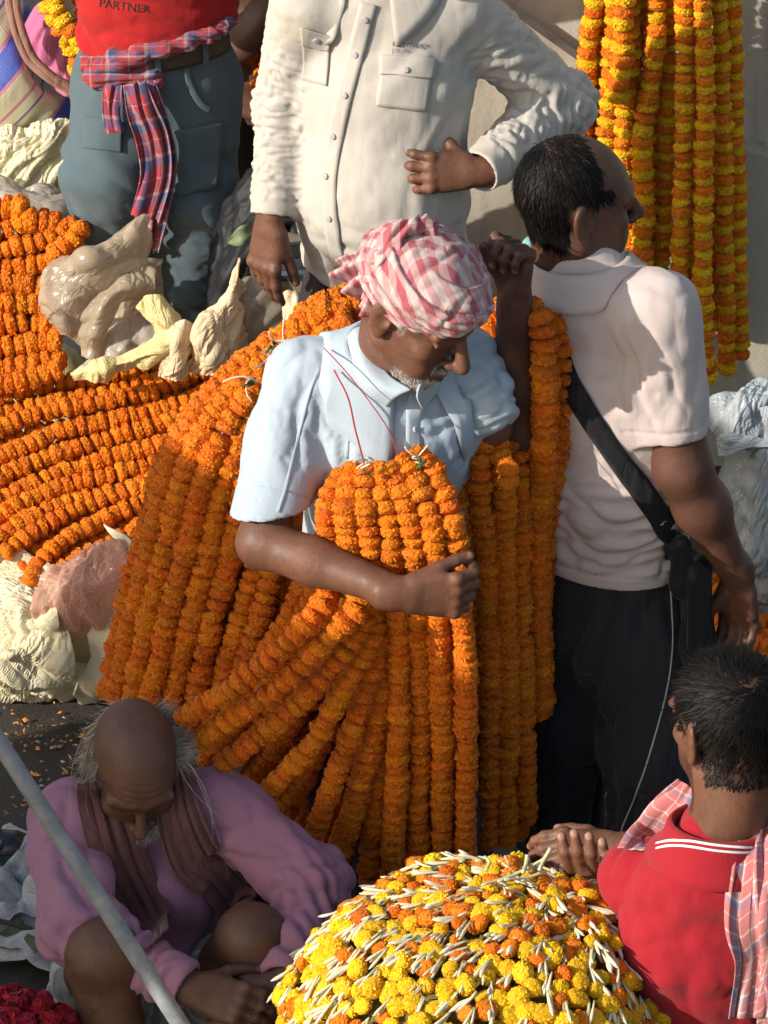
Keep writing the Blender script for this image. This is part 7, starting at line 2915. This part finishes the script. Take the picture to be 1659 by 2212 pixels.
for w0, d0_, b0_ in ((hr_, (.1, -.1, -1), (-.6, -.7, .1)), (hl_, (-.9, -.2, -.2), (0, -.8, .5))):
    P, nails, _ = hand(w0, nrm(d0_), (.4, -.4, .4), b0_, [(.4, .5, .4)] * 4)
    for p, k in P:
        B.add(p, k)
for s_ in (-1, 1):
    h_ = PX(555, 110, 2.06) + V(.08 * s_, 0, 0)
    a_ = V(h_[0], 2.04, .08)
    B.add(cap(h_, a_, .07, .036), .03)
    foot(B, a_, (0, -1, 0))
skin.chunk(B, .006)
skin.build(SK_DARK, bp)
W = Solid()
W.add(ecap(PX(555, 40, 2.06), PX(555, 110, 2.06), (.14, .10), (.15, .11), (1, 0, 0)), .03)
for s_ in (-1, 1):
    h_ = PX(555, 110, 2.06) + V(.08 * s_, 0, 0)
    W.add(cap(h_, V(h_[0], 2.05, .45), .09, .085), .03)
W.cut((0, 0, -1), (0, 0, .42))
cloth_obj('shorts', W, .008, m_cloth('brown_shorts', (0.045, 0.032, 0.026)), bp)
for i, pts in enumerate([[(625, -20, 1.86), (612, 40, 1.84), (600, 80, 1.83), (592, 120, 1.83)], [(612, 60, 1.87), (595, 110, 1.86), (575, 150, 1.85), (562, 185, 1.84)]]):
    garland(path(pts), ['orange garland held in the shadow beside the cream sleeve', 'lower orange garland dangling from the shadowed hands'][i], 'garlands held in the shadow', 'd', .020, .020, .004)

# ------------------------------------------------------------------ grey pole across the lower left corner
a = PX(-60, 1512, -.78); b = PX(425, 2268, -.98)
d = nrm(b - a)
foot_ = b + d * ((b[2] - 0.0) / -d[2])
top_ = a - d * .9
v, F = tube(np.array([top_ * (1 - t) + foot_ * t for t in np.linspace(0, 1, 14)]), .0145, 20)
METAL = NT('painted_pipe')
_n = METAL.noise(24, 5, .65)
_c = METAL.mix(METAL.rng(_n, .35, .7, 0, 1), (.17, .18, .185), (.30, .31, .31))
_c = METAL.mix(METAL.rng(METAL.noise(70, 4, .7), .62, .75, 0, .7), _c, (.10, .075, .055))
METAL.p(col=_c, rough=METAL.rng(_n, .3, .7, .35, .6), spec=.4, normal=METAL.bump(METAL.noise(120, 4), .25, .002))
o = link('metal_pole', make_mesh('metal_pole', v, F, METAL.m), origin=tuple(foot_))
tag(o, 'grey metal pole slanting across the lower left corner', 'pole')

# ------------------------------------------------------------------ red roses in the corner
rh = empty('rose_heap', PX(30, 2300, -.72), 'heap of dark red roses in the bottom left corner', 'flower heap')
rc = PX(10, 2290, -.74)
S = Solid().add(ell(rc, (.125, .10, .105)), .01)
v, F = solid_mesh(S, .009)
link('leaf_bed', make_mesh('leaf_bed', v, F, m_plain('rose_leaf_bed', (0.06, 0.012, 0.012), .8)), rh)
cnt = []
while len(cnt) < 75:
    n = nrm(RNG.normal(size=3))
    if n[2] < -.2:
        continue
    p = rc + n * V(.13, .105, .11)
    if all(np.linalg.norm(p - q) > .026 for q in cnt) or RNG.random() < .02:
        cnt.append(p)
        put_flower('R', p, nrm(n + RNG.normal(size=3) * .2), .021 * (.85 + .3 * RNG.random()), rh, 'rose')
bkr = empty('rose_basket', (rc[0], rc[1], 0), 'basket under the dark red roses', 'basket')
for i in range(8):
    q = i / 7
    pts = [(rc[0] + (.09 + .04 * q) * math.cos(t), rc[1] + (.07 + .035 * q) * math.sin(t), .016 + max(.05, rc[2] - .03) * q) for t in np.linspace(0, 2 * math.pi, 41)]
    v, F = tube(pts, max(.05, rc[2] - .03) / 12, 6, False)
    link('hoop', make_mesh('hoop', v, F, WICK), bkr)

# ------------------------------------------------------------------ litter on the ground
def mat_paper(name, c, ink):
    t = NT(name)
    n = t.noise(40, 4, .6)
    br = t.n('TexBrick')
    br.inputs['Scale'].default_value = 60
    br.inputs['Color1'].default_value = (*ink, 1)
    br.inputs['Color2'].default_value = (*c, 1)
    br.inputs['Mortar'].default_value = (*c, 1)
    br.inputs['Mortar Size'].default_value = .03
    t.l(t.attr('uvw').outputs['Vector'], br.inputs['Vector'])
    col = t.mix(t.rng(n, .4, .65, .15, .6), br.outputs[0], c)
    return t.p(col=col, rough=.85, normal=t.bump(t.noise(30, 5, .6), .5, .006))


def litter(name, label, cat, u, v_, w_, h_, rot, mat, cr=.012, lift=.012, seed=0.0, group=None, f=11, z0=.006):
    c = PZ(u, v_, z0)
    n, m = 22, 26
    G = np.zeros((n, m, 3))
    for i in range(n):
        for j in range(m):
            a, b = (j / (m - 1) - .5) * w_, (i / (n - 1) - .5) * h_
            G[i, j] = c + V(a * math.cos(rot) - b * math.sin(rot), a * math.sin(rot) + b * math.cos(rot), 0)
    fl_ = G.reshape(-1, 3)
    fl_[:, 2] += lift + np.abs(crumple(fl_, f, cr, seed))
    fl_[:, :2] += .35 * cr * np.stack([noise3(fl_ * 12 + seed), noise3(fl_ * 12 + seed + 7)], 1) * 2
    vv, FF, uv = sheet(fl_.reshape(n, m, 3)[::-1], .0012)
    o = link(name, make_mesh(name, vv, FF, mat, {'uvw': ('FLOAT_VECTOR', uv)}))
    return tag(o, label, cat, group)


NEWS = mat_paper('newsprint', (0.40, 0.40, 0.41), (0.20, 0.20, 0.21))
WPAP = mat_paper('white_paper', (0.55, 0.55, 0.55), (0.42, 0.42, 0.43))
NETM = m_plain('teal_net', (0.16, 0.30, 0.28), .6)
BLKP = m_plain('black_wrapper', (0.012, 0.014, 0.016), .3)
litter('paper_scrap', 'crumpled newspaper beside the mauve sleeve', 'paper', 62, 1960, .20, .22, .3, NEWS, .030, .02, 1.0, f=14)
litter('paper_scrap', 'flat sheet of newspaper at the left edge below the wrapper', 'paper', 45, 2030, .24, .20, -.3, NEWS, .018, .012, 4.0)
litter('paper_scrap', 'white scrap of paper above the black wrapper', 'paper', 30, 1858, .11, .10, .6, WPAP, .012, .010, 7.0)
litter('paper_scrap', 'small white scrap right of the black wrapper', 'paper', 92, 1872, .06, .05, .2, WPAP, .012, .01, 9.0)
litter('teal_net', 'scrap of teal netting under the black wrapper', 'net', 60, 1918, .16, .09, .1, NETM, .014, .035, 11.0, f=22)
o = litter('black_wrapper', 'black snack wrapper with white lettering at the left edge', 'wrapper', 32, 1892, .11, .085, .0, BLKP, .006, .060, 13.0)
o.update_tag()
vb = np.array([v.co for v in o.data.vertices]) + np.array(o.location)
bw = bvh_of(vb, [tuple(p.vertices) for p in o.data.polygons])
pz, nz = hit(bw, 4, 1900, .002)
if pz is not None:
    wrap_on(text_mesh('lettering', 'aLa', pz, (1, 0, 0), (0, .9, .4), .030, m_plain('white_ink', (.6, .6, .58), .7), o, 0), o, bw, .002)
v, F = tube(spline([PZ(-20, 1985, .05), PZ(25, 1995, .055), PZ(70, 2012, .05), PZ(115, 2045, .04)], 30), .0045, 7)
o = link('twig', make_mesh('twig', v, F, m_plain('dark_twig', (.05, .038, .03), .8)))
tag(o, 'dark bent twig lying on the newspaper', 'twig')
GLF = m_plain('wilted_leaf', (0.09, 0.13, 0.06), .6)
for k, (u, v_, r_) in enumerate(((10, 2055, .3), (40, 2070, 1.2), (70, 2060, 2.0), (100, 2085, .6))):
    litter('wilted_leaf', 'wilted green leaf behind the roses, %s from the left' % ORD[k], 'leaf', u, v_, .07, .035, r_, GLF, .012, .012 + .01 * k, 20.0 + k, 'wilted leaves')
# loose petals: too many to count
vs, F, pa = [], [], []
for k in range(300):
    if k < 230:
        u, v_ = RNG.uniform(-30, 260), RNG.uniform(1490, 1930)
        if RNG.random() < .5:
            u, v_ = RNG.normal(90, 70), RNG.normal(1690, 90)
        p = PZ(u, v_, .004)
    else:
        p = V(RNG.uniform(-.8, .9), RNG.uniform(-1.2, .6), .004)
    s_ = RNG.uniform(.0025, .008)
    a = RNG.uniform(0, 6.28)
    d1 = V(math.cos(a), math.sin(a), RNG.normal() * .3) * s_
    d2 = V(-math.sin(a), math.cos(a), RNG.normal() * .3) * s_ * RNG.uniform(.35, .9)
    b = len(vs)
    z = V(0, 0, abs(d1[2]) + abs(d2[2]) + .001)
    vs += [p - d1 + z, p - d2 * .8 + z, p + d1 + z, p + d2 + z, p + z + V(0, 0, s_ * .35)]
    F += [(b, b + 1, b + 4), (b + 1, b + 2, b + 4), (b + 2, b + 3, b + 4), (b + 3, b, b + 4)]
    pa += [RNG.random()] * 5
t = NT('loose_petal')
t.p(col=t.ramp(t.attr('petal').outputs['Fac'], [(0, (.55, .14, .01)), (.35, (.62, .30, .03)), (.6, (.50, .34, .18)), (.85, (.16, .10, .06)), (1, (.45, .40, .33))]), rough=.7)
o = link('fallen_petals', make_mesh('fallen_petals', np.array(vs), F, t.m, {'petal': ('FLOAT', np.array(pa))}, smooth=False))
tag(o, 'loose marigold petals and crumbs scattered on the dark ground', 'petals', kind='stuff')
